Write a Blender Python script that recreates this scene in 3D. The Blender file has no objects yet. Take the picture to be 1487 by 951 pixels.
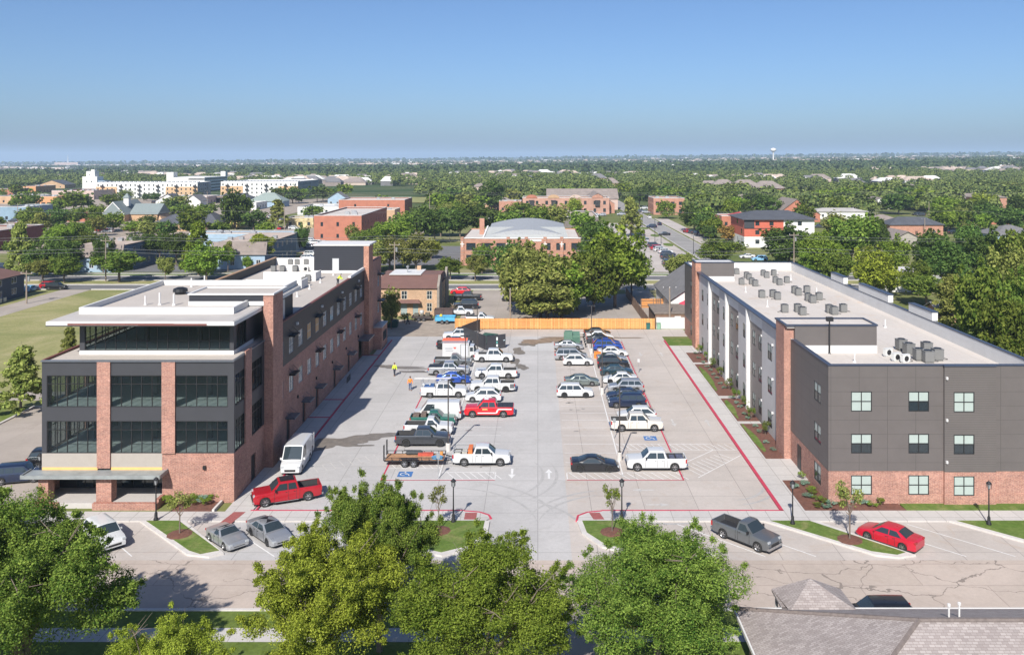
import bpy, math, random
import numpy as np
from mathutils import Vector
random.seed(7)
S = bpy.context.scene
COL = S.collection
PI = math.pi
# ------------------------------------------------------------------ camera
H, F = 30.0, 1260.0
cam = bpy.data.objects.new('camera', bpy.data.cameras.new('camera'))
COL.objects.link(cam)
cam.location = (0, 0, H); cam.rotation_euler = (PI/2, 0, 0)
cam.data.sensor_width = 36; cam.data.lens = 36*F/1487
cam.data.shift_x = -37.5/1487; cam.data.shift_y = -247.5/1487
cam.data.clip_end = 60000; cam.data.clip_start = 0.5
S.camera = cam
# ------------------------------------------------------------------ light
AZ, EL = math.radians(13.5), math.radians(39.5)
w = bpy.data.worlds.new('World'); S.world = w; w.use_nodes = True
nt = w.node_tree
sky = nt.nodes.new('ShaderNodeTexSky'); sky.sky_type = 'NISHITA'; sky.sun_disc = False
sky.sun_elevation = EL; sky.sun_rotation = math.radians(193.5)
sky.altitude = 300; sky.air_density = 0.8; sky.dust_density = 1.7; sky.ozone_density = 4.0
bg = nt.nodes['Background']; bg.inputs[1].default_value = 0.085
tint = nt.nodes.new('ShaderNodeMix'); tint.data_type = 'RGBA'; tint.blend_type = 'MULTIPLY'; tint.inputs[0].default_value = 1
nt.links.new(sky.outputs[0], tint.inputs[6]); tint.inputs[7].default_value = (.69, .79, .90, 1); nt.links.new(tint.outputs[2], bg.inputs[0])
sl = bpy.data.lights.new('sun', 'SUN'); sl.energy = 4.15; sl.angle = math.radians(0.55); sl.color = (1, .95, .87)
so = bpy.data.objects.new('sun', sl); COL.objects.link(so)
sd = Vector((-math.sin(AZ)*math.cos(EL), -math.cos(AZ)*math.cos(EL), math.sin(EL)))
so.rotation_euler = sd.to_track_quat('Z', 'Y').to_euler(); so.location = (-50, -60, 120)
S.view_settings.view_transform = 'Standard'; S.view_settings.look = 'None'
S.view_settings.exposure = 0.72; S.view_settings.gamma = 1
S.render.engine = 'CYCLES'
S.cycles.max_bounces = 6; S.cycles.diffuse_bounces = 2; S.cycles.glossy_bounces = 3
S.cycles.transparent_max_bounces = 8; S.cycles.transmission_bounces = 4; S.cycles.volume_bounces = 1

# ------------------------------------------------------------------ helpers
def at(px, py, z=0.0):
    """point on the level z that shows at this place of the 1487 px wide photograph"""
    d = F*(H-z)/(py-228.0)
    return (px-781)*d/F, d
def zt(x, y):
    t = min(1, max(0, (y-300)/1700)); t = t*t*(3-2*t)
    return 0.0104*x*t

class MB:
    def __init__(s): s.v = []; s.f = []; s.m = []
    def poly(s, pts, mi=0):
        n = len(s.v); s.v += [tuple(p) for p in pts]; s.f.append(tuple(range(n, n+len(pts)))); s.m.append(mi); return s
    def box(s, x0, x1, y0, y1, z0, z1, mi=0):
        n = len(s.v)
        s.v += [(x0,y0,z0),(x1,y0,z0),(x1,y1,z0),(x0,y1,z0),(x0,y0,z1),(x1,y0,z1),(x1,y1,z1),(x0,y1,z1)]
        for q in ((0,3,2,1),(4,5,6,7),(0,1,5,4),(1,2,6,5),(2,3,7,6),(3,0,4,7)):
            s.f.append(tuple(n+i for i in q)); s.m.append(mi)
        return s
    def prism(s, pts, z0, z1, mi=0, mt=None):
        n = len(s.v); k = len(pts)
        s.v += [(p[0],p[1],z0) for p in pts]+[(p[0],p[1],z1) for p in pts]
        s.f.append(tuple(n+i for i in reversed(range(k)))); s.m.append(mi)
        s.f.append(tuple(n+k+i for i in range(k))); s.m.append(mi if mt is None else mt)
        for i in range(k):
            j = (i+1) % k; s.f.append((n+i,n+j,n+k+j,n+k+i)); s.m.append(mi)
        return s
    def rings(s, rings, closed=True, caps=True, mi=0):
        k = len(rings[0]); n = len(s.v)
        for r in rings: s.v += [tuple(p) for p in r]
        for a in range(len(rings)-1):
            for i in range(k if closed else k-1):
                j = (i+1) % k
                s.f.append((n+a*k+i, n+a*k+j, n+(a+1)*k+j, n+(a+1)*k+i)); s.m.append(mi)
        if caps:
            s.f.append(tuple(n+i for i in reversed(range(k)))); s.m.append(mi)
            s.f.append(tuple(n+(len(rings)-1)*k+i for i in range(k))); s.m.append(mi)
        return s
    def tube(s, p, q, r, n=8, r2=None, mi=0):
        p = Vector(p); q = Vector(q); d = (q-p).normalized(); r2 = r if r2 is None else r2
        a = d.cross(Vector((0,0,1)) if abs(d.z) < .95 else Vector((1,0,0))).normalized(); b = d.cross(a)
        R = []
        for c, rr in ((p,r),(q,r2)):
            R.append([c+(a*math.cos(2*PI*i/n)+b*math.sin(2*PI*i/n))*rr for i in range(n)])
        return s.rings(R, mi=mi)
    def lathe(s, cx, cy, prof, n=12, mi=0):
        return s.rings([[(cx+r*math.cos(2*PI*i/n), cy+r*math.sin(2*PI*i/n), z) for i in range(n)] for r, z in prof], mi=mi)
    def mesh(s, name, mats, smooth=None):
        me = bpy.data.meshes.new(name); me.from_pydata(s.v, [], s.f)
        for m_ in (mats if isinstance(mats, (list, tuple)) else [mats]): me.materials.append(m_)
        me.polygons.foreach_set('material_index', s.m)
        me.update()
        if smooth is not None:
            me.shade_smooth(); me.set_sharp_from_angle(angle=math.radians(smooth))
        return me
    def build(s, name, mats, parent=None, smooth=None):
        o = bpy.data.objects.new(name, s.mesh(name, mats, smooth)); COL.objects.link(o)
        if parent: o.parent = parent
        return o
def B(*a): return MB().box(*a)
def tag(o, label, cat=None, group=None, kind=None):
    if label: o['label'] = label
    if cat: o['category'] = cat
    if group: o['group'] = group
    if kind: o['kind'] = kind
    return o
def thing(name, label, cat, loc=(0,0,0), rz=0, group=None):
    o = bpy.data.objects.new(name, None); COL.objects.link(o); o.empty_display_size = .3
    o.location = loc; o.rotation_euler = (0,0,rz)
    return tag(o, label, cat, group)
def struct(name, mb, mat, smooth=None):
    return tag(mb.build(name, mat, None, smooth), None, kind='structure')
def arrmesh(name, V, Q, mat):
    """mesh from numpy vertices and quads"""
    me = bpy.data.meshes.new(name); nv, nq = len(V), len(Q)
    me.vertices.add(nv); me.vertices.foreach_set('co', V.astype('f').ravel())
    me.loops.add(nq*4); me.loops.foreach_set('vertex_index', Q.astype('i').ravel())
    me.polygons.add(nq); me.polygons.foreach_set('loop_start', np.arange(0, nq*4, 4, dtype='i'))
    me.update(calc_edges=True); me.materials.append(mat)
    return me

ORD = ['first','second','third','fourth','fifth','sixth','seventh','eighth','ninth','tenth','eleventh','twelfth','thirteenth','fourteenth','fifteenth','sixteenth','seventeenth','eighteenth']
# ------------------------------------------------------------------ materials
MATS = {}
def newmat(name):
    m = bpy.data.materials.new(name); m.use_nodes = True; MATS[name] = m
    return m, m.node_tree, m.node_tree.nodes['Principled BSDF']
def nd(nt, t, **k):
    n = nt.nodes.new('ShaderNode'+t)
    for a, b in k.items(): setattr(n, a, b)
    return n
def ramp(nt, fac, stops):
    r = nd(nt, 'ValToRGB'); e = r.color_ramp.elements
    while len(e) < len(stops): e.new(0.5)
    for i, (p, c) in enumerate(stops):
        e[i].position = p; e[i].color = (c if len(c) == 4 else (*c, 1))
    nt.links.new(fac, r.inputs[0]); return r.outputs[0]
def noise(nt, scale, detail=3, vec=None, dist=0.0, rough=.5):
    n = nd(nt, 'TexNoise'); n.inputs['Scale'].default_value = scale; n.inputs['Detail'].default_value = detail
    n.inputs['Distortion'].default_value = dist; n.inputs['Roughness'].default_value = rough
    if vec is None:
        vec = nd(nt, 'NewGeometry').outputs['Position']
    nt.links.new(vec, n.inputs['Vector']); return n.outputs['Fac']
def mix(nt, a, b, fac, mode='MIX'):
    n = nd(nt, 'Mix', data_type='RGBA', blend_type=mode)
    for s_, v in ((0, fac), (6, a), (7, b)):
        if isinstance(v, (int, float)): n.inputs[s_].default_value = v
        elif isinstance(v, (tuple, list)): n.inputs[s_].default_value = (*v, 1)
        else: nt.links.new(v, n.inputs[s_])
    return n.outputs[2]
def mth(nt, op, a, b=0.0):
    n = nd(nt, 'Math', operation=op)
    for i, v in enumerate((a, b)):
        if isinstance(v, (int, float)): n.inputs[i].default_value = v
        else: nt.links.new(v, n.inputs[i])
    return n.outputs[0]
def plain(name, c, rough=.6, metal=0.0, var=.12, vs=1.5, coat=0, spec=.5):
    if name in MATS: return MATS[name]
    m, nt, p = newmat(name)
    p.inputs['Roughness'].default_value = rough; p.inputs['Metallic'].default_value = metal
    p.inputs['Coat Weight'].default_value = coat; p.inputs['Specular IOR Level'].default_value = spec
    if var:
        f = noise(nt, vs, 4, rough=.65)
        f = ramp(nt, f, [(.3, (1-var,)*3), (.7, (1+var*.6,)*3)])
        nt.links.new(mix(nt, c, f, 1.0, 'MULTIPLY'), p.inputs['Base Color'])
    else: p.inputs['Base Color'].default_value = (*c, 1)
    return m
def paint(name, c, metal=0.0, rough=.28):
    if name in MATS: return MATS[name]
    m, nt, p = newmat(name)
    p.inputs['Base Color'].default_value = (*c, 1); p.inputs['Metallic'].default_value = metal
    r = noise(nt, 3, 3); r = mth(nt, 'MULTIPLY_ADD', r, .18)
    nt.nodes[-1].inputs[2].default_value = rough-.06
    nt.links.new(r, p.inputs['Roughness'])
    p.inputs['Coat Weight'].default_value = .6; p.inputs['Coat Roughness'].default_value = .06
    return m
def uz(nt):
    g = nd(nt, 'NewGeometry'); s = nd(nt, 'SeparateXYZ'); nt.links.new(g.outputs['Position'], s.inputs[0])
    u = mth(nt, 'ADD', s.outputs[0], s.outputs[1])
    c = nd(nt, 'CombineXYZ'); nt.links.new(u, c.inputs[0]); nt.links.new(s.outputs[2], c.inputs[1])
    return u, s.outputs[2], c.outputs[0]
def brick(name, c1, c2, mortar, w_=.3, h_=.1, m_=.013, wash=.2):
    m, nt, p = newmat(name); u, z, v = uz(nt)
    b = nd(nt, 'TexBrick'); nt.links.new(v, b.inputs['Vector'])
    b.inputs['Color1'].default_value = (*c1, 1); b.inputs['Color2'].default_value = (*c2, 1); b.inputs['Mortar'].default_value = (*mortar, 1)
    b.inputs['Scale'].default_value = 1; b.inputs['Brick Width'].default_value = w_; b.inputs['Row Height'].default_value = h_
    b.inputs['Mortar Size'].default_value = m_; b.inputs['Mortar Smooth'].default_value = .3; b.inputs['Bias'].default_value = -.1
    f = ramp(nt, noise(nt, .7, 5, rough=.7), [(.3, (1-wash,)*3), (.7, (1+wash*.7,)*3)])
    f2 = ramp(nt, noise(nt, 7, 2), [(.3, (.78, .75, .75)), (.7, (1.2, 1.2, 1.2))])
    nt.links.new(mix(nt, mix(nt, b.outputs[0], f, 1.0, 'MULTIPLY'), f2, 1.0, 'MULTIPLY'), p.inputs['Base Color'])
    p.inputs['Roughness'].default_value = .9
    bp = nd(nt, 'Bump'); bp.inputs['Strength'].default_value = .4; bp.inputs['Distance'].default_value = .02
    nt.links.new(b.outputs[1], bp.inputs['Height']); bp.invert = True; nt.links.new(bp.outputs[0], p.inputs['Normal'])
    return m
def siding(name, c, step=.2, line=.1, dark=.6, vstep=None, rough=.55, ustep=None):
    m, nt, p = newmat(name); u, z, v = uz(nt)
    l = mth(nt, 'LESS_THAN', mth(nt, 'FRACT', mth(nt, 'DIVIDE', z, step)), line)
    if ustep:
        l = mth(nt, 'MAXIMUM', l, mth(nt, 'LESS_THAN', mth(nt, 'FRACT', mth(nt, 'DIVIDE', u, ustep)), .045/ustep))
    f = ramp(nt, noise(nt, .5, 5, rough=.7), [(.3, (.93,)*3), (.7, (1.07,)*3)])
    nt.links.new(mix(nt, mix(nt, c, f, 1.0, 'MULTIPLY'), tuple(x*dark for x in c), l), p.inputs['Base Color'])
    p.inputs['Roughness'].default_value = rough
    return m
def pave(name, c1, c2, bw, rh, mortar, ms=.03, big=.14, stains=None, crack=0, off=0.0, rough=.85):
    m, nt, p = newmat(name); g = nd(nt, 'NewGeometry').outputs['Position']
    b = nd(nt, 'TexBrick'); nt.links.new(g, b.inputs['Vector']); b.offset = off
    b.inputs['Color1'].default_value = (*c1, 1); b.inputs['Color2'].default_value = (*c2, 1); b.inputs['Mortar'].default_value = (*mortar, 1)
    b.inputs['Scale'].default_value = 1; b.inputs['Brick Width'].default_value = bw; b.inputs['Row Height'].default_value = rh
    b.inputs['Mortar Size'].default_value = ms; b.inputs['Mortar Smooth'].default_value = .2
    c = b.outputs[0]
    f = ramp(nt, noise(nt, .12, 6, g, .6, .65), [(.3, (1-big,)*3), (.72, (1+big*.6,)*3)])
    c = mix(nt, c, f, 1.0, 'MULTIPLY')
    f = ramp(nt, noise(nt, 3.0, 5, g, 0, .7), [(.3, (.93,)*3), (.7, (1.05,)*3)])
    c = mix(nt, c, f, 1.0, 'MULTIPLY')
    if stains:
        f = ramp(nt, noise(nt, .35, 6, g, 1.5, .7), [(.55, (0,)*3), (.75, (.75,)*3)])
        c = mix(nt, c, stains, f)
    if crack:
        v = nd(nt, 'TexVoronoi', feature='DISTANCE_TO_EDGE'); v.inputs['Scale'].default_value = crack
        mp = nd(nt, 'Mapping'); mp.inputs['Scale'].default_value = (.6, 1, 1)
        no = nd(nt, 'TexNoise'); no.inputs['Scale'].default_value = .7; no.inputs['Detail'].default_value = 4; nt.links.new(g, no.inputs['Vector'])
        a = nd(nt, 'Vector' + 'Math', operation='MULTIPLY_ADD'); nt.links.new(no.outputs['Color'], a.inputs[0])
        a.inputs[1].default_value = (2.2, 2.2, 0); nt.links.new(g, a.inputs[2])
        nt.links.new(a.outputs[0], mp.inputs[0]); nt.links.new(mp.outputs[0], v.inputs['Vector'])
        l = mth(nt, 'LESS_THAN', v.outputs[0], .009)
        k = ramp(nt, noise(nt, .15, 2, g), [(.33, (0,)*3), (.42, (1,)*3)])
        l = mix(nt, (0,0,0), l, k)
        c = mix(nt, c, tuple(x*.5 for x in c1), l)
    nt.links.new(c, p.inputs['Base Color']); p.inputs['Roughness'].default_value = rough
    return m
def grassmat(name, c1, c2, c3, sc=.09):
    m, nt, p = newmat(name)
    a = ramp(nt, noise(nt, sc, 6, rough=.7, dist=.8), [(.35, c1), (.52, c2), (.68, c3)])
    f = ramp(nt, noise(nt, 2.5, 6, rough=.8), [(.3, (.7,)*3), (.7, (1.3,)*3)])
    nt.links.new(mix(nt, a, f, 1.0, 'MULTIPLY'), p.inputs['Base Color']); p.inputs['Roughness'].default_value = .95
    p.inputs['Specular IOR Level'].default_value = .1
    return m
def leafmat(name, c1, c2, trans=.36):
    m = bpy.data.materials.new(name); m.use_nodes = True; nt = m.node_tree; MATS[name] = m
    nt.nodes.remove(nt.nodes['Principled BSDF']); out = nt.nodes['Material Output']
    g = nd(nt, 'NewGeometry')
    oi = nd(nt, 'ObjectInfo')
    f = mth(nt, 'ADD', mth(nt, 'MULTIPLY', g.outputs['Random Per Island'], .85), mth(nt, 'MULTIPLY_ADD', noise(nt, .7, 3), 1.1))
    for n_ in nt.nodes:
        if n_.type == 'MATH' and n_.operation == 'MULTIPLY_ADD': n_.inputs[2].default_value = -.48
    c = mix(nt, c1, c2, f)
    hs = nd(nt, 'HueSaturation'); nt.links.new(c, hs.inputs['Color'])
    nt.links.new(mth(nt, 'ADD', mth(nt, 'MULTIPLY', oi.outputs['Random'], .03), .485), hs.inputs['Hue'])
    nt.links.new(mth(nt, 'ADD', mth(nt, 'MULTIPLY', oi.outputs['Random'], .5), .75), hs.inputs['Value'])
    d = nd(nt, 'BsdfDiffuse'); t = nd(nt, 'BsdfTranslucent'); ms = nd(nt, 'MixShader'); ms.inputs[0].default_value = trans
    nt.links.new(hs.outputs[0], d.inputs[0]); nt.links.new(hs.outputs[0], t.inputs[0])
    nt.links.new(d.outputs[0], ms.inputs[1]); nt.links.new(t.outputs[0], ms.inputs[2]); nt.links.new(ms.outputs[0], out.inputs[0])
    return m
def glassmat(name, tint, clear, rough=.03):
    m = bpy.data.materials.new(name); m.use_nodes = True; nt = m.node_tree; MATS[name] = m
    p = nt.nodes['Principled BSDF']; out = nt.nodes['Material Output']
    p.inputs['Base Color'].default_value = (.03, .042, .05, 1); p.inputs['Roughness'].default_value = rough
    p.inputs['Specular IOR Level'].default_value = .8
    t = nd(nt, 'BsdfTransparent'); t.inputs[0].default_value = (*tint, 1)
    ms = nd(nt, 'MixShader'); ms.inputs[0].default_value = clear
    nt.links.new(p.outputs[0], ms.inputs[1]); nt.links.new(t.outputs[0], ms.inputs[2]); nt.links.new(ms.outputs[0], out.inputs[0])
    return m
BR = brick('red_brick', (.42,.19,.135), (.30,.125,.095), (.40,.33,.28))
BR2 = brick('orange_brick', (.46,.20,.12), (.34,.13,.085), (.42,.33,.27))
BRF = plain('far_red_brick', (.40,.155,.10), .9, var=.15, vs=.5)
BRT = brick('tan_brick', (.50,.32,.19), (.42,.26,.15), (.45,.36,.27), .35, .12)
BROWN = plain('brown_roof', (.16,.085,.07), .9, vs=.6)
CHAR = siding('charcoal_panel', (.042,.043,.05), 3.0, .004, .6)
CHARS = siding('charcoal_siding', (.020,.022,.030), .28, .12, .6)
TAUP = siding('taupe_panel', (.115,.102,.098), 1.22, .025, .62, ustep=2.44)
TAUS = siding('taupe_siding', (.118,.105,.10), .2, .16, .66)
LITE = siding('pale_siding', (.50,.49,.49), .22, .12, .72)
TAUW = siding('grey_brown_siding', (.20,.175,.165), .22, .12, .75)
WHITE = plain('white_trim', (.62,.61,.60), .6, var=.06)
MEMB = plain('white_membrane', (.62,.61,.595), .6, var=.08, vs=.4)
ROOF = pave('tan_roof_membrane', (.47,.425,.385), (.45,.405,.365), 30, 3.0, (.42,.38,.34), .04, .08, None)
CREAM = plain('cream_membrane', (.45,.42,.395), .7, var=.1, vs=.5)
ROOF2 = pave('pale_roof_membrane', (.56,.51,.47), (.53,.485,.445), 3.0, 40, (.48,.43,.39), .04, .08, (.50,.37,.27))
COPE = plain('blue_grey_coping', (.045,.055,.085), .4, var=.05)
RUST = plain('rust_coping', (.17,.055,.045), .6, var=.15)
BLACK = plain('black_metal', (.018,.018,.02), .45, var=.1)
DARK = plain('dark_plastic', (.025,.025,.027), .6, var=.1)
ALU = plain('galvanised_metal', (.42,.43,.44), .4, .6, var=.1)
GLAZ = glassmat('tinted_glass', (.78,.82,.82), .84)
GDARK = glassmat('dark_glass', (.3,.36,.38), .15)
GLASS_C = glassmat('car_glass', (.3,.38,.42), .10)
BLIND = plain('pale_blind_pane', (.36,.42,.395), .25, var=.05)
CARB = plain('pale_pane', (.55,.57,.58), .2, var=.1)  # pale pane colour with slight random variation, for the roof door
SLAB = plain('floor_slab', (.56,.60,.58), .8, var=.1)
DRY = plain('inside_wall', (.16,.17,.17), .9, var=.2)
STRIPE = plain('red_curb_paint', (.47,.045,.085), .7, var=.2, vs=2)
LINEP = plain('white_line_paint', (.66,.65,.64), .7, var=.15, vs=2)
LINEW = plain('worn_line_paint', (.50,.48,.46), .7, var=.2, vs=2)
BLUEP = plain('blue_paint', (.06,.16,.38), .7, var=.2)
CONC = pave('grey_concrete', (.455,.437,.428), (.42,.405,.397), 4.57, 3.66, (.27,.26,.25), .03, .13, (.35,.335,.32))
CONT = pave('tan_concrete', (.475,.425,.39), (.44,.393,.36), 4.57, 3.66, (.28,.25,.23), .03, .13, (.40,.32,.26))
WALK = pave('sidewalk_concrete', (.49,.465,.445), (.46,.437,.42), 1.6, 2.4, (.30,.28,.26), .03, .08)
OLD = pave('old_street_concrete', (.46,.385,.335), (.43,.36,.31), 9.0, 3.2, (.34,.28,.245), .04, .16, (.36,.29,.24), .28, .5)
CURB = plain('curb_concrete', (.54,.51,.485), .85, var=.12)
ASPH = pave('grey_asphalt', (.155,.152,.155), (.148,.146,.15), 60, 60, (.14,.14,.14), .02, .2, (.20,.19,.185))
STREETG = pave('pale_worn_street', (.30,.285,.27), (.285,.27,.26), 12, 6, (.25,.24,.23), .03, .2, (.36,.33,.31))
LANE = pave('tan_lane_surface', (.37,.32,.28), (.35,.305,.265), 8, 6, (.3,.26,.22), .04, .18, (.29,.25,.22))
GRAV = plain('gravel_dirt', (.33,.275,.225), .95, var=.25, vs=.5)
GRASS = grassmat('lawn_grass', (.095,.135,.028), (.125,.165,.04), (.20,.20,.075))
GRASSN = grassmat('watered_lawn', (.085,.14,.028), (.115,.165,.04), (.19,.20,.075), .5)
FIELD = grassmat('dry_field_grass', (.17,.19,.07), (.26,.25,.11), (.35,.31,.17), .07)
MULCH = plain('red_mulch', (.15,.065,.045), .95, var=.35, vs=4)
WET = plain('wet_concrete', (.20,.175,.15), .45, var=.3, vs=1.2)
MUD = plain('mud', (.26,.19,.135), .7, var=.35, vs=.8)
SHING = brick('shingle_roof', (.30,.245,.225), (.20,.165,.155), (.17,.14,.13), .42, .16, .02, .12)
SHG = plain('grey_shingles', (.16,.155,.16), .9, var=.2, vs=.8)
SHB = plain('taupe_shingles', (.24,.20,.18), .9, var=.2, vs=.4)
SHD = plain('slate_shingles', (.075,.08,.095), .9, var=.2, vs=.4)
CEDAR = siding('cedar_boards', (.68,.37,.13), 30, .0, .8, ustep=.14)
OLDF = plain('weathered_boards', (.20,.125,.085), .9, var=.3, vs=1)
BARK = plain('bark', (.16,.125,.10), .95, var=.3, vs=3)
LF = {
 'dark': leafmat('leaf_dark', (0.034,0.073,0.020), (0.171,0.250,0.061)),
 'mid': leafmat('leaf_mid', (0.051,0.104,0.017), (0.268,0.336,0.067)),
 'bright': leafmat('leaf_bright', (0.067,0.128,0.015), (0.317,0.415,0.067)),
 'yellow': leafmat('leaf_yellow', (0.104,0.159,0.015), (0.488,0.573,0.085)),
 'olive': leafmat('leaf_olive', (0.091,0.122,0.027), (0.390,0.409,0.116)),
 'orange': leafmat('leaf_orange', (0.195,0.134,0.037), (0.390,0.244,0.073)),
 'far': leafmat('leaf_far', (0.032,0.066,0.020), (0.079,0.122,0.034)),
 'agave': leafmat('leaf_blue_green', (0.122,0.207,0.146), (0.244,0.366,0.268), .1)}
# ------------------------------------------------------------------ ground
def smooth_lines(a, b, n, p):
    return [a+(b-a)*(i/n)**p for i in range(n+1)]
ys = [-400, -100, 0]+smooth_lines(40, 26000, 90, 3.0)
xs_p = smooth_lines(30, 17000, 45, 3.0); xs = [-x for x in reversed(xs_p)]+[0]+xs_p
V = np.array([(x, y, zt(x, y)-.02) for y in ys for x in xs]); nx = len(xs)
Q = np.array([(j*nx+i, j*nx+i+1, (j+1)*nx+i+1, (j+1)*nx+i) for j in range(len(ys)-1) for i in range(nx-1)])
m, nt, p = newmat('terrain')
g = nd(nt, 'NewGeometry').outputs['Position']
near = ramp(nt, noise(nt, .03, 6, g, .8, .7), [(.35, (.10,.13,.035)), (.5, (.16,.175,.06)), (.65, (.26,.235,.13))])
far = ramp(nt, noise(nt, .006, 8, g, 1, .75), [(.35, (.03,.055,.018)), (.5, (.05,.08,.026)), (.60, (.09,.105,.045)), (.72, (.20,.17,.12))])
sp = nd(nt, 'SeparateXYZ'); nt.links.new(g, sp.inputs[0])
fy = nd(nt, 'MapRange'); nt.links.new(sp.outputs[1], fy.inputs[0]); fy.inputs[1].default_value = 380; fy.inputs[2].default_value = 650
nt.links.new(mix(nt, near, far, fy.outputs[0]), p.inputs['Base Color']); p.inputs['Roughness'].default_value = .95
p.inputs['Specular IOR Level'].default_value = .1
o = bpy.data.objects.new('ground', arrmesh('ground', V, Q, m)); COL.objects.link(o); tag(o, None, kind='structure')

def sheet(name, pts, z, mat):
    return struct(name, MB().poly([(x, y, z) for x, y in pts]), mat)
def rect(name, x0, x1, y0, y1, z, mat): return sheet(name, [(x0,y0),(x1,y0),(x1,y1),(x0,y1)], z, mat)
LOT = 0.0
rect('parking_lot', -25.0, 2.55, 64.6, 145, 0.0, CONC)
rect('parking_lot', 2.55, 20.75, 64.6, 145, 0.0, CONT)
rect('alley', -22, 25.3, 145, 151.1, 0.0, CONT)
rect('street', -90, 110, 57.4, 64.6, 0.002, OLD)
rect('parking_apron', -80, -25.0, 64.6, 71.4, 0.0, CONT)
rect('parking_apron', 20.75, 100, 64.6, 71.4, 0.0, CONT)
rect('side_street', -60.3, -43.1, 71.4, 104, 0.001, LANE)
rect('side_street', -95, -43.5, 107, 111, 0.008, LANE)
struct('street_curb', B(-60.6, -60.3, 71.4, 104.3, -.1, .14).box(-60.3, -43.6, 104, 104.3, -.1, .14), CURB)
rect('driveway', -107.5, -101, 160, 196, 0.012, LANE)
rect('grass_verge', -90, 110, 44, 57.4, 0.06, GRASS)
rect('sidewalk', -90, -1, 53.6, 55.2, .075, WALK)
rect('sidewalk', 3, 14, 53.6, 55.2, .075, WALK)
rect('driveway', -1.2, 4.2, 40, 57.5, .08, LANE)
struct('street_curb', B(-90, -1.4, 57.25, 57.5, 0, .13).box(4.4, 110, 57.25, 57.5, 0, .13), CURB)
# raised walks
WZ = .12
def walk(x0, x1, y0, y1, m=None): return struct('sidewalk', B(x0, x1, y0, y1, -.2, WZ), m or WALK)
walk(-80, -24.5, 71.35, 73.2)
struct('sidewalk', MB().prism([(-24.5,71.35),(-4.3,71.35),(-4.0,71.9),(-4.15,72.6),(-4.9,73.15),(-6.2,73.4),(-24.5,73.4)], -.2, WZ), WALK)
struct('sidewalk', MB().prism([(22.6,71.35),(22.6,73.4),(5.4,73.4),(4.2,73.1),(3.4,72.4),(3.25,71.35)], -.2, WZ), WALK)
walk(22.6, 100, 71.35, 73.4)
walk(20.75, 22.6, 73.4, 137.5)
struct('sidewalk', MB().prism([(-26.4,73.2),(-24.5,73.2),(-24.15,73.5),(-23.9,83),(-23.9,131),(-26.4,131)], -.2, WZ-.004), WALK)
for y in (99.5, 106.8, 130.6): struct('sidewalk', B(-26.4, -23.85, y, y+.35, WZ-.05, WZ+.002), STRIPE)
# red curbs and stripes
rc = MB()
rc.box(20.52, 20.80, 73.4, 141.5, .0, .135)
rc.box(5.4, 20.8, 73.34, 73.52, .0, .135)
rc.box(-24.3, -6.2, 73.34, 73.52, .0, .135)
rc.box(-23.93, -23.80, 73.5, 142, .0, .135)
for pts in ([(-6.2,73.34),(-4.9,73.1),(-4.1,72.5),(-3.9,71.9)], [(5.4,73.34),(4.15,73.05),(3.35,72.35),(3.2,71.35)]):
    for a, b in zip(pts[:-1], pts[1:]):
        dx, dy = b[0]-a[0], b[1]-a[1]; L = math.hypot(dx, dy); nx_, ny_ = -dy/L*.09, dx/L*.09
        rc.prism([(a[0]-nx_,a[1]-ny_),(b[0]-nx_,b[1]-ny_),(b[0]+nx_,b[1]+ny_),(a[0]+nx_,a[1]+ny_)], 0, .137)
struct('red_curb', rc, STRIPE)
ml = MB(); mw = MB(); mr = MB(); mbp = MB(); mwp = MB()
ZL = .011
def bar(mb, x0, y0, x1, y1, w_=.10, z=ZL):
    dx, dy = x1-x0, y1-y0; L = math.hypot(dx, dy) or 1; a, b = -dy/L*w_/2, dx/L*w_/2
    mb.poly([(x0-a,y0-b,z),(x1-a,y1-b,z),(x1+a,y1+b,z),(x0+a,y0+b,z)])
# right island
bar(mr, 2.7, 80.6, 13.6, 80.6, .12); bar(mr, 13.54, 80.6, 13.54, 141, .16)
bar(ml, 2.75, 80.8, 2.75, 82.4, .09); bar(ml, 2.75, 82.5, 7.95, 82.5); bar(ml, 8.1, 82.5, 13.3, 82.5)
bar(ml, 8.02, 81.5, 8.02, 139, .12)
for k in range(21):
    y = 85.24+2.74*k
    if k > 0 or True: bar(ml, 2.7, y, 7.9, y, .09)
    if y > 91: bar(ml, 8.15, y, 13.3, y, .09)
for k in range(14):
    x = 3.0+.78*k
    if abs(x-8) > .0: bar(ml, x+.9, 80.75, x, 82.42, .08)
bar(ml, 8.15, 88.9, 13.3, 88.9); bar(ml, 8.15, 90.7, 13.3, 90.7)
for k in range(7): bar(ml, 8.9+.72*k, 88.95, 8.2+.72*k, 90.65, .08)
bar(ml, 13.7, 88.9, 20.4, 88.9); bar(ml, 13.7, 90.7, 18.0, 90.7)
for k in range(9): bar(ml, 14.4+.72*k, 88.95, 13.7+.72*k, 90.65, .08)
bar(ml, 14.2, 84.9, 17.9, 88.8); bar(ml, 15.0, 81.2, 20.4, 87.3)
for k in range(9): bar(ml, 14.1+.52*k, 84.2+.45*k, 15.4+.50*k, 81.8+.56*k, .08)
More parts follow.
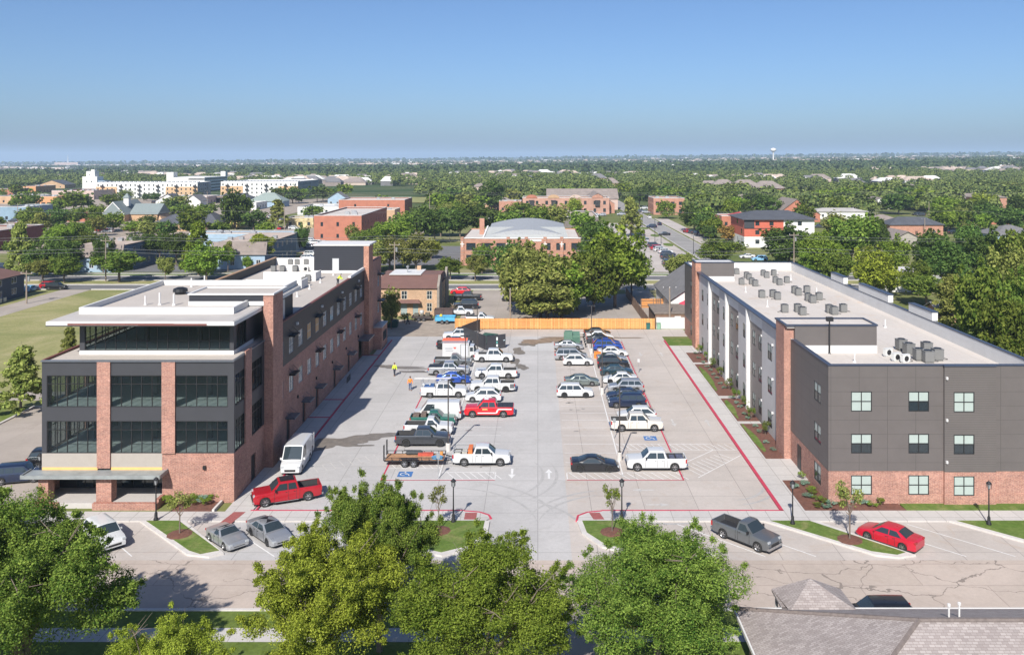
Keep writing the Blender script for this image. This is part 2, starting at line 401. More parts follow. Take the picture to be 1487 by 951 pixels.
# left island
bar(mr, -14.55, 80.6, -4.0, 80.6, .12); bar(mr, -14.55, 80.6, -14.55, 112, .16)
bar(ml, -4.0, 80.8, -4.0, 82.6, .09); bar(ml, -9.3, 80.75, -9.1, 140, .12); bar(ml, -14.4, 80.78, -4.0, 80.78, .09)
bar(ml, -9.2, 82.6, -4.0, 82.6)
for k in range(7): bar(ml, -8.0+.72*k-.6, 82.55, -8.0+.72*k+.3, 80.85, .08)
bar(ml, -14.4, 83.6, -9.3, 83.6)
for k in range(7): bar(ml, -14.0+.72*k-.6, 85.3, -14.0+.72*k+.3, 83.65, .08)
for k in range(19):
    y = 85.35+2.74*k
    bar(ml, -14.4, y, -9.25, y, .09)
    if k > 1: bar(ml, -9.1, y, -4.0, y, .09)
# faded hatch in front of the left wing
for a in ((-22,84,-15.5,88.2),(-21.2,82.4,-14.8,86.4)): bar(mw, *a, .08)
for k in range(9): bar(mw, -21.8+.75*k, 84.1+.48*k, -20.9+.75*k, 82.6+.46*k, .07)
# angled stalls (lines x + y = const)
for c in (34.7, 45.4, 49.1, 52.8, 82.3, 86.1, 97.4, 101.1):
    bar(ml, c-70.9, 70.9, c-65.2, 65.2, .10)
# arrows
def arrow(cx, cy, dx, dy, L=2.0, mb=None):
    mb = mb or mw; px_, py_ = -dy, dx
    bar(mb, cx-dx*L/2, cy-dy*L/2, cx+dx*L*.12, cy+dy*L*.12, .22)
    mb.poly([(cx+dx*L*.1-px_*.36, cy+dy*L*.1-py_*.36, ZL), (cx+dx*L/2, cy+dy*L/2, ZL), (cx+dx*L*.1+px_*.36, cy+dy*L*.1+py_*.36, ZL)])
arrow(-2.45, 82.3, 0, -1, 2.5, ml); arrow(1.05, 82.2, 0, 1, 2.5, ml)
arrow(-8.6, 78.8, -1, 0, 2.0); arrow(9.5, 78.2, -1, 0, 2.0); arrow(10.4, 74.9, 1, 0, 2.1)
arrow(15.3, 98, 0, -1, 2.6); arrow(19.2, 98, 0, 1, 2.6); arrow(15.6, 132, 0, -1, 2.6); arrow(18.8, 132, 0, 1, 2.6)
# accessible stall symbols: blue square, white wheelchair
def access(cx, cy):
    mbp.poly([(cx-.68,cy-.7,ZL),(cx+.68,cy-.7,ZL),(cx+.68,cy+.7,ZL),(cx-.68,cy+.7,ZL)])
    z = ZL+.004
    for i in range(14):
        a0, a1 = PI*.35+i*PI*1.25/14, PI*.35+(i+1)*PI*1.25/14
        bar(mwp, cx-.12+.33*math.cos(a0), cy+.33*math.sin(a0), cx-.12+.33*math.cos(a1), cy+.33*math.sin(a1), .09, z)
    bar(mwp, cx-.02, cy+.45, cx+.02, cy-.0, .1, z); bar(mwp, cx, cy, cx+.3, cy, .1, z); bar(mwp, cx+.3, cy, cx+.42, cy-.38, .1, z)
    bar(mwp, cx-.05, cy+.2, cx+.2, cy+.2, .08, z)
    mwp.poly([(cx-.05+.09*math.cos(t), cy+.54+.09*math.sin(t), z) for t in [i*PI/4 for i in range(8)]])
access(12.0, 92.6); access(-12.55, 82.1)
struct('parking_lines', ml, LINEP); struct('faded_lines', mw, LINEW); struct('red_stripe', mr, STRIPE)
struct('accessible_symbol_field', mbp, BLUEP); struct('accessible_symbol', mwp, LINEP)
# tyre marks
TYRE = plain('tyre_marks', (.385,.372,.362), .8, var=.15, vs=2)
tm = MB()
rnd = random.Random(3)
for q_, (cx, cy, r, a0, a1) in enumerate(((-8.5,70.3,8.5,.15,1.5),(-8.2,70.6,9.9,.2,1.4),(7.2,70,7.3,1.8,2.9),(7.6,69.6,8.8,1.75,2.8),(-6.5,82,7,-.9,.5),(-6.5,82,8.3,-.8,.4),
      (16.5,80,4.2,-1.4,.2),(16.3,80,5.3,-1.4,.3),(-16,84,6.2,2.4,3.6),(-16,84,7.5,2.5,3.6),(-5,68,9,.2,1.1),(11,77,6,4.0,5.4),(-17,79,6,4.0,5.6))):
    n = 22
    for i in range(n):
        t0, t1 = a0+(a1-a0)*i/n, a0+(a1-a0)*(i+1)/n
        bar(tm, cx+r*math.cos(t0), cy+r*math.sin(t0), cx+r*math.cos(t1), cy+r*math.sin(t1), .26*math.sin(PI*(i+.5)/n)+.05, .0026+.0004*q_+.0002*(i % 2))
struct('tyre_marks', tm, TYRE)
# wet and muddy patches
def blob(cx, cy, rx, ry, seed, n=34, amp=.35):
    r = random.Random(seed); ph = [r.uniform(0, 6.28) for _ in range(6)]
    pts = []
    for i in range(n):
        t = 2*PI*i/n; k = 1+amp*sum(math.sin((j+2)*t+ph[j])/(j+1.6) for j in range(6))
        pts.append((cx+rx*k*math.cos(t), cy+ry*k*math.sin(t)))
    return pts
def patch(name, lst, mat, z=.0175):
    mb = MB()
    for i, a in enumerate(lst): mb.poly([(x, y, z+.0012*i) for x, y in blob(*a)])
    return struct(name, mb, mat)
patch('wet_patch', [(-20.6,91.5,2.6,1.7,1),(-18.0,93.0,2.4,1.0,2),(-15.8,94.0,1.9,.5,3),(-22.5,90,1.0,1.6,4),(-19,90.3,1.6,.35,41)], WET)
patch('wet_patch', [(-19,123.5,3.4,.7,5),(-17.5,121.3,2.2,.5,6),(-14.8,121,2.2,.35,7),(-22,124.5,1.2,.8,8)], WET, .0265)
patch('wet_patch', [(-3.6,128,.8,2.4,9),(-3.0,134,.9,2.2,10),(-2.4,124,.9,1.6,11),(-3.8,118,.7,2.0,12),(-1.6,139,1.2,1.4,13),(-3.9,112,.5,1.4,14)], WET, .0355)
patch('mud_patch', [(.4,141.3,3.2,1.6,15),(3.2,143.2,2.6,.9,16),(-1.2,140.2,1.4,1.1,17),(7,144.4,5,.3,18),(14,143.9,4,.25,19)], MUD, .0445)
r9 = random.Random(12)
oil = [(r9.choice((-12.6,-6.2,5.0,11.2))+r9.uniform(-1.4,1.4), 84+2.74*r9.randint(0,18)+r9.uniform(-.4,.4), r9.uniform(.12,.4), r9.uniform(.1,.3), 60+k) for k in range(46)]
struct('oil_stain', (lambda mb: [mb.poly([(x, y, .0095) for x, y in blob(*a, 14, .2)]) for a in oil] and mb)(MB()), plain('oil_stained_concrete', (.27,.25,.235), .6, var=.2, vs=3))
rect('parking_lot', -2.2, 2.55, 134.5, 140, .003, pave('fresh_concrete', (.48,.47,.46), (.47,.46,.45), 4.57, 3.66, (.3,.3,.3), .03, .05))
# kerbed grass islands
def island(outer, inner):
    struct('curb_island', MB().prism(outer, -.1, .14), CURB); struct('island_lawn', MB().prism(inner, .0, .16), GRASSN)
def sh(c, y): return c-y
island([(sh(38.6,71.3),71.3),(sh(38.9,65.3),65.3),(-24.6,64.9),(-23.7,65.5),(sh(42.3,71.3),71.3)][::1],
       [(sh(39.1,71.3),71.3),(sh(39.4,65.9),65.9),(-25.4,65.3),(-24.2,65.9),(sh(41.8,71.3),71.3)])
island([(sh(57,71.3),71.3),(sh(57,65.6),65.6),(-7.2,65.1),(-4.8,66.5),(-4.0,68.6),(-3.95,71.3)],
       [(sh(57.6,71.3),71.3),(sh(57.6,66.2),66.2),(-7.3,65.6),(-5.2,66.8),(-4.45,68.7),(-4.35,71.3)])
island([(3.2,71.3),(3.5,69),(4.9,66.6),(7.5,65.1),(12.6,64.9),(13.4,65.3),(sh(78.3,71.3),71.3)],
       [(3.65,71.3),(3.9,69.1),(5.2,67.0),(7.7,65.6),(12.0,65.4),(12.7,65.7),(sh(77.8,71.3),71.3)])
island([(sh(89.9,71.3),71.3),(sh(90.6,65.2),65.2),(27.0,64.8),(28.4,65.2),(sh(94.2,71.3),71.3)],
       [(sh(90.4,71.3),71.3),(sh(91.1,65.8),65.8),(27.0,65.2),(27.8,65.6),(sh(93.6,71.3),71.3)])
island([(sh(105.1,71.3),71.3),(sh(105.4,65.2),65.2),(46,65),(46,71.3)],[(sh(105.7,71.3),71.3),(sh(106,65.8),65.8),(45.6,65.4),(45.6,71.3)])
RD = plain('red_tactile_paving', (.30,.09,.085), .85, var=.25, vs=6)
for pts in ([(-6.1,71.6),(-5.1,71.6),(-5.1,72.95),(-6.1,72.95)], [(4.6,71.6),(5.5,71.6),(5.2,72.95),(4.3,72.95)], [(-26.0,70.9),(-25.0,70.9),(-24.6,73.1),(-25.6,73.1)]):
    struct('tactile_paving', MB().prism(pts, .1, .127), RD)
# lawns, beds and walks by the right building
struct('front_lawn', B(31.2, 100, 73.4, 74.9, -.1, .15), GRASSN)
rect('side_lawn', 44, 110, 74.9, 150, .05, GRASS)
struct('mulch_bed', MB().prism([(22.6,73.45),(31.2,73.45),(31.0,74.9),(25.1,74.9),(25.1,80.2),(22.6,80.2)], -.1, .15), MULCH)
walk(22.6, 25.1, 80.2, 86)
for a, b in ((86.2,97.2),(98.2,107.4),(108.6,125.2),(126.2,132.5)): struct('mulch_bed', B(22.62, 25.1, a, b, -.1, .14), MULCH)
for a, b in ((97.2,98.2),(107.4,108.6),(125.2,126.2)): walk(22.6, 25.1, a, b)
for i, (a, b) in enumerate(((86.2,97.2),(98.2,107.4),(108.6,125.2))):
    struct('grass_strip', MB().prism([(x, y) for x, y in blob(23.0, (a+b)/2+.5, .38, (b-a)*.38, 30+i, amp=.2)], .1, .152), GRASSN)
walk(22.6, 25.1, 132.5, 137.5)
struct('lawn', MB().prism([(20.8,137.5),(25.1,137.5),(25.1,142),(23,142.8),(20.8,142.3)], -.1, .15), GRASSN)
struct('mulch_bed', B(-31.0, -27.6, 73.3, 75.2, -.1, .15), MULCH)
struct('curb_island', B(-27.5, -27.3, 73.2, 75.2, -.1, .28), CURB)
# beyond the lot
rect('backlot', -22, 20.4, 151.6, 161, .004, LANE)
rect('backlot', -30, -14.5, 145, 160, .006, GRAV)
rect('backlot', -14.5, 2.6, 161, 195.5, .006, LANE)
rect('backyard', 2.6, 19.5, 161, 190, .002, pave('patio_concrete', (.36,.32,.29), (.34,.30,.27), 5, 5, (.28,.25,.22), .03, .2))  # tan-grey slab colour with broad random variation
rect('driveway', 19.5, 25, 160, 195.5, .006, LANE)
rect('field', -101, -43.6, 104.2, 195, .004, FIELD)
rect('field', -101, -60.4, 80, 104.2, .004, GRASS)
rect('field', -160, -107.5, 120, 195, .004, FIELD)
rect('avenue', -420, 420, 196.4, 203.6, .008, ASPH)
rect('avenue', -420, 420, 210.8, 218.8, .008, ASPH)
struct('avenue_curb', B(-420, -107.5, 196.1, 196.5, -.1, .14).box(-101, 420, 196.1, 196.5, -.1, .14).box(-420,420,203.5,203.8,-.1,.14).box(-420,420,210.5,210.9,-.1,.14).box(-420,420,218.7,219.0,-.1,.14), CURB)
rect('sidewalk', -420, 420, 222.5, 224.3, .01, WALK)
rect('median_grass', -420, 420, 203.8, 210.5, .02, FIELD)
rect('grass_verge', -200, 420, 219, 222.5, .006, GRASSN)
rect('cross_street', 47.5, 55, 219, 620, .03, STREETG)
rect('parking_lot', 24, 46.2, 226, 392, .02, CONT)
rect('parking_lot', 56.5, 63, 300, 420, .02, CONT)
rect('parking_lot', -46, -20, 240, 292, .02, ASPH)
rect('parking_lot', -110, -45, 272, 420, .02, GRAV)
rect('parking_lot', -125, -60, 226, 246, .02, ASPH)
rect('commercial_lot', -420, -130, 270, 620, .012, GRAV)
rect('railway_meadow', -120, 30, 560, 640, .4, plain('yellow_meadow', (.24,.24,.075), .95, var=.3, vs=.1))
struct('street_curb', B(47.2, 47.5, 219, 620, 0, .15).box(55, 55.3, 219, 620, 0, .15), CURB)
for k in range(4): struct('curb_island', MB().prism(blob(44.5, 262+k*34, 1.6, 5, k, 16, .05), 0, .16), GRASSN)
# ------------------------------------------------------------------ building tools
def wall(mb, P, u0, u1, z0, z1, holes=(), depth=.25, mi=0, back=False, ends=False):
    us = sorted({u0, u1, *[h[0] for h in holes], *[h[1] for h in holes]}); zs = sorted({z0, z1, *[h[2] for h in holes], *[h[3] for h in holes]})
    us = [u for u in us if u0 <= u <= u1]; zs = [z for z in zs if z0 <= z <= z1]
    def solid(i, j):
        if not (0 <= i < len(us)-1 and 0 <= j < len(zs)-1): return False
        u, z = (us[i]+us[i+1])/2, (zs[j]+zs[j+1])/2
        return not any(h[0] < u < h[1] and h[2] < z < h[3] for h in holes)
    nu, nz_ = len(us)-1, len(zs)-1
    for i in range(len(us)-1):
        for j in range(len(zs)-1):
            if not solid(i, j): continue
            a, b, c, d = us[i], us[i+1], zs[j], zs[j+1]
            mb.poly([P(a,c,0), P(b,c,0), P(b,d,0), P(a,d,0)], mi)
            if back: mb.poly([P(a,c,-depth), P(b,c,-depth), P(b,d,-depth), P(a,d,-depth)], mi)
            if (i > 0 or ends) and not solid(i-1, j): mb.poly([P(a,c,0), P(a,d,0), P(a,d,-depth), P(a,c,-depth)], mi)
            if (i < nu-1 or ends) and not solid(i+1, j): mb.poly([P(b,c,0), P(b,d,0), P(b,d,-depth), P(b,c,-depth)], mi)
            if j > 0 and not solid(i, j-1): mb.poly([P(a,c,0), P(b,c,0), P(b,c,-depth), P(a,c,-depth)], mi)
            if j < nz_-1 and not solid(i, j+1): mb.poly([P(a,d,0), P(b,d,0), P(b,d,-depth), P(a,d,-depth)], mi)
    return mb
def pbox(mb, P, u0, u1, z0, z1, d0, d1, mi=0):
    n = len(mb.v)
    mb.v += [P(u0,z0,d0),P(u1,z0,d0),P(u1,z0,d1),P(u0,z0,d1),P(u0,z1,d0),P(u1,z1,d0),P(u1,z1,d1),P(u0,z1,d1)]
    for q in ((0,3,2,1),(4,5,6,7),(0,1,5,4),(1,2,6,5),(2,3,7,6),(3,0,4,7)):
        mb.f.append(tuple(n+i for i in q)); mb.m.append(mi)
    return mb
def east(X):  return lambda u, z, d=0: (X+d, u, z)
def west(X):  return lambda u, z, d=0: (X-d, u, z)
def south(Y): return lambda u, z, d=0: (u, Y-d, z)
def window(parent, P, u0, u1, z0, z1, ncol=2, zsp=(), frame=None, glass=None, rec=.12, fw=.05, upper=None, name='window', door=False):
    frame = frame or BLACK; glass = glass or GDARK
    mb = MB(); a, b = -rec, -rec+.07
    pbox(mb, P, u0, u1, z0, z0+fw, a, b); pbox(mb, P, u0, u1, z1-fw, z1, a, b)
    pbox(mb, P, u0, u0+fw, z0+fw, z1-fw, a, b); pbox(mb, P, u1-fw, u1, z0+fw, z1-fw, a, b)
    for i in range(1, ncol):
        c = u0+(u1-u0)*i/ncol; pbox(mb, P, c-fw/2, c+fw/2, z0+fw, z1-fw, a, b)
    for z in zsp:
        for i in range(ncol):
            c0 = u0+(u1-u0)*i/ncol+fw*(1 if i == 0 else .5); c1 = u0+(u1-u0)*(i+1)/ncol-fw*(1 if i == ncol-1 else .5)
            pbox(mb, P, c0, c1, z-fw/2, z+fw/2, a, b-.01)
    o = mb.build(name, frame, parent)
    if upper is not None:
        zc = zsp[0]
        pbox(MB(), P, u0+.01, u1-.01, z0+.01, zc, a+.015, a+.03).build('pane', glass, o)
        pbox(MB(), P, u0+.01, u1-.01, zc+.002, z1-.01, a+.015, a+.03).build('pane', upper, o)
    else:
        pbox(MB(), P, u0+.01, u1-.01, z0+.01, z1-.01, a+.015, a+.03).build('pane', glass, o)
    return o
def settle(root, x, y, z=0):
    """put the Empty at the thing's base, its parts staying where they are"""
    root.location = (x, y, z)
    for c in bpy.data.objects:
        if c.parent is root: c.location = (c.location[0]-x, c.location[1]-y, c.location[2]-z)
def awning(root, P, u0, u1, z, out, mat=None, name='awning'):
    mb = MB(); pbox(mb, P, u0, u1, z, z+.12, .003, out)
    pbox(mb, P, u0, u1, z+.12, z+.15, .03, out-.03)
    for u in (u0+.15, u1-.15):
        p, q = P(u, z+.75, 0), P(u, z+.1, out*.85); mb.tube(p, q, .02, 5)
    return mb.build(name, mat or BLACK, root)

# ------------------------------------------------------------------ left office building
R = thing('office_building', 'red brick and charcoal office building with glazed front and roof terrace', 'building')
XE, XW, YF = -26.36, -43.04, 75.3
PS, PE, PW = south(YF), east(XE), west(XW)
bays = [(-42.62,-38.21),(-37.06,-32.6),(-31.44,-26.9)]
rows = [(4.3,7.1,6.33),(8.3,11.05,10.3)]
holes = [(a, b, r[0], r[1]) for a, b in bays for r in rows]
wall(MB(), PS, XW, XE, 4.3, 12.25, holes, .25, back=True).build('panel_wall', CHAR, R)
wall(MB(), PS, -32.6, XE, 0, 4.296, (), .3).build('brick_wall', BR, R)
for a, b, z0 in ((-38.21,-37.06,3.05),(-32.6,-31.44,4.3)):
    pbox(MB(), PS, a, b, z0, 12.32, .002, .14).build('brick_pier', BR, R)
pbox(MB(), PS, XW, -38.21, 3.1, 4.296, -.3, 0).build('tan_panel', plain('tan_board', (.36,.325,.29), .8, var=.06), R)
pbox(MB(), PS, -37.06, -32.604, 3.1, 4.296, -.3, 0).build('tan_panel', MATS['tan_board'], R)
YB = plain('yellow_sheathing', (.72,.44,.16), .8, var=.06)
pbox(MB(), PS, XW, -38.22, 2.7, 3.096, -.3, -.01).build('sheathing_strip', YB, R)
pbox(MB(), PS, -37.05, -32.61, 2.7, 3.096, -.3, -.01).build('sheathing_strip', YB, R)
for a, b in bays:
    for z0, z1, zt_ in rows: window(R, PS, a, b, z0, z1, 5, (zt_,), BLACK, GLAZ, .1, .065)
# east side of the front block
eb = [(75.62,78.0),(79.65,83.0)]
wall(MB(), PE, YF, 83.6, 4.3, 12.25, [(a, b, r[0], r[1]) for a, b in eb for r in rows], .25, back=True).build('panel_wall', CHAR, R)
wall(MB(), PE, YF, 83.6, 0, 4.296, [(79.8,81.1,.12,2.5)], .3).build('brick_wall', BR, R)
pbox(MB(), PE, 78.0, 79.65, 4.3, 12.55, .002, .12).build('brick_pier', BR, R)
pbox(MB(), PE, 79.82, 81.08, .12, 2.48, -.2, -.1).build('door', BLACK, R)
for a, b in eb:
    for z0, z1, zt_ in rows: window(R, PE, a, b, z0, z1, 4, (zt_,), BLACK, GLAZ, .1, .06)
# west side
wb_ = [(76.4,79.0),(79.6,82.2),(82.8,85.4)]
wall(MB(), PW, YF, 142, 0, 12.25, [(a, b, r[0], r[1]) for a, b in wb_ for r in rows]+[(92+4*k, 93.9+4*k, r, r+1.8) for k in range(11) for r in (1.2,5.1,9.1)], .25).build('brick_wall', BR, R)
for a, b in wb_:
    for z0, z1, zt_ in rows: window(R, PW, a, b, z0, z1, 3, (zt_,), BLACK, GLAZ, .1, .06)
for k in range(11):
    for r in (1.2,5.1,9.1): window(R, PW, 92+4*k, 93.9+4*k, r, r+1.8, 2, (r+.9,), BLACK, GDARK)
# inside: floor slabs, ceilings and the rooms' back wall
for z in (4.05, 8.05, 11.9):
    B(XW+.3, XE-.3, YF+.28, 86, z, z+.22).build('floor_slab', SLAB, R)
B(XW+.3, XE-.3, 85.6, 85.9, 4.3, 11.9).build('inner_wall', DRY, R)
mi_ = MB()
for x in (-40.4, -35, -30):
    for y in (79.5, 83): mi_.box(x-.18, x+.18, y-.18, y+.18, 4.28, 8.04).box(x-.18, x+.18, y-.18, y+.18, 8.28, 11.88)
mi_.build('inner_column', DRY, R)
# entry porch
PORCH = plain('porch_floor', (.47,.44,.42), .8, var=.06)
B(-42.9, -32.7, 74.15, 80, -.1, .45).build('porch_slab', PORCH, R)
B(-37.9, -32.4, 73.75, 74.14, -.1, .55).build('porch_wall', BR, R); B(-42.9, -40.9, 73.75, 74.14, -.1, .55).build('porch_wall', BR, R)
MB().box(-32.7,-32.4,74.15,75.28,-.1,.75).build('porch_wall', BR, R)
for a, b in ((-42.75,-41.9),(-37.8,-36.5)): B(a, b, 74.25, 75.2, .4, 2.72).build('porch_column', BR, R)
B(XW, -32.62, 77.6, 77.9, .45, 2.72).build('recess_wall', BLACK, R)
PR = south(77.55)
for a, b in ((-41.2,-38.1),(-37.2,-33.0)): window(R, PR, a, b, .5, 2.6, 4, (), BLACK, GDARK, .0, .07, name='storefront_window')
B(XW, XW+.3, 75.6, 77.55, .45, 2.7).build('side_wall', BR, R)
cp = MB().prism([(-43.9,73.7),(-32.15,73.7),(-32.15,75.29),(-43.9,75.29)], 2.72, 2.86)
cp.box(-43.95,-32.1,73.62,73.7,2.66,2.98).box(-43.98,-43.9,73.7,75.29,2.66,2.98).box(-32.15,-32.07,73.7,75.29,2.66,2.98)
cp.build('canopy', plain('canopy_metal', (.26,.28,.28), .45, var=.25, vs=1), R)
# terrace
B(XW+.02, XE-.02, YF+.25, 97, 12.12, 12.2).build('terrace', ROOF, R)
cop = MB(); cop.box(XW-.04, XE+.04, YF-.16, YF+.2, 12.251, 12.36)
cop.box(XE-.16, XE+.05, YF+.2, 83.6, 12.251, 12.38)
cop.build('coping', plain('zinc_coping', (.12,.13,.15), .35, var=.2, vs=6), R)
MB().box(XW-.05, XW+.16, YF+.2, 97, 12.251, 12.40).build('coping', RUST, R)
# glazed top storey
YP = 78.2; PP = south(YP); UL, UR = -41.3, -27.4
B(UL, UR, YP-.02, YP+.3, 12.2, 12.56).build('base_wall', WHITE, R)
MB().box(UR-.3, UR+.02, YP+.3, 83.6, 12.2, 12.56).box(UL-.02, UL+.3, YP+.3, 90, 12.2, 12.56).build('base_wall', WHITE, R)
window(R, PP, UL+.45, UR-.35, 12.56, 15.2, 14, (13.45,), BLACK, GLAZ, .1, .06)
B(UL, UL+.45, YP, YP+.3, 12.56, 15.2).build('corner_panel', CHAR, R); B(UR-.35, UR, YP, YP+.3, 12.56, 15.2).build('corner_panel', CHAR, R)
PU = east(UR)
wall(MB(), PU, YP+.3, 97, 12.56, 15.2, [(78.9,81.6,12.6,14.9)], .2).build('panel_wall', CHAR, R)
window(R, PU, 78.9, 81.6, 12.6, 14.9, 3, (), BLACK, GLAZ, .1, .06)
PUW = west(UL)
wall(MB(), PUW, YP+.3, 97, 12.56, 15.2, [(78.8,90,12.6,15.0)], .2).build('panel_wall', CHAR, R)
window(R, PUW, 78.8, 90, 12.6, 15.0, 10, (13.45,), BLACK, GLAZ, .1, .06)
B(UL+.2, UR-.2, YP+.3, 92, 12.4, 12.55).build('floor_slab', SLAB, R)
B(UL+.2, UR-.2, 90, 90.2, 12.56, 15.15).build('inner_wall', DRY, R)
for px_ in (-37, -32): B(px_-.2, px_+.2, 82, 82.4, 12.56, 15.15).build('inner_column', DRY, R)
B(UL+.4, UR+.0, 96.7, 97, 12.2, 15.2).build('panel_wall', CHAR, R)
# main roof slab
B(-43.1, -26.6, 76.0, 97.4, 15.2, 15.56).build('roof_overhang', WHITE, R)
B(-43.0, -26.7, 76.1, 97.3, 15.561, 15.60).build('roof', CREAM, R)
MB().box(-41.2, -31.9, 75.985, 75.999, 15.26, 15.42).box(-35.9+.9, -29.0, 75.97, 75.984, 15.24, 15.40).build('fascia_strip', RUST, R)
B(-43.1, -26.6, 75.97, 76.0, 15.16, 15.24).build('drip_edge', BLACK, R)
up = MB(); up.box(-42.1, -27.9, 79.6, 79.85, 15.6, 16.2); up.box(-28.15, -27.9, 79.85, 83.6, 15.6, 16.2); up.box(-42.1, -41.85, 79.85, 97, 15.6, 16.2)
up.box(-42.1, -27.0, 97, 97.25, 15.6, 16.2); up.box(-27.25, -27.0, 88, 97, 15.6, 16.2)
up.build('parapet', MEMB, R)
B(-41.85, -28.15, 79.85, 97, 15.601, 15.68).build('roof', ROOF, R)
# stair penthouse
ph = MB(); ph.box(-33.6, -26.45, 83.6, 88, 16.1, 16.7); ph.build('penthouse', CHARS, R)
B(-33.65, -26.4, 83.55, 88.05, 15.68, 16.09).build('base_wall', WHITE, R)
pr = MB(); pr.box(-33.7, -25.4, 83.5, 83.72, 16.7, 16.86).box(-33.7, -25.4, 87.9, 88.1, 16.7, 16.86).box(-33.7,-33.5,83.72,87.9,16.7,16.86).box(-25.6,-25.4,83.72,87.9,16.7,16.86)
pr.build('coping', WHITE, R)
B(-33.5, -25.6, 83.72, 87.9, 16.701, 16.73).build('roof', ROOF, R)
B(-26.45, -25.5, 83.6, 86.8, -.1, 16.7).build('brick_tower', BR, R)
B(-26.45, -26.3, 86.8, 88, 12.9, 16.7).build('panel_wall', CHAR, R)
# wing
YE = 131.8
wy = [92.8+3.66*k for k in range(-1, 11)]
hu = [(y-.85, y+.85, 9.1, 10.85) for y in wy]; hl = [(y-.8, y+.8, 5.0, 6.75) for y in wy]
doors = [(91.0,92.2),(97.2,98.4),(103.0,104.2),(112.0,113.2),(120.4,121.6)]
hd = [(a, b, .12, 2.4) for a, b in doors]
wall(MB(), PE, 86.8, YE, 8.3, 12.88, hu, .25).build('panel_wall', CHARS, R)
wall(MB(), PE, 86.8, YE, -.1, 8.296, hl+hd+[(127.6,131.2,.12,2.9)], .3).build('brick_wall', BR, R)
WOODY = plain('plywood_pane', (.55,.33,.14), .7, var=.1)
FRAMEW = plain('pale_frame', (.42,.43,.44), .4, var=.05)
LITP = plain('painted_sky_glass', (.30,.34,.36), .12, var=.5, vs=2)  # sky reflection put into the panes' pale mottled base colour
for k, y in enumerate(wy):
    window(R, PE, y-.85, y+.85, 9.1, 10.85, 2, (9.98,), FRAMEW, WOODY if k in (3, 4) else LITP, .1, .06)
    window(R, PE, y-.8, y+.8, 5.0, 6.75, 2, (5.88,), FRAMEW, LITP, .1, .06)
    if k in (1, 4, 7, 10): awning(R, PE, y-.95, y+.95, 10.95, .7); awning(R, PE, y-.95, y+.95, 6.85, .7)
for a, b in doors:
    pbox(MB(), PE, a, b, .12, 2.4, -.2, -.12).build('door', BLACK, R)
    awning(R, PE, a-.4, b+.4, 2.6, 1.0, plain('door_canopy_metal', (.10,.12,.14), .3, var=.1), 'door_canopy')
awning(R, PE, 127.2, 131.6, 3.0, 1.6, MATS['door_canopy_metal'], 'door_canopy')
pbox(MB(), PE, 127.7, 131.1, .12, 2.9, -1.4, -1.3).build('door', BLACK, R)
cw = MB(); cw.box(XE-.3, XE+.06, 86.8, 122, 12.881, 12.99); cw.build('coping', RUST, R)
B(XE-.3, XE+.06, 122, YE, 12.881, 13.25).build('coping', WHITE, R)
B(XW+.3, XE-.02, 97.3, 142, 12.3, 12.4).build('roof', ROOF, R)
B(-27.3, XE-.3, 86.8, 97.3, 12.3, 12.4).build('roof', ROOF, R)
MB().box(XW, XW+.3, 97.4, 142, 12.25, 13.5).build('parapet', DARK, R)  # near-black colour stands in for shade on the parapet's inner face
B(XW-.06, XW+.36, 97.4, 142, 13.5, 13.62).build('coping', plain('tan_coping', (.42,.26,.15), .6, var=.1), R)
B(XW+.3, -34.0, 141.6, 142, 12.4, 13.5).build('parapet', MEMB, R)
for x0, x1, y, z1 in ((-38.8,-31.4,115.3,13.7),(-38.9,-31.5,123,13.7),(-39.7,-34.0,133.6,13.4)):
    MB().box(x0, x1, y, y+.2, 12.4, z1).box(x1-.2, x1, y+.2, y+3.2, 12.4, z1-.15).build('screen_wall', WHITE, R)
# far stair tower and end pavilion
B(-34.0, -26.45, YE, 137.3, 12.4, 16.5).build('penthouse', CHARS, R)
MB().box(-34.1, -25.55, YE-.1, 137.4, 16.5, 16.72).build('coping', WHITE, R)
B(-34.05, -26.4, YE-.04, YE-.001, 12.4, 12.75).build('base_wall', WHITE, R)
window(R, south(YE), -31.2, -30.2, 12.76, 14.6, 1, (), FRAMEW, CARB, -.02, .08, name='door')
B(-26.45, -25.66, YE, 135, -.1, 16.48).build('brick_tower', BR2, R)
PE2 = east(-25.66)
wall(MB(), PE2, 135, 141.8, -.1, 13.7, [(139.0,140.4,9.2,10.9),(139.0,140.4,5.0,6.7)], .3).build('brick_wall', BR, R)
MB().box(-34, -25.66, 137.4, 141.8, 12.35, 12.4).box(-34,-25.66,141.8,142.1,0,13.7).build('rear_wall', BR, R)
B(-26.0, -25.6, 135, 142.1, 13.7, 13.82).build('coping', RUST, R)
for z in (9.2, 5.0):
    window(R, PE2, 139, 140.4, z, z+1.7, 2, (z+.85,), FRAMEW, LITP); awning(R, PE2, 138.7, 140.7, z+1.9, 1.0)
B(-25.655, -24.3, 135.1, 140, 0, 3.4).build('annex', BR, R)
MB().box(-25.6, -24.2, 135.0, 140.1, 3.4, 3.55).build('annex_roof', ALU, R)
window(R, east(-24.3), 136.2, 138.9, 1.2, 2.6, 3, (), BLACK, GDARK, -.02, .05)
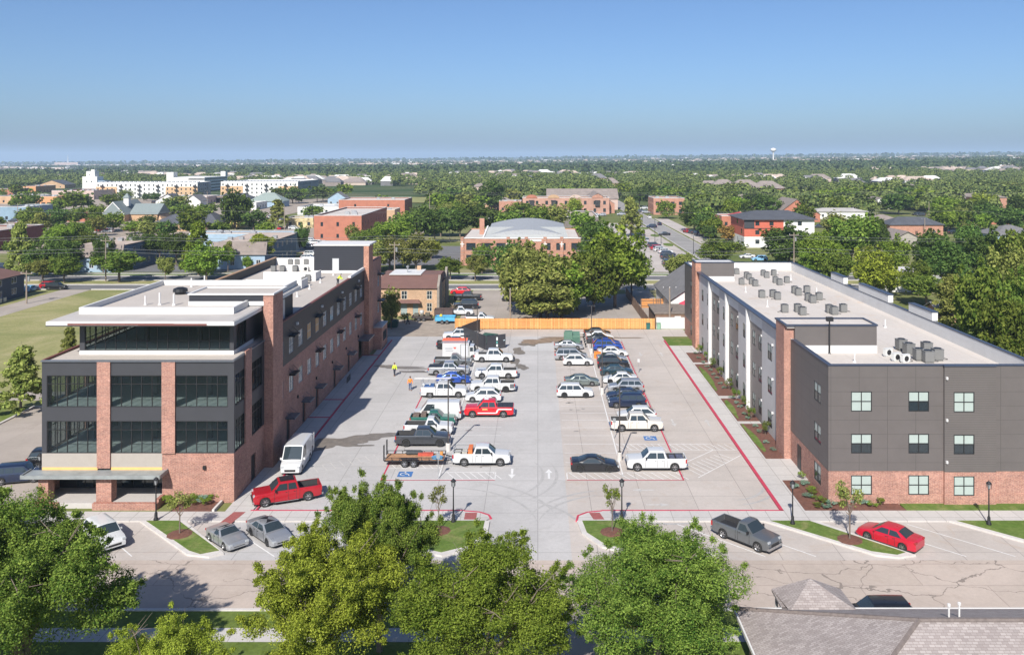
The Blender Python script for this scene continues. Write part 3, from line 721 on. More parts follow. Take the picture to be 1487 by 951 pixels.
# little things fixed to the building
dk = MB()
for p in ((-28.9,3.1),): pbox(dk, PS, p[0]-.12, p[0]+.12, p[1]-.15, p[1]+.15, .001, .2)
for k in range(5): pbox(dk, PE, 95+8*k, 95.25+8*k, 3.6, 3.9, .001, .16)
dk.build('wall_light', BLACK, R)
wl = MB()
for k in range(4): pbox(wl, PE, 94.6+10.9*k, 94.9+10.9*k, 11.7, 11.95, .001, .22)
wl.build('wall_lamp', WHITE, R)
vp = MB()
for px_, py_, z, h_, r in ((211,443,15.68,.9,.08),(232,443,15.68,1.2,.1),(252.5,443.5,15.68,1.1,.1),(278,417,15.68,1.0,.08),(297,413,15.68,1.0,.08)):
    x, y = at(px_, py_, z); vp.lathe(x, y, [(r*2, z-.01),(r, z+.2),(r, z+h_)], 8)
for px_, py_ in ((465,410.8),(449.5,420),(447,397),(484,400),(431.5,431)):
    x, y = at(px_, py_, 12.4); vp.lathe(x, y, [(.2, 12.39),(.09, 12.6),(.09, 13.0)], 8)
vp.build('vent_pipe', WHITE, R)
x, y = at(262, 427, 15.68)
MB().lathe(x, y, [(.55,15.67),(.55,15.9)], 12).lathe(x, y, [(.3,15.9),(.75,15.95),(.7,16.25),(.3,16.4)], 14).build('roof_fan', BLACK, R)
MB().box(-25.5,-25.3,89.5,92.3,12.99,15.4).build('leaning_panel', FRAMEW, R).location = (-1.6,0,-.5)
settle(R, -34.7, 100)

# ------------------------------------------------------------------ right apartment building
A = thing('apartment_building', 'long three storey apartment block with taupe panels over brick base, right of the lot', 'building')
X0, X1, Y0, Y1 = 25.05, 43.4, 74.8, 148.0
QS, QW = south(Y0), west(X0)
FL = [(.9,2.58),(4.46,6.15),(8.07,9.8)]
fc = [(27.0,28.8),(31.95,33.73),(35.75,37.53)]
QB = south(Y0-.22)
for i, (a, b, P, m_, hs) in enumerate(((X0,34.96,QS,TAUP,fc[:2]),(34.96,39.4,QB,TAUS,fc[2:]),(39.4,X1,QS,TAUP,[]))):
    wall(MB(), P, a, b, 2.95, 12.0, [(c, d, *FL[r]) for c, d in hs for r in (1,2)], .25, ends=(i == 1)).build('panel_wall', m_, A)
    wall(MB(), P, a, b, -.1, 2.93, [(c, d, *FL[0]) for c, d in hs], .3, ends=(i == 1)).build('brick_wall', BR, A)
    for c, d in hs:
        for r in range(3):
            if c > 40: continue
            up_ = BLIND; lo = BLIND if (r == 0 or (r == 2 and c != fc[1][0])) else GDARK
            window(A, P, c, d, FL[r][0], FL[r][1], 2, ((FL[r][0]+FL[r][1])/2,), BLACK, lo, .08, .075, up_)
pbox(MB(), QS, X0, 34.96, 2.86, 2.94, .002, .03).build('brick_ledge', BR, A)
QX = west(X0)
wsec = [(76.8,78.7),(84.4,85.6)]
wall(MB(), QX, Y0, 86, 2.95, 12.0, [(a, b, *FL[r]) for a, b in wsec[:1] for r in (1,2)], .25).build('panel_wall', TAUP, A)
wall(MB(), QX, Y0, 86, -.1, 2.93, [(76.8,78.7,*FL[0])], .3).build('brick_wall', BR, A)
for r in range(3): window(A, QX, 76.8, 78.7, FL[r][0], FL[r][1], 2, ((FL[r][0]+FL[r][1])/2,), BLACK, GDARK, .08, .07, BLIND)
pbox(MB(), QX, 82.5, 83.6, .15, 2.4, .002, .05).build('door', BLACK, A)
for (t0, t1, xa, ph1, x2) in ((86.0,88.9,24.4,89.2,33.4),):
    B(xa, X0+.3, t0, t1, -.1, 13.35).build('brick_tower', BR, A)
    B(X0+.3, x2, 85.5, ph1, 11.45, 13.35).build('penthouse', TAUS, A)
    B(X0+.3, x2+.03, 85.46, ph1, 10.7, 11.44).build('base_wall', MEMB, A)
    c = MB().box(xa-.05, x2+.1, 85.42, 85.65, 13.35, 13.5).box(xa-.05, x2+.1, ph1-.2, ph1+.05, 13.35, 13.5).box(xa-.05, xa+.2, 85.65, ph1-.2, 13.35, 13.5).box(x2-.1, x2+.1, 85.65, ph1-.2, 13.35, 13.5)
    c.build('coping', COPE, A); B(xa+.2, x2-.1, 85.65, ph1-.2, 13.1, 13.36).build('roof', ROOF2, A)
B(24.5, X0+.3, 134.8, 138.0, -.1, 13.55).build('brick_tower', BR2, A)
B(X0+.3, 30.5, 134.8, 138, 11.45, 13.55).build('penthouse', TAUS, A)
B(X0+.3, 30.53, 134.76, 138, 10.7, 11.44).build('base_wall', MEMB, A)
MB().box(24.45, 30.6, 134.72, 134.95, 13.55, 13.68).box(24.45, 30.6, 137.85, 138.1, 13.55, 13.68).box(24.45, 24.7, 134.95, 137.85, 13.55, 13.68).box(30.4,30.6,134.95,137.85,13.55,13.68).build('coping', COPE, A)
B(24.7, 30.4, 134.95, 137.85, 13.4, 13.58).build('roof', MEMB, A)
secs = [(88.9,97,'L',.0),(97,103,'D',-.12),(103,108.4,'L',.0),(108.4,114.5,'D',-.12),(114.5,119.8,'L',.0),(119.8,125.8,'D',-.12),(125.8,134.8,'L',0)]
mL = []
for a, b, k, d in secs:
    P = west(X0-d) if d else QX
    L_ = b-a
    ws = [(a+L_*.42-.75, a+L_*.42+.75)] if (k == 'L' and L_ < 6) else [(a+L_*.22-.7, a+L_*.22+.7), (a+L_*.68-.7, a+L_*.68+.7)]
    if a == 88.9: ws = [(92.8,94.6)]
    wall(MB(), P, a, b, -.1, 12.0, [(c, e, *FL[r]) for c, e in ws for r in range(3)], .25).build('siding_wall', LITE if k == 'L' else TAUW, A)
    for c, e in ws:
        for r in range(3): window(A, P, c, e, FL[r][0], FL[r][1], 2, ((FL[r][0]+FL[r][1])/2,), BLACK, GDARK, .08, .06, BLIND)
    lm = MB()
    for r in range(3): pbox(lm, P, ws[0][0]-.55, ws[0][0]-.3, FL[r][1]+.1, FL[r][1]+.3, .002, .2)
    lm.build('wall_lamp', WHITE, A)
for a, b in ((102.75,103.3),(114.2,114.8),(125.5,126.1)): B(X0-.35, X0+.1, a, b, -.1, 12.1).build('white_pilaster', WHITE, A)
wall(MB(), QX, 138, Y1, 2.95, 12.0, [(141,142.4,*FL[r]) for r in (1,2)], .25).build('panel_wall', TAUP, A)
wall(MB(), QX, 138, Y1, -.1, 2.93, [(141,142.4,*FL[0])], .3).build('brick_wall', BR, A)
for r in range(3): window(A, QX, 141, 142.4, FL[r][0], FL[r][1], 2, ((FL[r][0]+FL[r][1])/2,), BLACK, GDARK, .08, .06, BLIND)
B(X0+.3, X1-.3, Y0+.3, Y1-.3, 10.5, 10.7).build('roof', ROOF2, A)
ip = MB()
ip.box(X0+.02, X0+.3, Y0+.3, 86, 10.7, 12.0); ip.box(X0+.02, X0+.3, 88.9, 134.8, 10.7, 12.0); ip.box(X0+.02, X0+.3, 138, Y1-.3, 10.7, 12.0)
ip.box(X0+.02, X1-.3, Y0+.02, Y0+.3, 10.7, 12.0); ip.box(X0+.3, X1, Y1-.3, Y1, 0, 12.0); ip.box(X1-.3, X1, Y0+.02, Y1-.3, 0, 12.0)
ip.build('parapet', MEMB, A)
cp = MB(); cp.box(X0-.06, X1+.06, Y0-.06, Y0+.34, 12.001, 12.1); cp.box(34.9, 39.45, Y0-.3, Y0-.06, 12.001, 12.1)
cp.box(X0-.06, X0+.34, Y0+.34, 85.4, 12.001, 12.1); cp.box(X0-.4, X0+.34, 89.3, 134.7, 12.101, 12.2); cp.box(X0-.06, X0+.34, 138.1, Y1-.34, 12.001, 12.1)
cp.box(X0-.06, X1+.06, Y1-.34, Y1+.06, 12.001, 12.1); cp.box(X1-.34, X1+.06, Y0+.34, Y1-.34, 12.001, 12.1)
cp.build('coping', COPE, A)
for a, b in ((122.3,127.5),(106.7,116.5),(94.8,100.8)):
    B(X1-.32, X1+.3, a, b, 12.101, 13.0).build('raised_parapet', MEMB, A); B(X1-.38, X1+.36, a-.05, b+.05, 13.0, 13.1).build('coping', COPE, A)
vp = MB()
for px_, py_ in ((1083,424.5),(1114.5,445.5),(1148.5,406.5),(1186,427),(1285.5,475.5),(1241,526),(1128,397)):
    x, y = at(px_, py_, 10.7); vp.lathe(x, y, [(.18,10.69),(.07,10.9),(.07,11.6)], 8)
vp.build('vent_pipe', WHITE, A)
sg = MB()
for z in (10.9, 7.3, 3.7): pbox(sg, QB, 35.05, 35.2, z, z+.22, .002, .18)
sg.build('wall_light', WHITE, A)
settle(A, 34.2, 111)

# pole lamp standing against the near penthouse
x, y = at(1203, 512.5, 10.7)
t = thing('roof_lamp_post', 'black square area light on a post on the near end of the pale roof', 'lamp post', (x, y-.3, 10.7))
MB().lathe(0, 0, [(.16,0),(.09,.1),(.07,3.3)], 8).build('pole', BLACK, t)
B(-.32, .32, -.25, .15, 3.2, 3.6).build('lamp_head', BLACK, t)

# condenser units
ACM = siding('condenser_metal', (.20,.20,.195), .09, .35, .55)
ACW = siding('white_condenser_metal', (.62,.62,.60), .09, .2, .8)
def ac_proto(name, wx, wy_, h, mat, fan_side=False):
    c = B(-wx/2, wx/2, -wy_/2, wy_/2, .12, h).box(-wx/2+.05, wx/2-.05, -wy_/2+.05, wy_/2-.05, .0, .12)
    c.box(-wx/2-.02, wx/2+.02, -wy_/2-.02, wy_/2+.02, h, h+.04)
    f = MB()
    if fan_side:
        for k, r in enumerate((.26,.17,.08)): f.rings([[(r*math.cos(2*PI*i/16), -wy_/2-.01-.012*k, h*.55+r*math.sin(2*PI*i/16)) for i in range(16)], [(r*.8*math.cos(2*PI*i/16), -wy_/2-.02-.012*k, h*.55+r*.8*math.sin(2*PI*i/16)) for i in range(16)]])
    else: f.lathe(0, 0, [(wx*.42, h+.04),(wx*.40, h+.09),(wx*.1,h+.07)], 16)
    p = MB().tube((wx/2,0,.2),(wx/2+.5,.05,.06),.035,6)
    return c.mesh('casing', mat), f.mesh('fan_grille', BLACK), p.mesh('refrigerant_pipe', DARK)
ACP = ac_proto('a', .78, .78, .95, ACM); ACQ = ac_proto('b', .85, .36, .75, ACW, True)
def ac(px_, py_, z, label, group, P=None, s=1.0, i=[0]):
    P = P or ACP; x, y = at(px_, py_, z); y += .4*s; x = x*y/(y-.4*s)
    t = thing('condenser_unit', label, 'air conditioner', (x, y, z), random.choice((0,0,PI/2,PI,.1)) if P is ACP else .35, group)
    t.scale = (s, s, s)
    for me in P:
        o = bpy.data.objects.new(me.name, me); COL.objects.link(o); o.parent = t
def zc(ox, oy, s, l): return [(ox+a/s, oy+b/s) for a, b in l]
def acs(org, lst, z, label, group, P=None, sc=1.0):
    pts = sorted(zc(*org, lst))
    for i, (a, b) in enumerate(pts): ac(a, b, z, label % ORD[i], group, P, sc)
G1 = 'grey condenser units on the apartment roof'
acs((990,360,6.795),[(543,262),(590,366),(690,362),(725,382),(805,278),(838,298),(908,276),(925,348),(965,370),(1037,348),(640,300),(665,318)],10.72,'grey condenser unit, %s from the left in the far group on the apartment roof',G1,sc=.95)
acs((990,360,6.795),[(790,495),(900,490),(945,514),(1015,641),(1145,637),(1190,667),(1115,452),(1150,473),(1235,448),(1248,527),(1290,547),(1355,518)],10.72,'grey condenser unit, %s from the left in the middle group on the apartment roof',G1)
acs((1100,440,5.945),[(620,88),(662,104),(740,83)],10.72,'grey condenser unit, %s of the three just behind the near penthouse, from the left',G1)
acs((1180,360,4.756),[(612,712),(665,742),(735,782),(788,735),(797,797),(862,782)],10.72,'large grey condenser unit, %s from the left in the crowded front roof cluster',G1,sc=1.12)
acs((1180,360,4.756),[(520,755),(578,788),(640,799)],10.72,'slim white condenser unit, %s from the left at the front roof edge','slim white condensers on the apartment roof',ACQ)
G2 = 'grey condenser units on the office roof'
acs((220,340,5.72),[(985,376),(1045,376),(1075,376),(1200,376),(1222,372),(1270,415),(1300,393),(1190,474)],12.42,'grey condenser unit, %s from the left among the near screen walls of the office',G2,sc=.9)
acs((220,340,5.72),[(1015,312),(1087,313),(1193,313)],12.42,'grey condenser unit, %s from the left behind the second white screen wall',G2,sc=.9)
acs((220,340,5.72),[(1155,256),(1210,256),(1285,256)],12.42,'grey condenser unit, %s from the left above the farthest white screen wall',G2,sc=.9)
x = zc(220,340,5.72,[(1278,313)])[0]
ac(x[0], x[1], 12.42, 'white slim condenser with round fan behind the second screen wall', None, ACQ)
# ------------------------------------------------------------------ vehicles
TYREM = plain('tyre_rubber', (.02,.02,.02), .85, var=.1)
RIMS = {'silver': plain('alloy', (.45,.45,.46), .3, .8, 0), 'black': plain('black_alloy', (.03,.03,.032), .35, .3, 0)}
LAMPW = plain('headlight_lens', (.40,.42,.44), .12, 0, 0); LAMPR = plain('taillight_lens', (.35,.02,.02), .2, 0, 0)
CHROME = plain('chrome', (.55,.56,.58), .15, 1, 0)
BED = plain('bed_liner', (.035,.035,.037), .7, 0, .2)
def lerp(a, b, t): return a+(b-a)*t
def pw(pts, x):
    if x <= pts[0][0]: return pts[0][1]
    for (a, za), (b, zb) in zip(pts[:-1], pts[1:]):
        if x <= b: return lerp(za, zb, (x-a)/(b-a)) if b > a else zb
    return pts[-1][1]
# style: L, W, H, ground gap, wheel radius, front axle x, rear axle x, top line of the lower body, cabin base front, roof front, roof rear, cabin base rear
ST = {
 'sedan': dict(L=4.75,W=1.82,H=1.43,g=.19,r=.33,xf=1.38,xr=-1.38,top=[(-2.37,.80),(-2.25,.98),(-1.6,1.01),(-1.1,.95),(.8,.93),(1.3,.90),(2.1,.74),(2.37,.55)],cab=(1.15,.35,-.85,-1.75),nw=2),
 'coupe': dict(L=4.6,W=1.84,H=1.36,g=.16,r=.34,xf=1.38,xr=-1.36,top=[(-2.3,.78),(-2.15,.97),(-1.6,1.0),(-1.1,.92),(.6,.90),(1.2,.87),(2.05,.70),(2.3,.5)],cab=(1.0,.15,-.7,-1.75),nw=1),
 'roadster': dict(L=4.1,W=1.8,H=1.27,g=.16,r=.33,xf=1.2,xr=-1.2,top=[(-2.05,.72),(-1.9,.90),(-1.3,.93),(-.9,.88),(.4,.88),(1.0,.84),(1.85,.66),(2.05,.48)],cab=(.62,.05,-.45,-1.05),nw=1),
 'suv': dict(L=4.7,W=1.88,H=1.70,g=.24,r=.37,xf=1.40,xr=-1.36,top=[(-2.35,.85),(-2.3,1.05),(-1.5,1.08),(.9,1.05),(1.3,1.05),(2.15,.93),(2.35,.65)],cab=(1.22,.55,-1.75,-2.25),nw=3),
 'crossover': dict(L=4.5,W=1.85,H=1.62,g=.24,r=.36,xf=1.34,xr=-1.32,top=[(-2.25,.85),(-2.2,1.05),(-1.5,1.05),(.8,1.0),(1.25,1.0),(2.05,.85),(2.25,.6)],cab=(1.2,.4,-1.3,-2.12),nw=2),
 'bigsuv': dict(L=5.2,W=2.0,H=1.88,g=.28,r=.41,xf=1.6,xr=-1.5,top=[(-2.6,.95),(-2.55,1.2),(-1.6,1.2),(1.0,1.18),(1.5,1.18),(2.45,1.08),(2.6,.75)],cab=(1.3,.8,-2.15,-2.5),nw=3),
 'crew': dict(L=5.85,W=2.02,H=1.92,g=.32,r=.42,xf=1.92,xr=-1.75,top=[(-2.92,1.10),(-2.9,1.24),(.9,1.22),(1.4,1.22),(2.75,1.15),(2.92,.85)],cab=(1.42,.72,-.78,-.98),nw=2,bed=(-2.9,-1.02)),
 'double': dict(L=5.75,W=1.98,H=1.86,g=.32,r=.41,xf=1.88,xr=-1.72,top=[(-2.87,1.08),(-2.85,1.21),(.9,1.20),(1.4,1.20),(2.7,1.10),(2.87,.82)],cab=(1.38,.68,-.62,-.84),nw=2,bed=(-2.85,-.88)),
 'single': dict(L=5.4,W=1.98,H=1.84,g=.32,r=.40,xf=1.72,xr=-1.55,top=[(-2.7,1.05),(-2.68,1.20),(.8,1.18),(1.2,1.18),(2.55,1.08),(2.7,.8)],cab=(1.25,.55,-.12,-.30),nw=1,bed=(-2.68,-.34)),
 'oldpick': dict(L=5.2,W=1.85,H=1.68,g=.28,r=.36,xf=1.65,xr=-1.45,top=[(-2.6,.95),(-2.58,1.08),(.8,1.06),(1.2,1.06),(2.45,.95),(2.6,.7)],cab=(1.15,.55,-.35,-.50),nw=1,bed=(-2.58,-.54)),
 'van': dict(L=5.7,W=2.0,H=2.1,g=.26,r=.38,xf=1.85,xr=-1.6,top=[(-2.85,1.0),(-2.82,1.15),(1.3,1.15),(1.7,1.15),(2.65,.98),(2.85,.72)],cab=(1.95,1.2,-2.62,-2.78),nw=1,van=True),
 'tallvan': dict(L=5.6,W=2.04,H=2.5,g=.26,r=.38,xf=1.8,xr=-1.6,top=[(-2.8,1.0),(-2.78,1.25),(1.4,1.25),(1.8,1.25),(2.55,1.05),(2.8,.72)],cab=(2.0,1.15,-2.66,-2.74),nw=1,van=True),
 'minivan': dict(L=5.05,W=1.95,H=1.75,g=.2,r=.36,xf=1.6,xr=-1.45,top=[(-2.52,.85),(-2.48,1.05),(1.1,1.0),(1.6,1.0),(2.3,.82),(2.52,.6)],cab=(1.75,.75,-2.0,-2.42),nw=3),
}
CACHE = {}
def wheel_meshes(r):
    k = ('w', round(r, 2))
    if k in CACHE: return CACHE[k]
    wd = .24; n = 22
    t = MB(); prof = [(r*.62,-wd/2),(r*.93,-wd/2),(r,-wd/2+.05),(r,wd/2-.05),(r*.93,wd/2),(r*.62,wd/2)]
    t.rings([[(a*math.cos(2*PI*i/n), y, a*math.sin(2*PI*i/n)) for i in range(n)] for a, y in prof], caps=False)
    rm = MB(); ri = r*.64
    rm.rings([[(a*math.cos(2*PI*i/n), y, a*math.sin(2*PI*i/n)) for i in range(n)] for a, y in ((ri*.86,-wd/2+.03),(ri*.98,-wd/2-.004),(ri,-wd/2+.02),(ri,wd/2-.02))], caps=False)
    rm.rings([[(a*math.cos(2*PI*i/n), y, a*math.sin(2*PI*i/n)) for i in range(n)] for a, y in ((ri*.2,-wd/2+.0),(ri*.22,-wd/2+.05))])
    for j in range(6):
        c, s_ = math.cos(2*PI*j/6), math.sin(2*PI*j/6); w_ = ri*.13
        pts = lambda y: [(ri*.15*c-w_*s_, y, ri*.15*s_+w_*c),(ri*.9*c-w_*s_*.8, y, ri*.9*s_+w_*c*.8),(ri*.9*c+w_*s_*.8, y, ri*.9*s_-w_*c*.8),(ri*.15*c+w_*s_, y, ri*.15*s_-w_*c)]
        rm.rings([pts(-wd/2+.005), pts(-wd/2+.04)])
    rm.rings([[(ri*math.cos(2*PI*i/n), y, ri*math.sin(2*PI*i/n)) for i in range(n)] for y in (-wd/2+.06, -wd/2+.07)], mi=1)
    CACHE[k] = (t.mesh('tyre', TYREM, 40), rm.mesh('rim', [RIMS['silver'], BLACK], 30)); return CACHE[k]
def car_parts(st):
    if st in CACHE: return CACHE[st]
    p = ST[st]; L, W, Hh, g, r = p['L'], p['W'], p['H'], p['g'], p['r']; hw = W/2
    bed = p.get('bed')
    R_ = r*1.13
    X = {-L/2, -L/2+.06, -L/2+.2, L/2-.06, L/2-.2, L/2-.45, L/2-.02}
    for a, b in p['top']: X.add(a)
    for c in (p['xf'], p['xr']):
        for i in range(9): X.add(c+R_*math.cos(PI*i/8))
        X.add(c-R_-.002); X.add(c+R_+.002)
    if bed: X |= {bed[0], bed[1], bed[1]+.01}
    X = sorted(x for x in X if -L/2 <= x <= L/2)
    def zb(x):
        for c in (p['xf'], p['xr']):
            if abs(x-c) <= R_+1e-4: return r+math.sqrt(max(0, R_*R_-(x-c)**2))*.98
        return g + (.10*max(0, (abs(x)-(L/2-.3))/.3))
    def wd(x):
        e = max(0, (abs(x)-(L/2-.55))/.55); return hw*(1-(.13 if not bed else .07)*e*e)
    def sec(x, inbed):
        w_, z0, z1 = wd(x), zb(x), pw(p['top'], x); zm = (g+z1)/2+.05
        z0 = min(z0, z1-.08); zm = max(zm, z0+.02)
        s_ = [(w_*.97, z0), (w_, min(zm, z1-.05)), (w_*.985, z1-.09), (w_*.955, z1-.015)]
        if inbed: s_ += [(w_*.93, z1), (w_-.16, z1), (w_-.16, g+.42)]
        else: s_ += [(w_*.88, z1), (w_*.5, z1+.025), (w_*.1, z1+.035)]
        return [(x, y, z) for y, z in s_]+[(x, -y, z) for y, z in reversed(s_)]
    bm = MB()
    segs = [X] if not bed else [[x for x in X if x <= bed[1]], [x for x in X if x >= bed[1]]]
    for k, xs_ in enumerate(segs):
        ib = bed and k == 0
        rings = [sec(x, ib) for x in xs_]; n = len(rings[0])
        bm.rings(rings, closed=False, caps=False)
        if not ib:
            for rr in ((rings[-1],) if bed else (rings[0], rings[-1])): bm.poly(rr)
        else:
            rr = rings[0]; x = rr[0][0]
            zt_ = pw(p['top'], -L/2+.05); w_ = wd(x)
            bm.box(x-.03, x+.05, -w_*.96, w_*.96, g+.3, zt_+.0)        # tailgate
            bm.box(bed[1]-.05, bed[1], -w_*.9, w_*.9, g+.4, zt_)
    ca_, cb_, cc_, cd_ = p['cab']
    ds = [ca_-.28, lerp(cb_-.05, cc_, .5 if p['nw'] > 1 else 1)]+([cc_+.05] if p['nw'] > 1 else [])
    if bed: ds.append(bed[1]+.005)
    for x in ds:
        if min(abs(x-p['xf']), abs(x-p['xr'])) > r*1.2:
            for sg in (-1, 1): bm.box(x-.012, x+.012, *sorted((sg*(hw-.03), sg*(hw+.003))), g+.12, pw(p['top'], x)-.06, 1)
    for sg in (-1, 1):
        for x in [lerp(cb_, cc_, q) for q in ((.38,.85) if p['nw'] > 1 else (.7,))]: bm.box(x-.09, x+.05, *sorted((sg*(hw-.02), sg*(hw+.018))), pw(p['top'], 0)-.17, pw(p['top'], 0)-.13, 1)
        bm.box(-L/2+.5, L/2-.6, *sorted((sg*(hw-.05), sg*(hw-.004))), g-.03, g+.04, 1)
    bm.box(-L/2+.15, L/2-.2, -hw+.14, hw-.14, g+.02, min(.78, pw(p['top'], L/2-.25)-.1), 1)
    # cabin
    ca, cb, cc, cd = p['cab']; belt = pw(p['top'], 0)-.02
    wb_ = hw*.955; wr = hw*(.92 if p.get('van') else .80 if bed or st in ('suv','bigsuv','minivan') else .74)
    if p.get('van'): wb_ = hw*.975
    zr = Hh-.07
    def cs(x):
        if x >= cb: t = (ca-x)/(ca-cb)
        elif x <= cc: t = (x-cd)/(cc-cd)
        else: t = 1
        t = max(0, min(1, t)); bulge = .03*math.sin(PI*min(1, max(0, (x-cc)/(cb-cc))))
        zs_ = lerp(belt, zr, t)+bulge*.5*(t >= 1); zc_ = lerp(belt+.03, Hh, t)+bulge*(t >= 1)
        ws = lerp(wb_, wr, t); zl = min(belt, pw(p['top'], x)-.03)
        s_ = [(wb_, zl), (ws, zs_), (ws*.93, lerp(zs_, zc_, .55)), (ws*.55, lerp(zs_, zc_, .9)), (0, zc_)]
        return [(x, y, z) for y, z in s_]+[(x, -y, z) for y, z in reversed(s_[:-1])]
    xsn = [cd, lerp(cd, cc, .5), cc, lerp(cc, cb, .15), lerp(cc, cb, .5), lerp(cc, cb, .85), cb, lerp(cb, ca, .5), ca]
    bm.rings([cs(x) for x in xsn], closed=False, caps=False)
    out = [('body', bm.mesh('body', [BLACK, DARK], 35), 'paint')]
    def strip(xa, xb, wf, off):
        """glass lying on the front or rear slope of the cabin"""
        m_ = MB(); rows_ = []
        for x in (xa, (xa+xb)/2, xb):
            s_ = cs(x); ws = s_[1][1]; row = []
            for f_ in (-1, -.5, 0, .5, 1):
                zz = lerp(s_[4][2], lerp(s_[1][2], s_[2][2], .6), abs(f_)**1.5)
                row.append((x+off*.7, f_*ws*wf, zz+abs(off)*.8))
            rows_.append(row)
        return m_.rings(rows_, closed=False, caps=False)
    ws_ = strip(lerp(ca, cb, .07), lerp(ca, cb, .93), .90, .022); out.append(('windshield', ws_.mesh('windshield', GLASS_C, 60), None))
    if not p.get('van'):
        rw = strip(lerp(cd, cc, .12), lerp(cd, cc, .88), .86, -.022); out.append(('rear_window', rw.mesh('rear_window', GLASS_C, 60), None))
    def sp(x, t, sgn):
        return (x, sgn*(lerp(wb_, wr, t)+.014), lerp(belt, zr, t))
    nw = p['nw']; xa = ca-.30*(ca-cb)-.12; xt = cb-.05
    if p.get('van'): spans = [(xa, xt, cb-.95, cb-.95)]
    else:
        re_b = cd+.16 if not bed else cd+.14; re_t = cc+.02 if not bed else cc+.08
        if st == 'sedan': re_b = cd+.42; re_t = cc-.05
        if st in ('coupe','roadster'): re_b = cd+.5; re_t = cc
        mids = [lerp(xt, re_t, (i+1)/nw) for i in range(nw-1)]
        if nw == 3: mids = [lerp(xt, re_t, .34), lerp(xt, re_t, .70)]
        e = [(xa, xt)]+[(mm, mm) for mm in mids]+[(re_b, re_t)]
        spans = [(e[i][0]-(.035 if i else 0), e[i][1]-(.035 if i else 0), e[i+1][0]+.035, e[i+1][1]+.035) for i in range(nw)]
    for sgn in (-1, 1):
        for a0, a1, b0, b1 in spans:
            m_ = MB().poly([sp(a0,.08,sgn), sp(a1,.9,sgn), sp(b1,.9,sgn), sp(b0,.08,sgn)])
            out.append(('side_window', m_.mesh('side_window', GLASS_C), None))
    zt_ = pw(p['top'], L/2-.1)
    for sgn in (-1, 1):
        a, b = sorted((sgn*hw*.60, sgn*hw*.90)); zh = pw(p['top'], L/2-.2)
        out.append(('headlight', B(L/2-.26, L/2-.015, a, b, zh-.20, zh-.05).mesh('headlight', LAMPW), None))
        a, b = sorted((sgn*hw*.74, sgn*hw*.945)); zr_ = pw(p['top'], -L/2+.1)
        if bed: out.append(('taillight', B(-L/2-.035, -L/2+.10, *sorted((sgn*hw*.80, sgn*hw*.975)), zr_-.42, zr_-.06).mesh('taillight', LAMPR), None))
        elif st in ('suv','bigsuv','minivan','van','tallvan'): out.append(('taillight', B(-L/2-.01, -L/2+.22, *sorted((sgn*hw*.78, sgn*hw*.93)), zr_-.30, zr_+.02).mesh('taillight', LAMPR), None))
        else: out.append(('taillight', B(-L/2-.01, -L/2+.25, *sorted((sgn*hw*.55, sgn*hw*.92)), zr_-.16, zr_-.02).mesh('taillight', LAMPR), None))
        out.append(('side_mirror', B(ca-.42, ca-.30, *sorted((sgn*(hw-.02), sgn*(hw+.20 if bed or p.get('van') else hw+.13))), belt+.02, belt+(.22 if bed or p.get('van') else .14)).mesh('side_mirror', BLACK), 'paint' if not bed else None))
    zg = pw(p['top'], L/2-.05)
    out.append(('grille', B(L/2-.1, L/2+.012, -hw*.52, hw*.52, g+.2, zg-.12).mesh('grille', BLACK), None))
    if bed:
        out.append(('front_bumper', B(L/2-.16, L/2+.07, -hw*.93, hw*.93, g+.05, g+.26).mesh('front_bumper', CHROME), None))
        out.append(('rear_bumper', B(-L/2-.17, -L/2-.03, -hw*.88, hw*.88, g+.08, g+.26).mesh('rear_bumper', CHROME), None))
        out.append(('bed_floor', B(bed[0]+.05, bed[1]-.05, -hw+.17, hw-.17, g+.38, g+.44).mesh('bed_floor', BED), None))
        il = MB(); zi = pw(p['top'], bed[0]+.1)-.01
        il.box(bed[0]+.055, bed[1]-.055, -hw*.955+.155, -hw*.955+.17, g+.44, zi).box(bed[0]+.055, bed[1]-.055, hw*.955-.17, hw*.955-.155, g+.44, zi)
        out.append(('bed_liner', il.mesh('bed_liner', BED), None))
    else:
        out.append(('lower_trim', B(-L/2+.1, L/2-.35, -hw+.03, hw-.03, g-.02, g+.06).mesh('lower_trim', DARK), None))
    CACHE[st] = out; return out
PAINT = {
 'white': paint('paint_white', (.55,.555,.56)), 'pearl': paint('paint_pearl', (.58,.545,.49)), 'red': paint('paint_red', (.34,.008,.016)), 'crimson': paint('paint_crimson', (.45,.008,.028)),
 'fire': paint('paint_bright_red', (.55,.010,.018)), 'black': paint('paint_black', (.010,.011,.014)), 'silver': paint('paint_silver', (.42,.43,.45), .6),
 'grey': paint('paint_grey', (.16,.17,.18), .5), 'dgrey': paint('paint_dark_grey', (.065,.07,.08), .5), 'blue': paint('paint_blue', (.02,.07,.34), .3),
 'navy': paint('paint_navy', (.015,.025,.06), .3), 'teal': paint('paint_teal', (.02,.05,.07), .3), 'green': paint('paint_green', (.02,.12,.09), .2),
 'sage': paint('paint_sage_grey', (.17,.20,.19), .4), 'lblue': paint('paint_light_blue', (.20,.42,.62)), 'tan': paint('paint_tan', (.38,.32,.25), .3)}
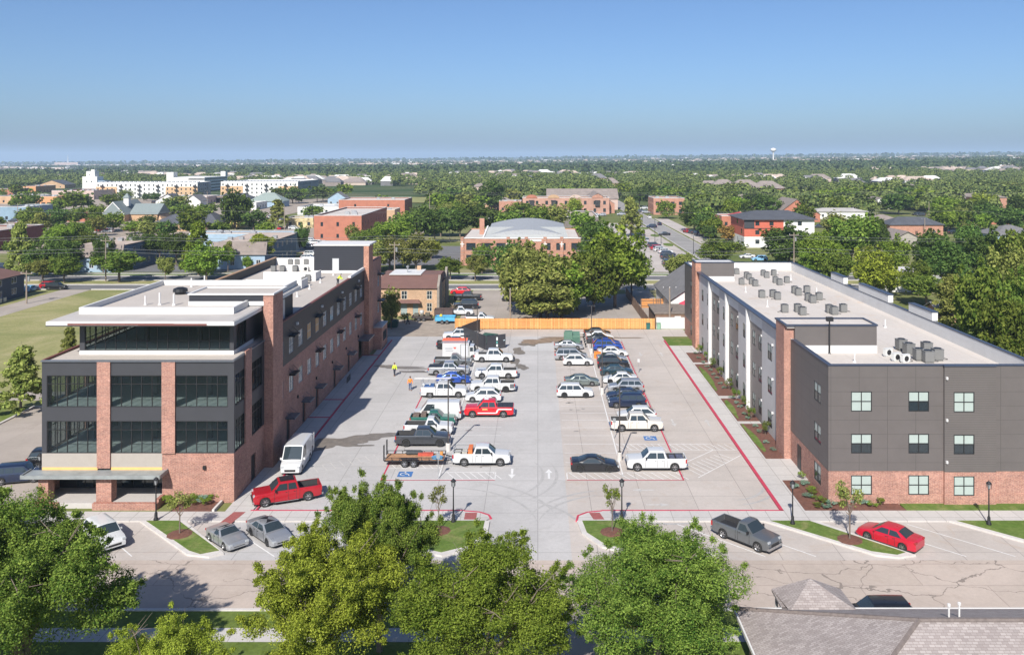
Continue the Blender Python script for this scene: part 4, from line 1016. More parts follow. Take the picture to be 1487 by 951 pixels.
def vehicle(st, col, x, y, rz, label, cat=None, group=None, rim='silver', sc=.97, name=None, z=0.0, light=False):
    cat = cat or {'crew':'pickup truck','double':'pickup truck','single':'pickup truck','oldpick':'pickup truck','van':'van','tallvan':'van','minivan':'minivan','suv':'SUV','bigsuv':'SUV','crossover':'SUV'}.get(st, 'car')
    name = name or {'pickup truck':'pickup_truck','van':'cargo_van','SUV':'suv_car','minivan':'minivan'}.get(cat, 'sedan_car' if st == 'sedan' else st+'_car')
    t = thing(name, label, cat, (x, y, z), rz, group); t.scale = (sc, sc, sc)
    p = ST[st]
    for nm, me, pt in car_parts(st):
        if light and nm in ('side_mirror','lower_trim','bed_liner','grille'): continue
        o = bpy.data.objects.new(nm, me); COL.objects.link(o); o.parent = t
        if pt: o.material_slots[0].link = 'OBJECT'; o.material_slots[0].material = PAINT[col]
    ty, rm = wheel_meshes(p['r'])
    for xw in (p['xf'], p['xr']):
        for sg in (-1, 1):
            o = bpy.data.objects.new('wheel', None); COL.objects.link(o); o.parent = t; o.empty_display_size = .1
            o.location = (xw, sg*(p['W']/2-.13), p['r']); o.rotation_euler = (0, 0, 0 if sg < 0 else PI)
            for me in ((ty,) if light else (ty, rm)):
                q = bpy.data.objects.new(me.name.split('.')[0], me); COL.objects.link(q); q.parent = o
                if me is rm and rim == 'black': q.material_slots[0].link = 'OBJECT'; q.material_slots[0].material = RIMS['black']
            if light:
                q = bpy.data.objects.new('rim', rm); COL.objects.link(q); q.parent = o
    return t
def park(st, col, pxc, pyb, face, label, **k):
    """park along x with the near wheels on the ground line that shows at pyb"""
    d = 37800/(pyb-228); W = ST[st]['W']*.97
    return vehicle(st, col, (pxc-781)*d/F, d+W/2-.05, 0 if face == 'R' else PI, label, **k)
def add(t, name, mb, mat, label=None, smooth=None):
    o = mb.build(name, mat, t, smooth)
    if label: o['label'] = label
    return o
# left island, west column
v = park('double','dgrey',613,649,'R','dark grey double cab pickup parked just behind the flatbed trailer', rim='black')
v = park('single','white',621.5,633,'R','white single cab pickup with open dark bed, between dark grey and green pickups')
v = park('oldpick','green',628,619.5,'R','old green pickup with cluttered bed beside the white cargo van')
add(v, 'bed_load', MB().box(-2.3,-1.6,-.6,.6,.7,1.25).box(-1.4,-.8,-.4,.7,.7,1.35), plain('brown_junk', (.16,.12,.10), .9, var=.5, vs=5))
v = park('van','white',634,611,'L','long white cargo van nosed left, behind the old green pickup')
v = park('double','silver',651,546,'R','silver pickup with black bed cover behind the blue sedan', )
add(v, 'bed_cover', B(-2.82,-.9,-.93,.93,1.21,1.28), BLACK)
v = park('sedan','blue',658,557.5,'R','bright blue sedan in the left rows between silver pickup and service truck')
v = park('single','grey',657,533.5,'R','grey pickup with open bed in front of the white box truck')
v = park('double','black',660,508,'R','black pickup mostly hidden behind the white box truck')
v = park('crew','white',668,494.5,'L','white crew cab pickup beside the dumpster enclosure, last in the left rows')
add(v, 'roof_rack', MB().box(-.6,.5,-.7,.7,1.97,2.0), DARK)
# left island, east column
v = park('double','white',699,677,'R','white work pickup with orange toolbox in its bed, hitched to the flatbed trailer')
add(v, 'tool_box', B(-1.35,-.92,-.86,.86,.8,1.62), plain('orange_box_paint', (.62,.16,.045), .5, var=.1))
add(v, 'ladder_rack', MB().box(-2.8,-1.3,-.95,-.9,1.5,1.56).box(-2.8,-1.3,.9,.95,1.5,1.56).box(-2.8,-2.75,-.95,.95,1.5,1.56).box(-2.8,-2.74,-.95,-.89,1.2,1.5).box(-2.8,-2.74,.89,.95,1.2,1.5), ALU)
add(v, 'bed_load', MB().box(-2.7,-2.1,-.8,.2,.8,1.3).box(-2.0,-1.5,-.2,.7,.8,1.2), plain('pale_load', (.45,.44,.40), .8, var=.3, vs=4))
v = park('crew','fire',709.5,606.5,'L','bright red pickup with white reflective side stripes and black bed cover')
add(v, 'bed_cover', MB().box(-2.88,-2.28,-.95,.95,1.22,1.30).box(-2.26,-1.66,-.95,.95,1.22,1.30).box(-1.64,-1.04,-.95,.95,1.22,1.30), plain('bed_cover_black', (.03,.03,.035), .5))
WS_ = plain('reflective_white', (.72,.72,.72), .4, 0, .03)
for sg in (1,-1):
    y0_, y1_ = sorted((sg*1.004, sg*1.022))
    s_ = MB().box(-2.75,-1.05,y0_,y1_,.96,1.07).box(-.85,1.3,y0_,y1_,.52,.63)
    s_.rings([[(-1.05,y,1.07),(-1.2,y,.96),(-.98,y,.52),(-.85,y,.63)] for y in (y0_, y1_)])
    add(v, 'side_stripe', s_, WS_)
    add(v, 'door_emblem', B(.1,.75,y0_,y1_,.92,1.10), plain('gold_emblem', (.55,.38,.14), .5, var=.5, vs=14))
add(v, 'roof_number_panel', B(.05,.55,-.35,.35,1.985,1.995), WS_)
v = park('crossover','white',701.5,584.5,'L','small white crossover between the red pickup and a two tone pickup', )
v = park('crew','white',715,570,'L','white and grey two tone pickup with black wheels and open bed', rim='black')
add(v, 'grey_bed_side', MB().box(-2.85,-1.95-.35,-1.018,-1.002,.6,1.15).box(-2.85,-2.3,1.002,1.018,.6,1.15), PAINT['grey'])
v = park('crew','white',720,550.5,'L','big white pickup with black bed rails, third from the back of the east column')
v = park('crew','white',716.5,526.5,'R','white crew cab pickup nosed right beside the dumpster enclosure')
# service truck
v = park('crew','white',644,578,'R','white service truck with tool boxes and an overhead ladder rack')
rk = MB()
for x in (-2.85,-1.1): 
    for y in (-.95,.95): rk.box(x,x+.06,y-.03,y+.03,1.2,2.15)
rk.box(-2.95,.9,-1.0,-.94,2.1,2.17).box(-2.95,.9,.94,1.0,2.1,2.17)
for x in (-2.85,-2.0,-1.1,.6): rk.box(x,x+.05,-.94,.94,2.1,2.15)
add(v, 'ladder_rack', rk, ALU)
add(v, 'ladder', MB().box(-3.9,.8,.1,.16,2.18,2.24).box(-3.9,.8,.5,.56,2.18,2.24).box(-3.8,-3.76,.16,.5,2.19,2.23).box(-3,-2.96,.16,.5,2.19,2.23).box(-2,-1.96,.16,.5,2.19,2.23).box(-1,-.96,.16,.5,2.19,2.23), WHITE)
add(v, 'service_box', MB().box(-2.9,-1.05,-1.06,-.72,.75,1.42).box(-2.9,-1.05,.72,1.06,.75,1.42), PAINT['white'])
add(v, 'tool_load', MB().box(-2.5,-2.0,-.5,.4,.9,1.45).box(-1.8,-1.3,-.3,.6,.9,1.5).box(-2.5,-1.2,-1.0,-.8,1.44,1.6), plain('blue_tools', (.05,.12,.3), .6, var=.7, vs=6))
# box truck with red ladders on top
x, y = at(663, 524)
t = thing('box_truck', 'white box body service truck carrying red ladders on its roof', 'truck', (x+.2, y+1.2, 0))
add(t, 'box_body', B(-2.3,1.6,-1.05,1.05,.55,2.55), PAINT['white'])
add(t, 'side_door', MB().box(.45,1.45,-1.075,-1.051,.75,2.35), plain('pale_door', (.58,.59,.62), .5, 0, .05))
add(t, 'door_trim', MB().box(.38,.449,-1.07,-1.051,.7,2.4).box(1.451,1.5,-1.07,-1.051,.7,2.4).box(.45,1.45,-1.07,-1.051,2.351,2.4), DARK)
add(t, 'ladder_rack', MB().box(-2.4,-2.3,-1,-.9,2.55,2.8).box(1.2,1.3,-1,-.9,2.55,2.8).box(-2.4,1.3,-.98,-.9,2.8,2.86).box(-2.4,1.3,.9,.98,2.8,2.86).box(-2.4,-2.3,.9,1,2.55,2.8).box(1.2,1.3,.9,1,2.55,2.8), ALU)
la = MB()
for yy in (-.75, -.1, .45):
    la.box(-2.35,1.3,yy-.05,yy,2.87,2.96).box(-2.35,1.3,yy+.32,yy+.37,2.87,2.96)
    for k in range(12): la.box(-2.2+.3*k,-2.14+.3*k,yy,yy+.32,2.88,2.94)
add(t, 'ladder', la, plain('ladder_orange', (.72,.13,.07), .5, var=.1))
lg = MB(); 
for k in range(8): lg.box(-1.85+.13*k,-1.76+.13*k,-1.058,-1.051,1.72,1.84)
for k in range(9): lg.box(-1.8+.12*k,-1.72+.12*k,-1.058,-1.051,1.42,1.5)
add(t, 'side_lettering', lg, plain('lettering_grey', (.15,.16,.2), .6, var=0))
add(t, 'side_logo', MB().rings([[(-.75,y_,1.98),(-.25,y_,1.98),(-.42,y_,1.66)] for y_ in (-1.058,-1.051)]), plain('logo_red', (.6,.06,.03), .6, var=0))
add(t, 'cab', MB().box(1.65,2.3,-.95,.95,.5,2.1).box(2.3,3.0,-.95,.95,.5,1.25), PAINT['white'])
add(t, 'windshield', MB().poly([(2.31,-.85,2.05),(2.31,.85,2.05),(2.6,.85,1.27),(2.6,-.85,1.27)]), GLASS_C)
add(t, 'side_window', MB().box(1.75,2.2,-.962,-.951,1.35,1.95), GLASS_C)
add(t, 'open_locker', B(1.55,1.64,-1.0,.2,.6,2.4), DARK)
ty, rm = wheel_meshes(.42)
def wheels(t, xs_, hy, r, sc=1.0):
    ty, rm = wheel_meshes(r)
    for x_ in xs_:
        for sg in (-1, 1):
            o = bpy.data.objects.new('wheel', None); COL.objects.link(o); o.parent = t; o.location = (x_, sg*hy, r); o.rotation_euler = (0,0,0 if sg < 0 else PI)
            for me in (ty, rm):
                q = bpy.data.objects.new(me.name.split('.')[0], me); COL.objects.link(q); q.parent = o
wheels(t, (-1.3, 2.2), .9, .42)
# flatbed trailer
x, y = at(606, 677)
t = thing('flatbed_trailer', 'black steel flatbed trailer with plank deck, hitched behind the white work pickup', 'trailer', (x-.1, y+.9, 0))
fr = MB(); fr.box(-3.1,2.7,-1.05,-.98,.5,.6).box(-3.1,2.7,.98,1.05,.5,.6)
fr.box(-3.1,2.7,-1.05,-1.0,.85,.9).box(-3.1,2.7,1.0,1.05,.85,.9).box(2.65,2.7,-1,1,.85,.9)
for k in range(9):
    for yy in (-1.05, 1.0): fr.box(-3.1+.72*k,-3.05+.72*k,yy,yy+.05,.6,.9)
fr.tube((2.7,.9,.5),(3.9,0,.5),.05,6).tube((2.7,-.9,.5),(3.9,0,.5),.05,6).tube((3.9,0,.5),(4.2,0,.52),.06,6)
add(t, 'frame', fr, BLACK); add(t, 'deck', B(-3.08,2.65,-.97,.97,.52,.58), plain('plank_deck', (.40,.22,.12), .9, var=.35, vs=2.5))
rp = MB()
for yy in (-.95,.7):
    rp.box(-3.2,-3.12,yy,yy+.05,.55,2.0).box(-3.2,-3.12,yy+.28,yy+.33,.55,2.0)
    for k in range(6): rp.box(-3.2,-3.13,yy+.05,yy+.28,.7+.25*k,.76+.25*k)
add(t, 'ramp', rp, BLACK)
add(t, 'fender', MB().box(-1.5,.2,-1.3,-1.06,.82,.86).box(-1.5,.2,1.06,1.3,.82,.86), BLACK)
wheels(t, (-1.1, -.22), 1.18, .36)
for nm, lb, mb, c in (('rolled_mat','dark rolled mat lying on the trailer deck', MB().tube((-1.2,.7,.78),(.4,.75,.78),.2,10), (.04,.045,.05)),
    ('red_beam','red steel piece lying on the trailer deck', B(0,1.5,.3,.75,.58,.85), (.45,.08,.05)),
    ('blue_tarp','folded blue tarp near the front of the trailer deck', MB().prism(blob(2.0,-.35,.5,.4,3,10,.2),.58,.8), (.12,.30,.50)),
    ('orange_bucket','orange bucket at the front of the trailer deck', MB().lathe(2.3,.5,[(.14,.58),(.17,.95)],10), (.65,.3,.08))):
    o = mb.build(nm, plain(nm+'_m', c, .7, var=.3, vs=4)); o.location = t.location; tag(o, lb, nm.split('_')[1])
# right island
v = park('coupe','black',864,686,'R','glossy black sedan in the front stall of the right rows', cat='car', name='sedan_car', rim='black', sc=1.0)
park('suv','white',835,578,'R','white SUV with black wheels, second car of the middle column', rim='black')
park('sedan','sage',845,561,'R','grey green sedan between two empty stalls and the white SUV in the middle column')
park('crossover','white',839.5,531.5,'R','white crossover third in the back group of the middle column')
park('minivan','silver',829.5,523.5,'R','silver minivan in the back group of the middle column')
park('sedan','silver',826,508,'R','silver sedan next to the green transformer cabinets')
v = park('crew','white',954,684.5,'L','white crew cab pickup with open loaded bed in the front right stall')
add(v, 'bed_load', MB().box(-2.7,-2.0,-.6,.5,.75,1.2).box(-1.8,-1.3,-.3,.7,.75,1.25), plain('dark_load', (.09,.10,.15), .8, var=.6, vs=5))
park('crew','pearl',925.5,627,'R','pearl coloured older pickup beside the accessible stall')
park('crossover','white',925.5,613,'L','white SUV directly behind the pearl pickup')
park('suv','navy',911.5,593,'L','dark navy SUV fourth from the front of the east column')
park('sedan','navy',908,582,'L','dark blue sedan tucked behind the navy SUV', )
park('suv','silver',909.5,571,'L','silver grey SUV in the middle of the east column')
park('sedan','white',901,557.5,'L','white sedan with black wheels in the middle of the east column', rim='black')
park('sedan','teal',896,546,'R','dark teal sedan behind the white sedan')
park('suv','black',891,535.5,'R','black SUV with silver wheels in the back half of the east column')
park('coupe','silver',889,527,'R','pale silver coupe behind the black SUV', name='coupe_car')
park('sedan','white',890,518,'R','white sedan behind the pale silver coupe')
park('suv','blue',883,510,'R','bright blue SUV in the back half of the east column')
park('coupe','blue',881.5,503.5,'R','deep blue coupe just beyond the bright blue SUV')
park('sedan','dgrey',872.5,499,'R','dark silver sedan between the deep blue coupe and a white sedan')
park('sedan','white',871,494,'R','white sedan second from the far end of the east column')
park('sedan','black',868,489,'R','black sedan at the far end of the east column')
o = MB().box(-.5,.5,-.4,.4,.0,.9).build('orange_cart', plain('orange_plastic', (.75,.22,.03), .6, var=.2, vs=3)); x, y = at(868, 521)
o.location = (x, y+.6, 0); tag(o, 'orange plastic bin standing at the nose of the white sedan', 'bin')
# others
vehicle('crew','red',-22.0,75.95,math.radians(-156.8),'dark red crew cab pickup with black roof glass, slanted at the lot entrance', sc=.98)
v = S.objects[-1] if False else None
t = [o for o in bpy.data.objects if o.get('label','').startswith('dark red crew')][0]
add(t, 'sun_roof', B(-.6,.6,-.6,.6,1.955,1.975), plain('roof_glass', (.02,.02,.025), .1, var=0))
add(t, 'step_bar', MB().box(-.9,1.2,-1.12,-1.0,.32,.38).box(-.9,1.2,1.0,1.12,.32,.38), CHROME)
t = vehicle('tallvan','white',-23.4,84.2,-PI/2+.04,'tall white cargo van facing the street, its rear door open, against the office wall')
add(t, 'open_rear_door', MB().box(-3.5,-2.8,.93,1.0,.6,2.3), PAINT['white'])
t = vehicle('roadster','silver',-24.2,67.55,math.radians(-43.5),'small silver convertible with black soft top, left of the pale blue grey sedan', name='convertible_car')
add(t, 'soft_top', MB().rings([[(x_, yy, z_) for yy, z_ in ((-.72,1.20),(-.4,1.275),(0,1.30),(.4,1.275),(.72,1.20))] for x_ in (.02,-.45)]+[[(-1.0, yy, .98) for yy in (-.8,-.4,0,.4,.8)]], closed=False, caps=False), plain('canvas', (.02,.02,.022), .9))
t = vehicle('sedan','silver',-21.2,68.4,math.radians(-46),'pale blue grey sedan with black roof parked at an angle by the big tree', rim='black')
add(t, 'black_roof', MB().rings([[(x_, yy, z_) for yy, z_ in ((-.6,1.40),(-.35,1.432),(0,1.462),(.35,1.432),(.6,1.40))] for x_ in (.34,-.25,-.84)], closed=False, caps=False), plain('roof_glass2', (.02,.02,.025), .15, var=0))
t = vehicle('single','grey',16.25,67.75,math.radians(-48),'grey regular cab pickup with empty bed, parked at an angle on the street')
vehicle('sedan','crimson',27.4,67.6,math.radians(133.6),'bright red sedan parked at an angle beside the long grass island', sc=1.0)
vehicle('suv','black',21.9,55.6,PI,'black SUV on the street half hidden behind the shingled roof', z=.0)
vehicle('suv','navy',-48.0,80.4,math.radians(15),'dark blue SUV with red taillight by the left corner of the office')
vehicle('bigsuv','black',-46.6,84.2,math.radians(12),'large black SUV behind the dark blue one at the office corner')
vehicle('suv','white',-33.8,67.6,math.radians(-44),'white car mostly hidden under the big left tree', cat='car', name='hatchback_car')
# ------------------------------------------------------------------ lamps and poles
def street_lamp(px_, py_, label, z0=.15, hgt=3.55):
    x, y = at(px_, py_, 0)
    t = thing('street_lamp', label, 'street lamp', (x, y, z0), 0, 'black lantern street lamps')
    t.scale = (1,1,hgt/3.75)
    if 'lamp' not in CACHE:
        CACHE['lamp'] = [MB().lathe(0,0,[(.2,0),(.2,.12),(.13,.25),(.12,.6),(.09,.7)],12).mesh('base', BLACK, 40), MB().lathe(0,0,[(.06,.7),(.045,3.0),(.09,3.02),(.09,3.08)],10).mesh('post', BLACK, 40),
            MB().lathe(0,0,[(.10,3.08),(.17,3.5),(.17,3.52)],6).mesh('lantern', plain('frosted_glass', (.25,.26,.27), .3, 0, .1)), MB().lathe(0,0,[(.23,3.5),(.22,3.56),(.08,3.7),(.03,3.72),(.0,3.84)],8).mesh('cap', BLACK),
            MB().box(-.15,-.12,-.15,-.12,3.08,3.5).box(.12,.15,-.15,-.12,3.08,3.5).box(-.15,-.12,.12,.15,3.08,3.5).box(.12,.15,.12,.15,3.08,3.5).mesh('cage', BLACK)]
    for me in CACHE['lamp']:
        o = bpy.data.objects.new(me.name.split('.')[0], me); COL.objects.link(o); o.parent = t
street_lamp(658.4, 760, 'black lantern lamp on the lawn left of the lot entrance')
street_lamp(903, 760, 'black lantern lamp on the lawn right of the lot entrance')
street_lamp(1151, 763, 'black lantern lamp at the tip of the long grass island by the red striped kerb')
street_lamp(1436, 764, 'black lantern lamp in front of the brick base of the apartments')
street_lamp(226.5, 757.5, 'black lantern lamp beside the office porch')
street_lamp(58, 718, 'black lantern lamp at the left corner of the office canopy by the dark SUVs')
def area_light(x, y, label, heads):
    t = thing('area_light', label, 'light pole', (x, y, 0), 0, 'tall light poles in the car park')
    add(t, 'concrete_base', MB().lathe(0,0,[(.26,-.1),(.26,.78),(.22,.82)],12), CURB, smooth=40)
    add(t, 'pole', MB().box(-.06,.06,-.06,.06,.82,7.3).box(-.15,.15,-.15,.15,.8,.86), plain('bronze_pole', (.05,.042,.04), .5))
    for s_ in heads:
        add(t, 'lamp_head', MB().box(*sorted((s_*.1, s_*.62)), -.2, .2, 7.2, 7.3).box(*sorted((0, s_*.12)), -.03, .03, 7.2, 7.28), BLACK)
for x, y, lb, h_ in ((-9.15,88.6,'light pole nearest the trailer in the left rows',(1,)),(-9.2,110.4,'light pole between the blue sedan and the white pickups',(1,-1)),(-9.2,131.8,'light pole in the corner of the dumpster enclosure',(1,-1)),
    (8.1,85.9,'light pole between the black sedan and the white pickup of the right rows',(1,)),(8.15,109.9,'light pole beside the grey green sedan',(1,)),(8.2,132.6,'farthest light pole of the right rows',(1,-1))):
    area_light(x, y, lb, h_)
def sign_post(x, y, label, col, hgt=1.9, rz=0):
    t = thing('sign_post', label, 'sign', (x, y, 0), rz)
    add(t, 'post', MB().box(-.03,.03,-.03,.03,0,hgt), ALU); add(t, 'sign_plate', MB().box(-.16,.16,-.05,-.035,hgt-.5,hgt-.02), col)
SGN = plain('sign_back', (.25,.27,.28), .5, var=.1)
sign_post(-9.3, 81.0, 'thin accessible parking sign post by the blue painted symbol', SGN, 2.4)
sign_post(8.15, 92.5, 'thin accessible parking sign post beside the pearl pickup', SGN, 2.2)
sign_post(14.0, 120.6, 'small sign post with square plate behind the back of the white sedan', plain('sign_silver', (.5,.5,.5), .5), 2.0)
# dumpster enclosure
EX0, EY0 = -12.6, 0
a0 = at(670.5,493); a1 = at(706,508.5); a2 = at(734,505); a3 = at(697,482)
t = thing('dumpster_enclosure', 'charcoal metal fence enclosure round the waste containers', 'enclosure', (a1[0], a1[1], 0))
def pan(p, q, h_, th=.08):
    p = (p[0]-a1[0], p[1]-a1[1]); q = (q[0]-a1[0], q[1]-a1[1]); dx, dy = q[0]-p[0], q[1]-p[1]; L = math.hypot(dx, dy); nx_, ny_ = -dy/L*th/2, dx/L*th/2
    return MB().prism([(p[0]-nx_,p[1]-ny_),(q[0]-nx_,q[1]-ny_),(q[0]+nx_,q[1]+ny_),(p[0]+nx_,p[1]+ny_)], .05, h_)
PANL = siding('enclosure_panel', (.045,.045,.052), 30, 0, .7, ustep=.3)
add(t, 'side_panel', pan(a0, a1, 2.2), PANL); add(t, 'front_panel', pan((a1[0]+.09,a1[1]-.05), a2, 2.2), PANL); add(t, 'rear_panel', pan((a0[0]+.1,a0[1]+.2), a3, 2.2), PANL)
sx = lerp(a1[0], a2[0], .55)-a1[0]; sy = lerp(a1[1], a2[1], .55)-a1[1]
add(t, 'sign_plate', MB().box(sx-.16,sx+.16,sy-.14,sy-.10,1.35,1.85).box(sx-.16,sx+.16,sy-.14,sy-.10,.4,.75), plain('white_sign', (.65,.7,.68), .6))
add(t, 'sign_disc', MB().box(sx-.13,sx+.13,sy-.14,sy-.10,.9,1.2), plain('green_sign', (.1,.35,.32), .6))
t = thing('dumpster', 'dark green dumpster standing inside the charcoal enclosure', 'dumpster', (a1[0]+.2, a1[1]+4.0, 0), -.5)
GRN = plain('dumpster_green', (.03,.13,.09), .6, var=.2)
add(t, 'container', MB().rings([[(-1.1,-.7,.1),(1.1,-.7,.1),(1.1,.7,.1),(-1.1,.7,.1)],[(-1.2,-.8,1.3),(1.2,-.8,1.3),(1.2,.8,1.6),(-1.2,.8,1.6)]]), GRN)
add(t, 'lid', MB().rings([[(-1.25,-.85,1.32),(1.25,-.85,1.32),(1.25,.85,1.62),(-1.25,.85,1.62)],[(-1.25,-.85,1.38),(1.25,-.85,1.38),(1.25,.85,1.68),(-1.25,.85,1.68)]]), plain('dumpster_lid', (.04,.09,.06), .5))
for i, (dx, dy) in enumerate(((1.6,1.7),(2.5,1.9))):
    t = thing('recycling_bin', ('pale blue lidded bin nearer the corner of the enclosure','pale blue lidded bin nearer the open side of the enclosure')[i], 'bin', (a1[0]+dx, a1[1]+dy, 0), 0, 'recycling bins')
    add(t, 'container', MB().lathe(0,0,[(.38,.05),(.45,1.2)],8), plain('bin_blue', (.25,.45,.52), .6)); add(t, 'lid', MB().lathe(0,0,[(.5,1.2),(.48,1.3),(.1,1.4)],8), plain('bin_lid', (.5,.62,.66), .6))
# transformers
TG = plain('transformer_green', (.10,.19,.14), .6, var=.12, vs=3)
x, y = at(826, 504)
t = thing('transformer_cabinet', 'taller pale green transformer cabinet at the back of the middle column', 'transformer', (x, y+1.2, 0))
add(t, 'cabinet', MB().box(-.6,.6,-.5,.5,.1,2.3), TG); add(t, 'cooling_fins', MB().box(-.75,-.61,-.4,-.3,.4,2.1).box(-.75,-.61,-.1,0,.4,2.1).box(-.75,-.61,.2,.3,.4,2.1), TG); add(t, 'pad', B(-.8,.8,-.7,.7,-.05,.1), CURB)
x, y = at(836, 503)
t = thing('transformer_cabinet', 'wider dark green transformer cabinet beside the taller one', 'transformer', (x, y+.8, 0))
add(t, 'cabinet', MB().rings([[(-.65,-.5,.1),(.75,-.5,.1),(.75,1.2,.1),(-.65,1.2,.1)],[(-.6,-.45,1.6),(.7,-.45,1.6),(.7,1.2,2.0),(-.6,1.2,2.0)]]), TG)
add(t, 'door', MB().box(-.5,.6,-.56,-.505,.25,1.4), plain('transformer_door', (.07,.15,.11), .6)); add(t, 'pad', B(-.8,.9,-.7,1.3,-.05,.1), CURB)
for i in range(5):
    x, y = at(847+i*.9, 491+i*3.4)
    t = thing('bollard', 'thin black bollard in the row beside the transformer cabinets', 'bollard', (x, y, 0), 0, 'bollards by the transformers')
    add(t, 'post', MB().lathe(0,0,[(.07,0),(.07,1.0),(.03,1.05)],8), BLACK); add(t, 'band', MB().lathe(0,0,[(.075,.8),(.075,.9)],8), WHITE)
x, y = at(844.5, 492)
t = thing('bike_rack', 'pale metal hoop standing beside the transformer cabinets', 'rack', (x, y, 0))
add(t, 'hoop', MB().tube((-.4,0,0),(-.4,0,1.0),.035,6).tube((.4,0,0),(.4,0,1.0),.035,6).tube((-.4,0,1.0),(.4,0,1.0),.035,6), ALU)
# bench-like bicycle rack on the office walk
t = thing('bike_rack', 'black bicycle rack on the shaded walk by the office wall', 'rack', (-25.2, 115.5, .12), PI/2)
for k in range(4): add(t, 'hoop', MB().tube((-1+.6*k,0,0),(-1+.6*k,0,.8),.025,6).tube((-.7+.6*k,0,0),(-.7+.6*k,0,.8),.025,6).tube((-1+.6*k,0,.8),(-.7+.6*k,0,.8),.025,6), BLACK)
t = thing('trash_can', 'small red bucket behind the white van by the office wall', 'bucket', (-25.1, 87.2, .12))
add(t, 'container', MB().lathe(0,0,[(.2,0),(.25,.6)],10), plain('red_plastic', (.45,.05,.04), .5)); add(t, 'rim', MB().lathe(0,0,[(.27,.6),(.27,.64)],10), BLACK)
# ------------------------------------------------------------------ fences
def fence(name, label, x0, y0, x1, y1, h_, mat, pmat, step=2.4, th=.05, side=1):
    L = math.hypot(x1-x0, y1-y0); t = thing(name, label, 'fence', (x0, y0, 0), math.atan2(y1-y0, x1-x0))
    n = int(L/step); 
    bd = MB(); r2 = random.Random(5); x = 0
    while x < L-.01:
        w_ = min(.145, L-x); bd.box(x, x+w_-.008, 0, th, .04, h_+r2.uniform(-.015,.015), r2.choice((0,0,1,2))); x += .15
    bd.build('boards', mat, t)
    rl = MB(); rl.box(0, L, -.06, -.002, .35, .44).box(0, L, -.06, -.002, h_-.4, h_-.31).build('rail', pmat, t)
    for i in range(n+1): B(i*L/n-.05, i*L/n+.05, -.12, -.062, 0, h_+.03).build('post', pmat, t)
    return t
CD = [plain('cedar_a', (.60,.28,.085), .8, var=.1, vs=3), plain('cedar_b', (.52,.23,.07), .8, var=.1, vs=3), plain('cedar_c', (.68,.36,.13), .8, var=.1, vs=3)]
fence('cedar_fence', 'long new orange cedar fence closing the far end of the car park', -14.4, 151.3, 20.3, 151.3, 1.85, CD, CD[2])
OD = [OLDF, plain('old_board_b', (.15,.095,.07), .9, var=.2), plain('old_board_c', (.24,.15,.10), .9, var=.2)]
fence('old_board_fence', 'weathered brown board fence along the yard beside the big trees', 19.4, 152, 19.0, 187, 1.9, OD, OLDF)
fence('tan_picket_fence', 'tan board fence behind the flat brown shed roof', 20.5, 172.5, 29.5, 172.8, 1.8, [CD[1], OLDF, CD[1]], OLDF)
t = thing('white_block_wall', 'white painted block wall right of the cedar fence', 'wall', (23.4, 151.5, 0))
add(t, 'blocks', B(-2.7,2.6,0,.2,0,1.9), plain('white_block', (.66,.65,.63), .85, var=.15, vs=1)); add(t, 'cap', B(-2.75,2.65,-.04,.24,1.9,1.98), WHITE)
x, y = at(966, 477)
for px_, c, lb in ((941,(.02,.11,.10),'dark green wheeled bin at the right end of the cedar fence'),(956.5,(.22,.38,.27),'pale green utility box in front of the white block wall')):
    x, y = at(px_, 478)
    t = thing('utility_box' if c[0] > .1 else 'wheeled_bin', lb, 'utility box' if c[0] > .1 else 'bin', (x, y, 0))
    add(t, 'container', MB().rings([[(-.28,-.25,.05),(.28,-.25,.05),(.28,.25,.05),(-.28,.25,.05)],[(-.34,-.3,1.0),(.34,-.3,1.0),(.34,.3,1.05),(-.34,.3,1.05)]]), plain('bin_%.2f' % c[1], c, .6)); add(t, 'lid', B(-.36,.36,-.33,.33,1.06,1.12), plain('binlid_%.2f' % c[1], tuple(q*.8 for q in c), .6))
# back lot: trailers and cars
def back_trailer(px_, py_, label, c, L_, h_, name='utility_trailer'):
    x, y = at(px_, py_); t = thing(name, label, 'trailer', (x, y+.9, 0))
    add(t, 'bed', MB().box(-L_/2,L_/2,-.95,-.88,.55,.55+h_).box(-L_/2,L_/2,.88,.95,.55,.55+h_).box(-L_/2,-L_/2+.06,-.88,.88,.55,.55+h_).box(L_/2-.06,L_/2,-.88,.88,.55,.55+h_).box(-L_/2,L_/2,-.9,.9,.5,.56), plain(name+label[:4], c, .6, var=.2, vs=2))
    add(t, 'rib', MB().box(-L_/2,-L_/2+.08,-1.0,-.951,.5,.6+h_).box(-.04,.04,-1.0,-.951,.5,.6+h_).box(L_/2-.08,L_/2,-1.0,-.951,.5,.6+h_).box(-L_/2,L_/2,-1,-.951,.55+h_,.62+h_), plain(name+'rib', tuple(q*.6 for q in c), .6))
    add(t, 'drawbar', MB().tube((L_/2,0,.5),(L_/2+1.2,0,.5),.05,6), BLACK)
    wheels(t, (-.5,.4), 1.0, .36); return t
t = back_trailer(646, 470.5, 'bright blue steel dump trailer just left of the cedar fence end', (.08,.36,.58), 3.6, .75, 'dump_trailer')
o = MB().lathe(-.8,.1,[(.3,1.1),(.25,1.5),(.1,1.6)],7).build('yellow_sack', plain('yellow_sack', (.6,.5,.06), .8)); o.location = (t.location[0], t.location[1], 0); tag(o, 'yellow sack lying in the blue dump trailer', 'sack')
t = back_trailer(612, 466.5, 'dark equipment trailer loaded with gear in front of the tan brick house', (.07,.055,.05), 3.6, .35)
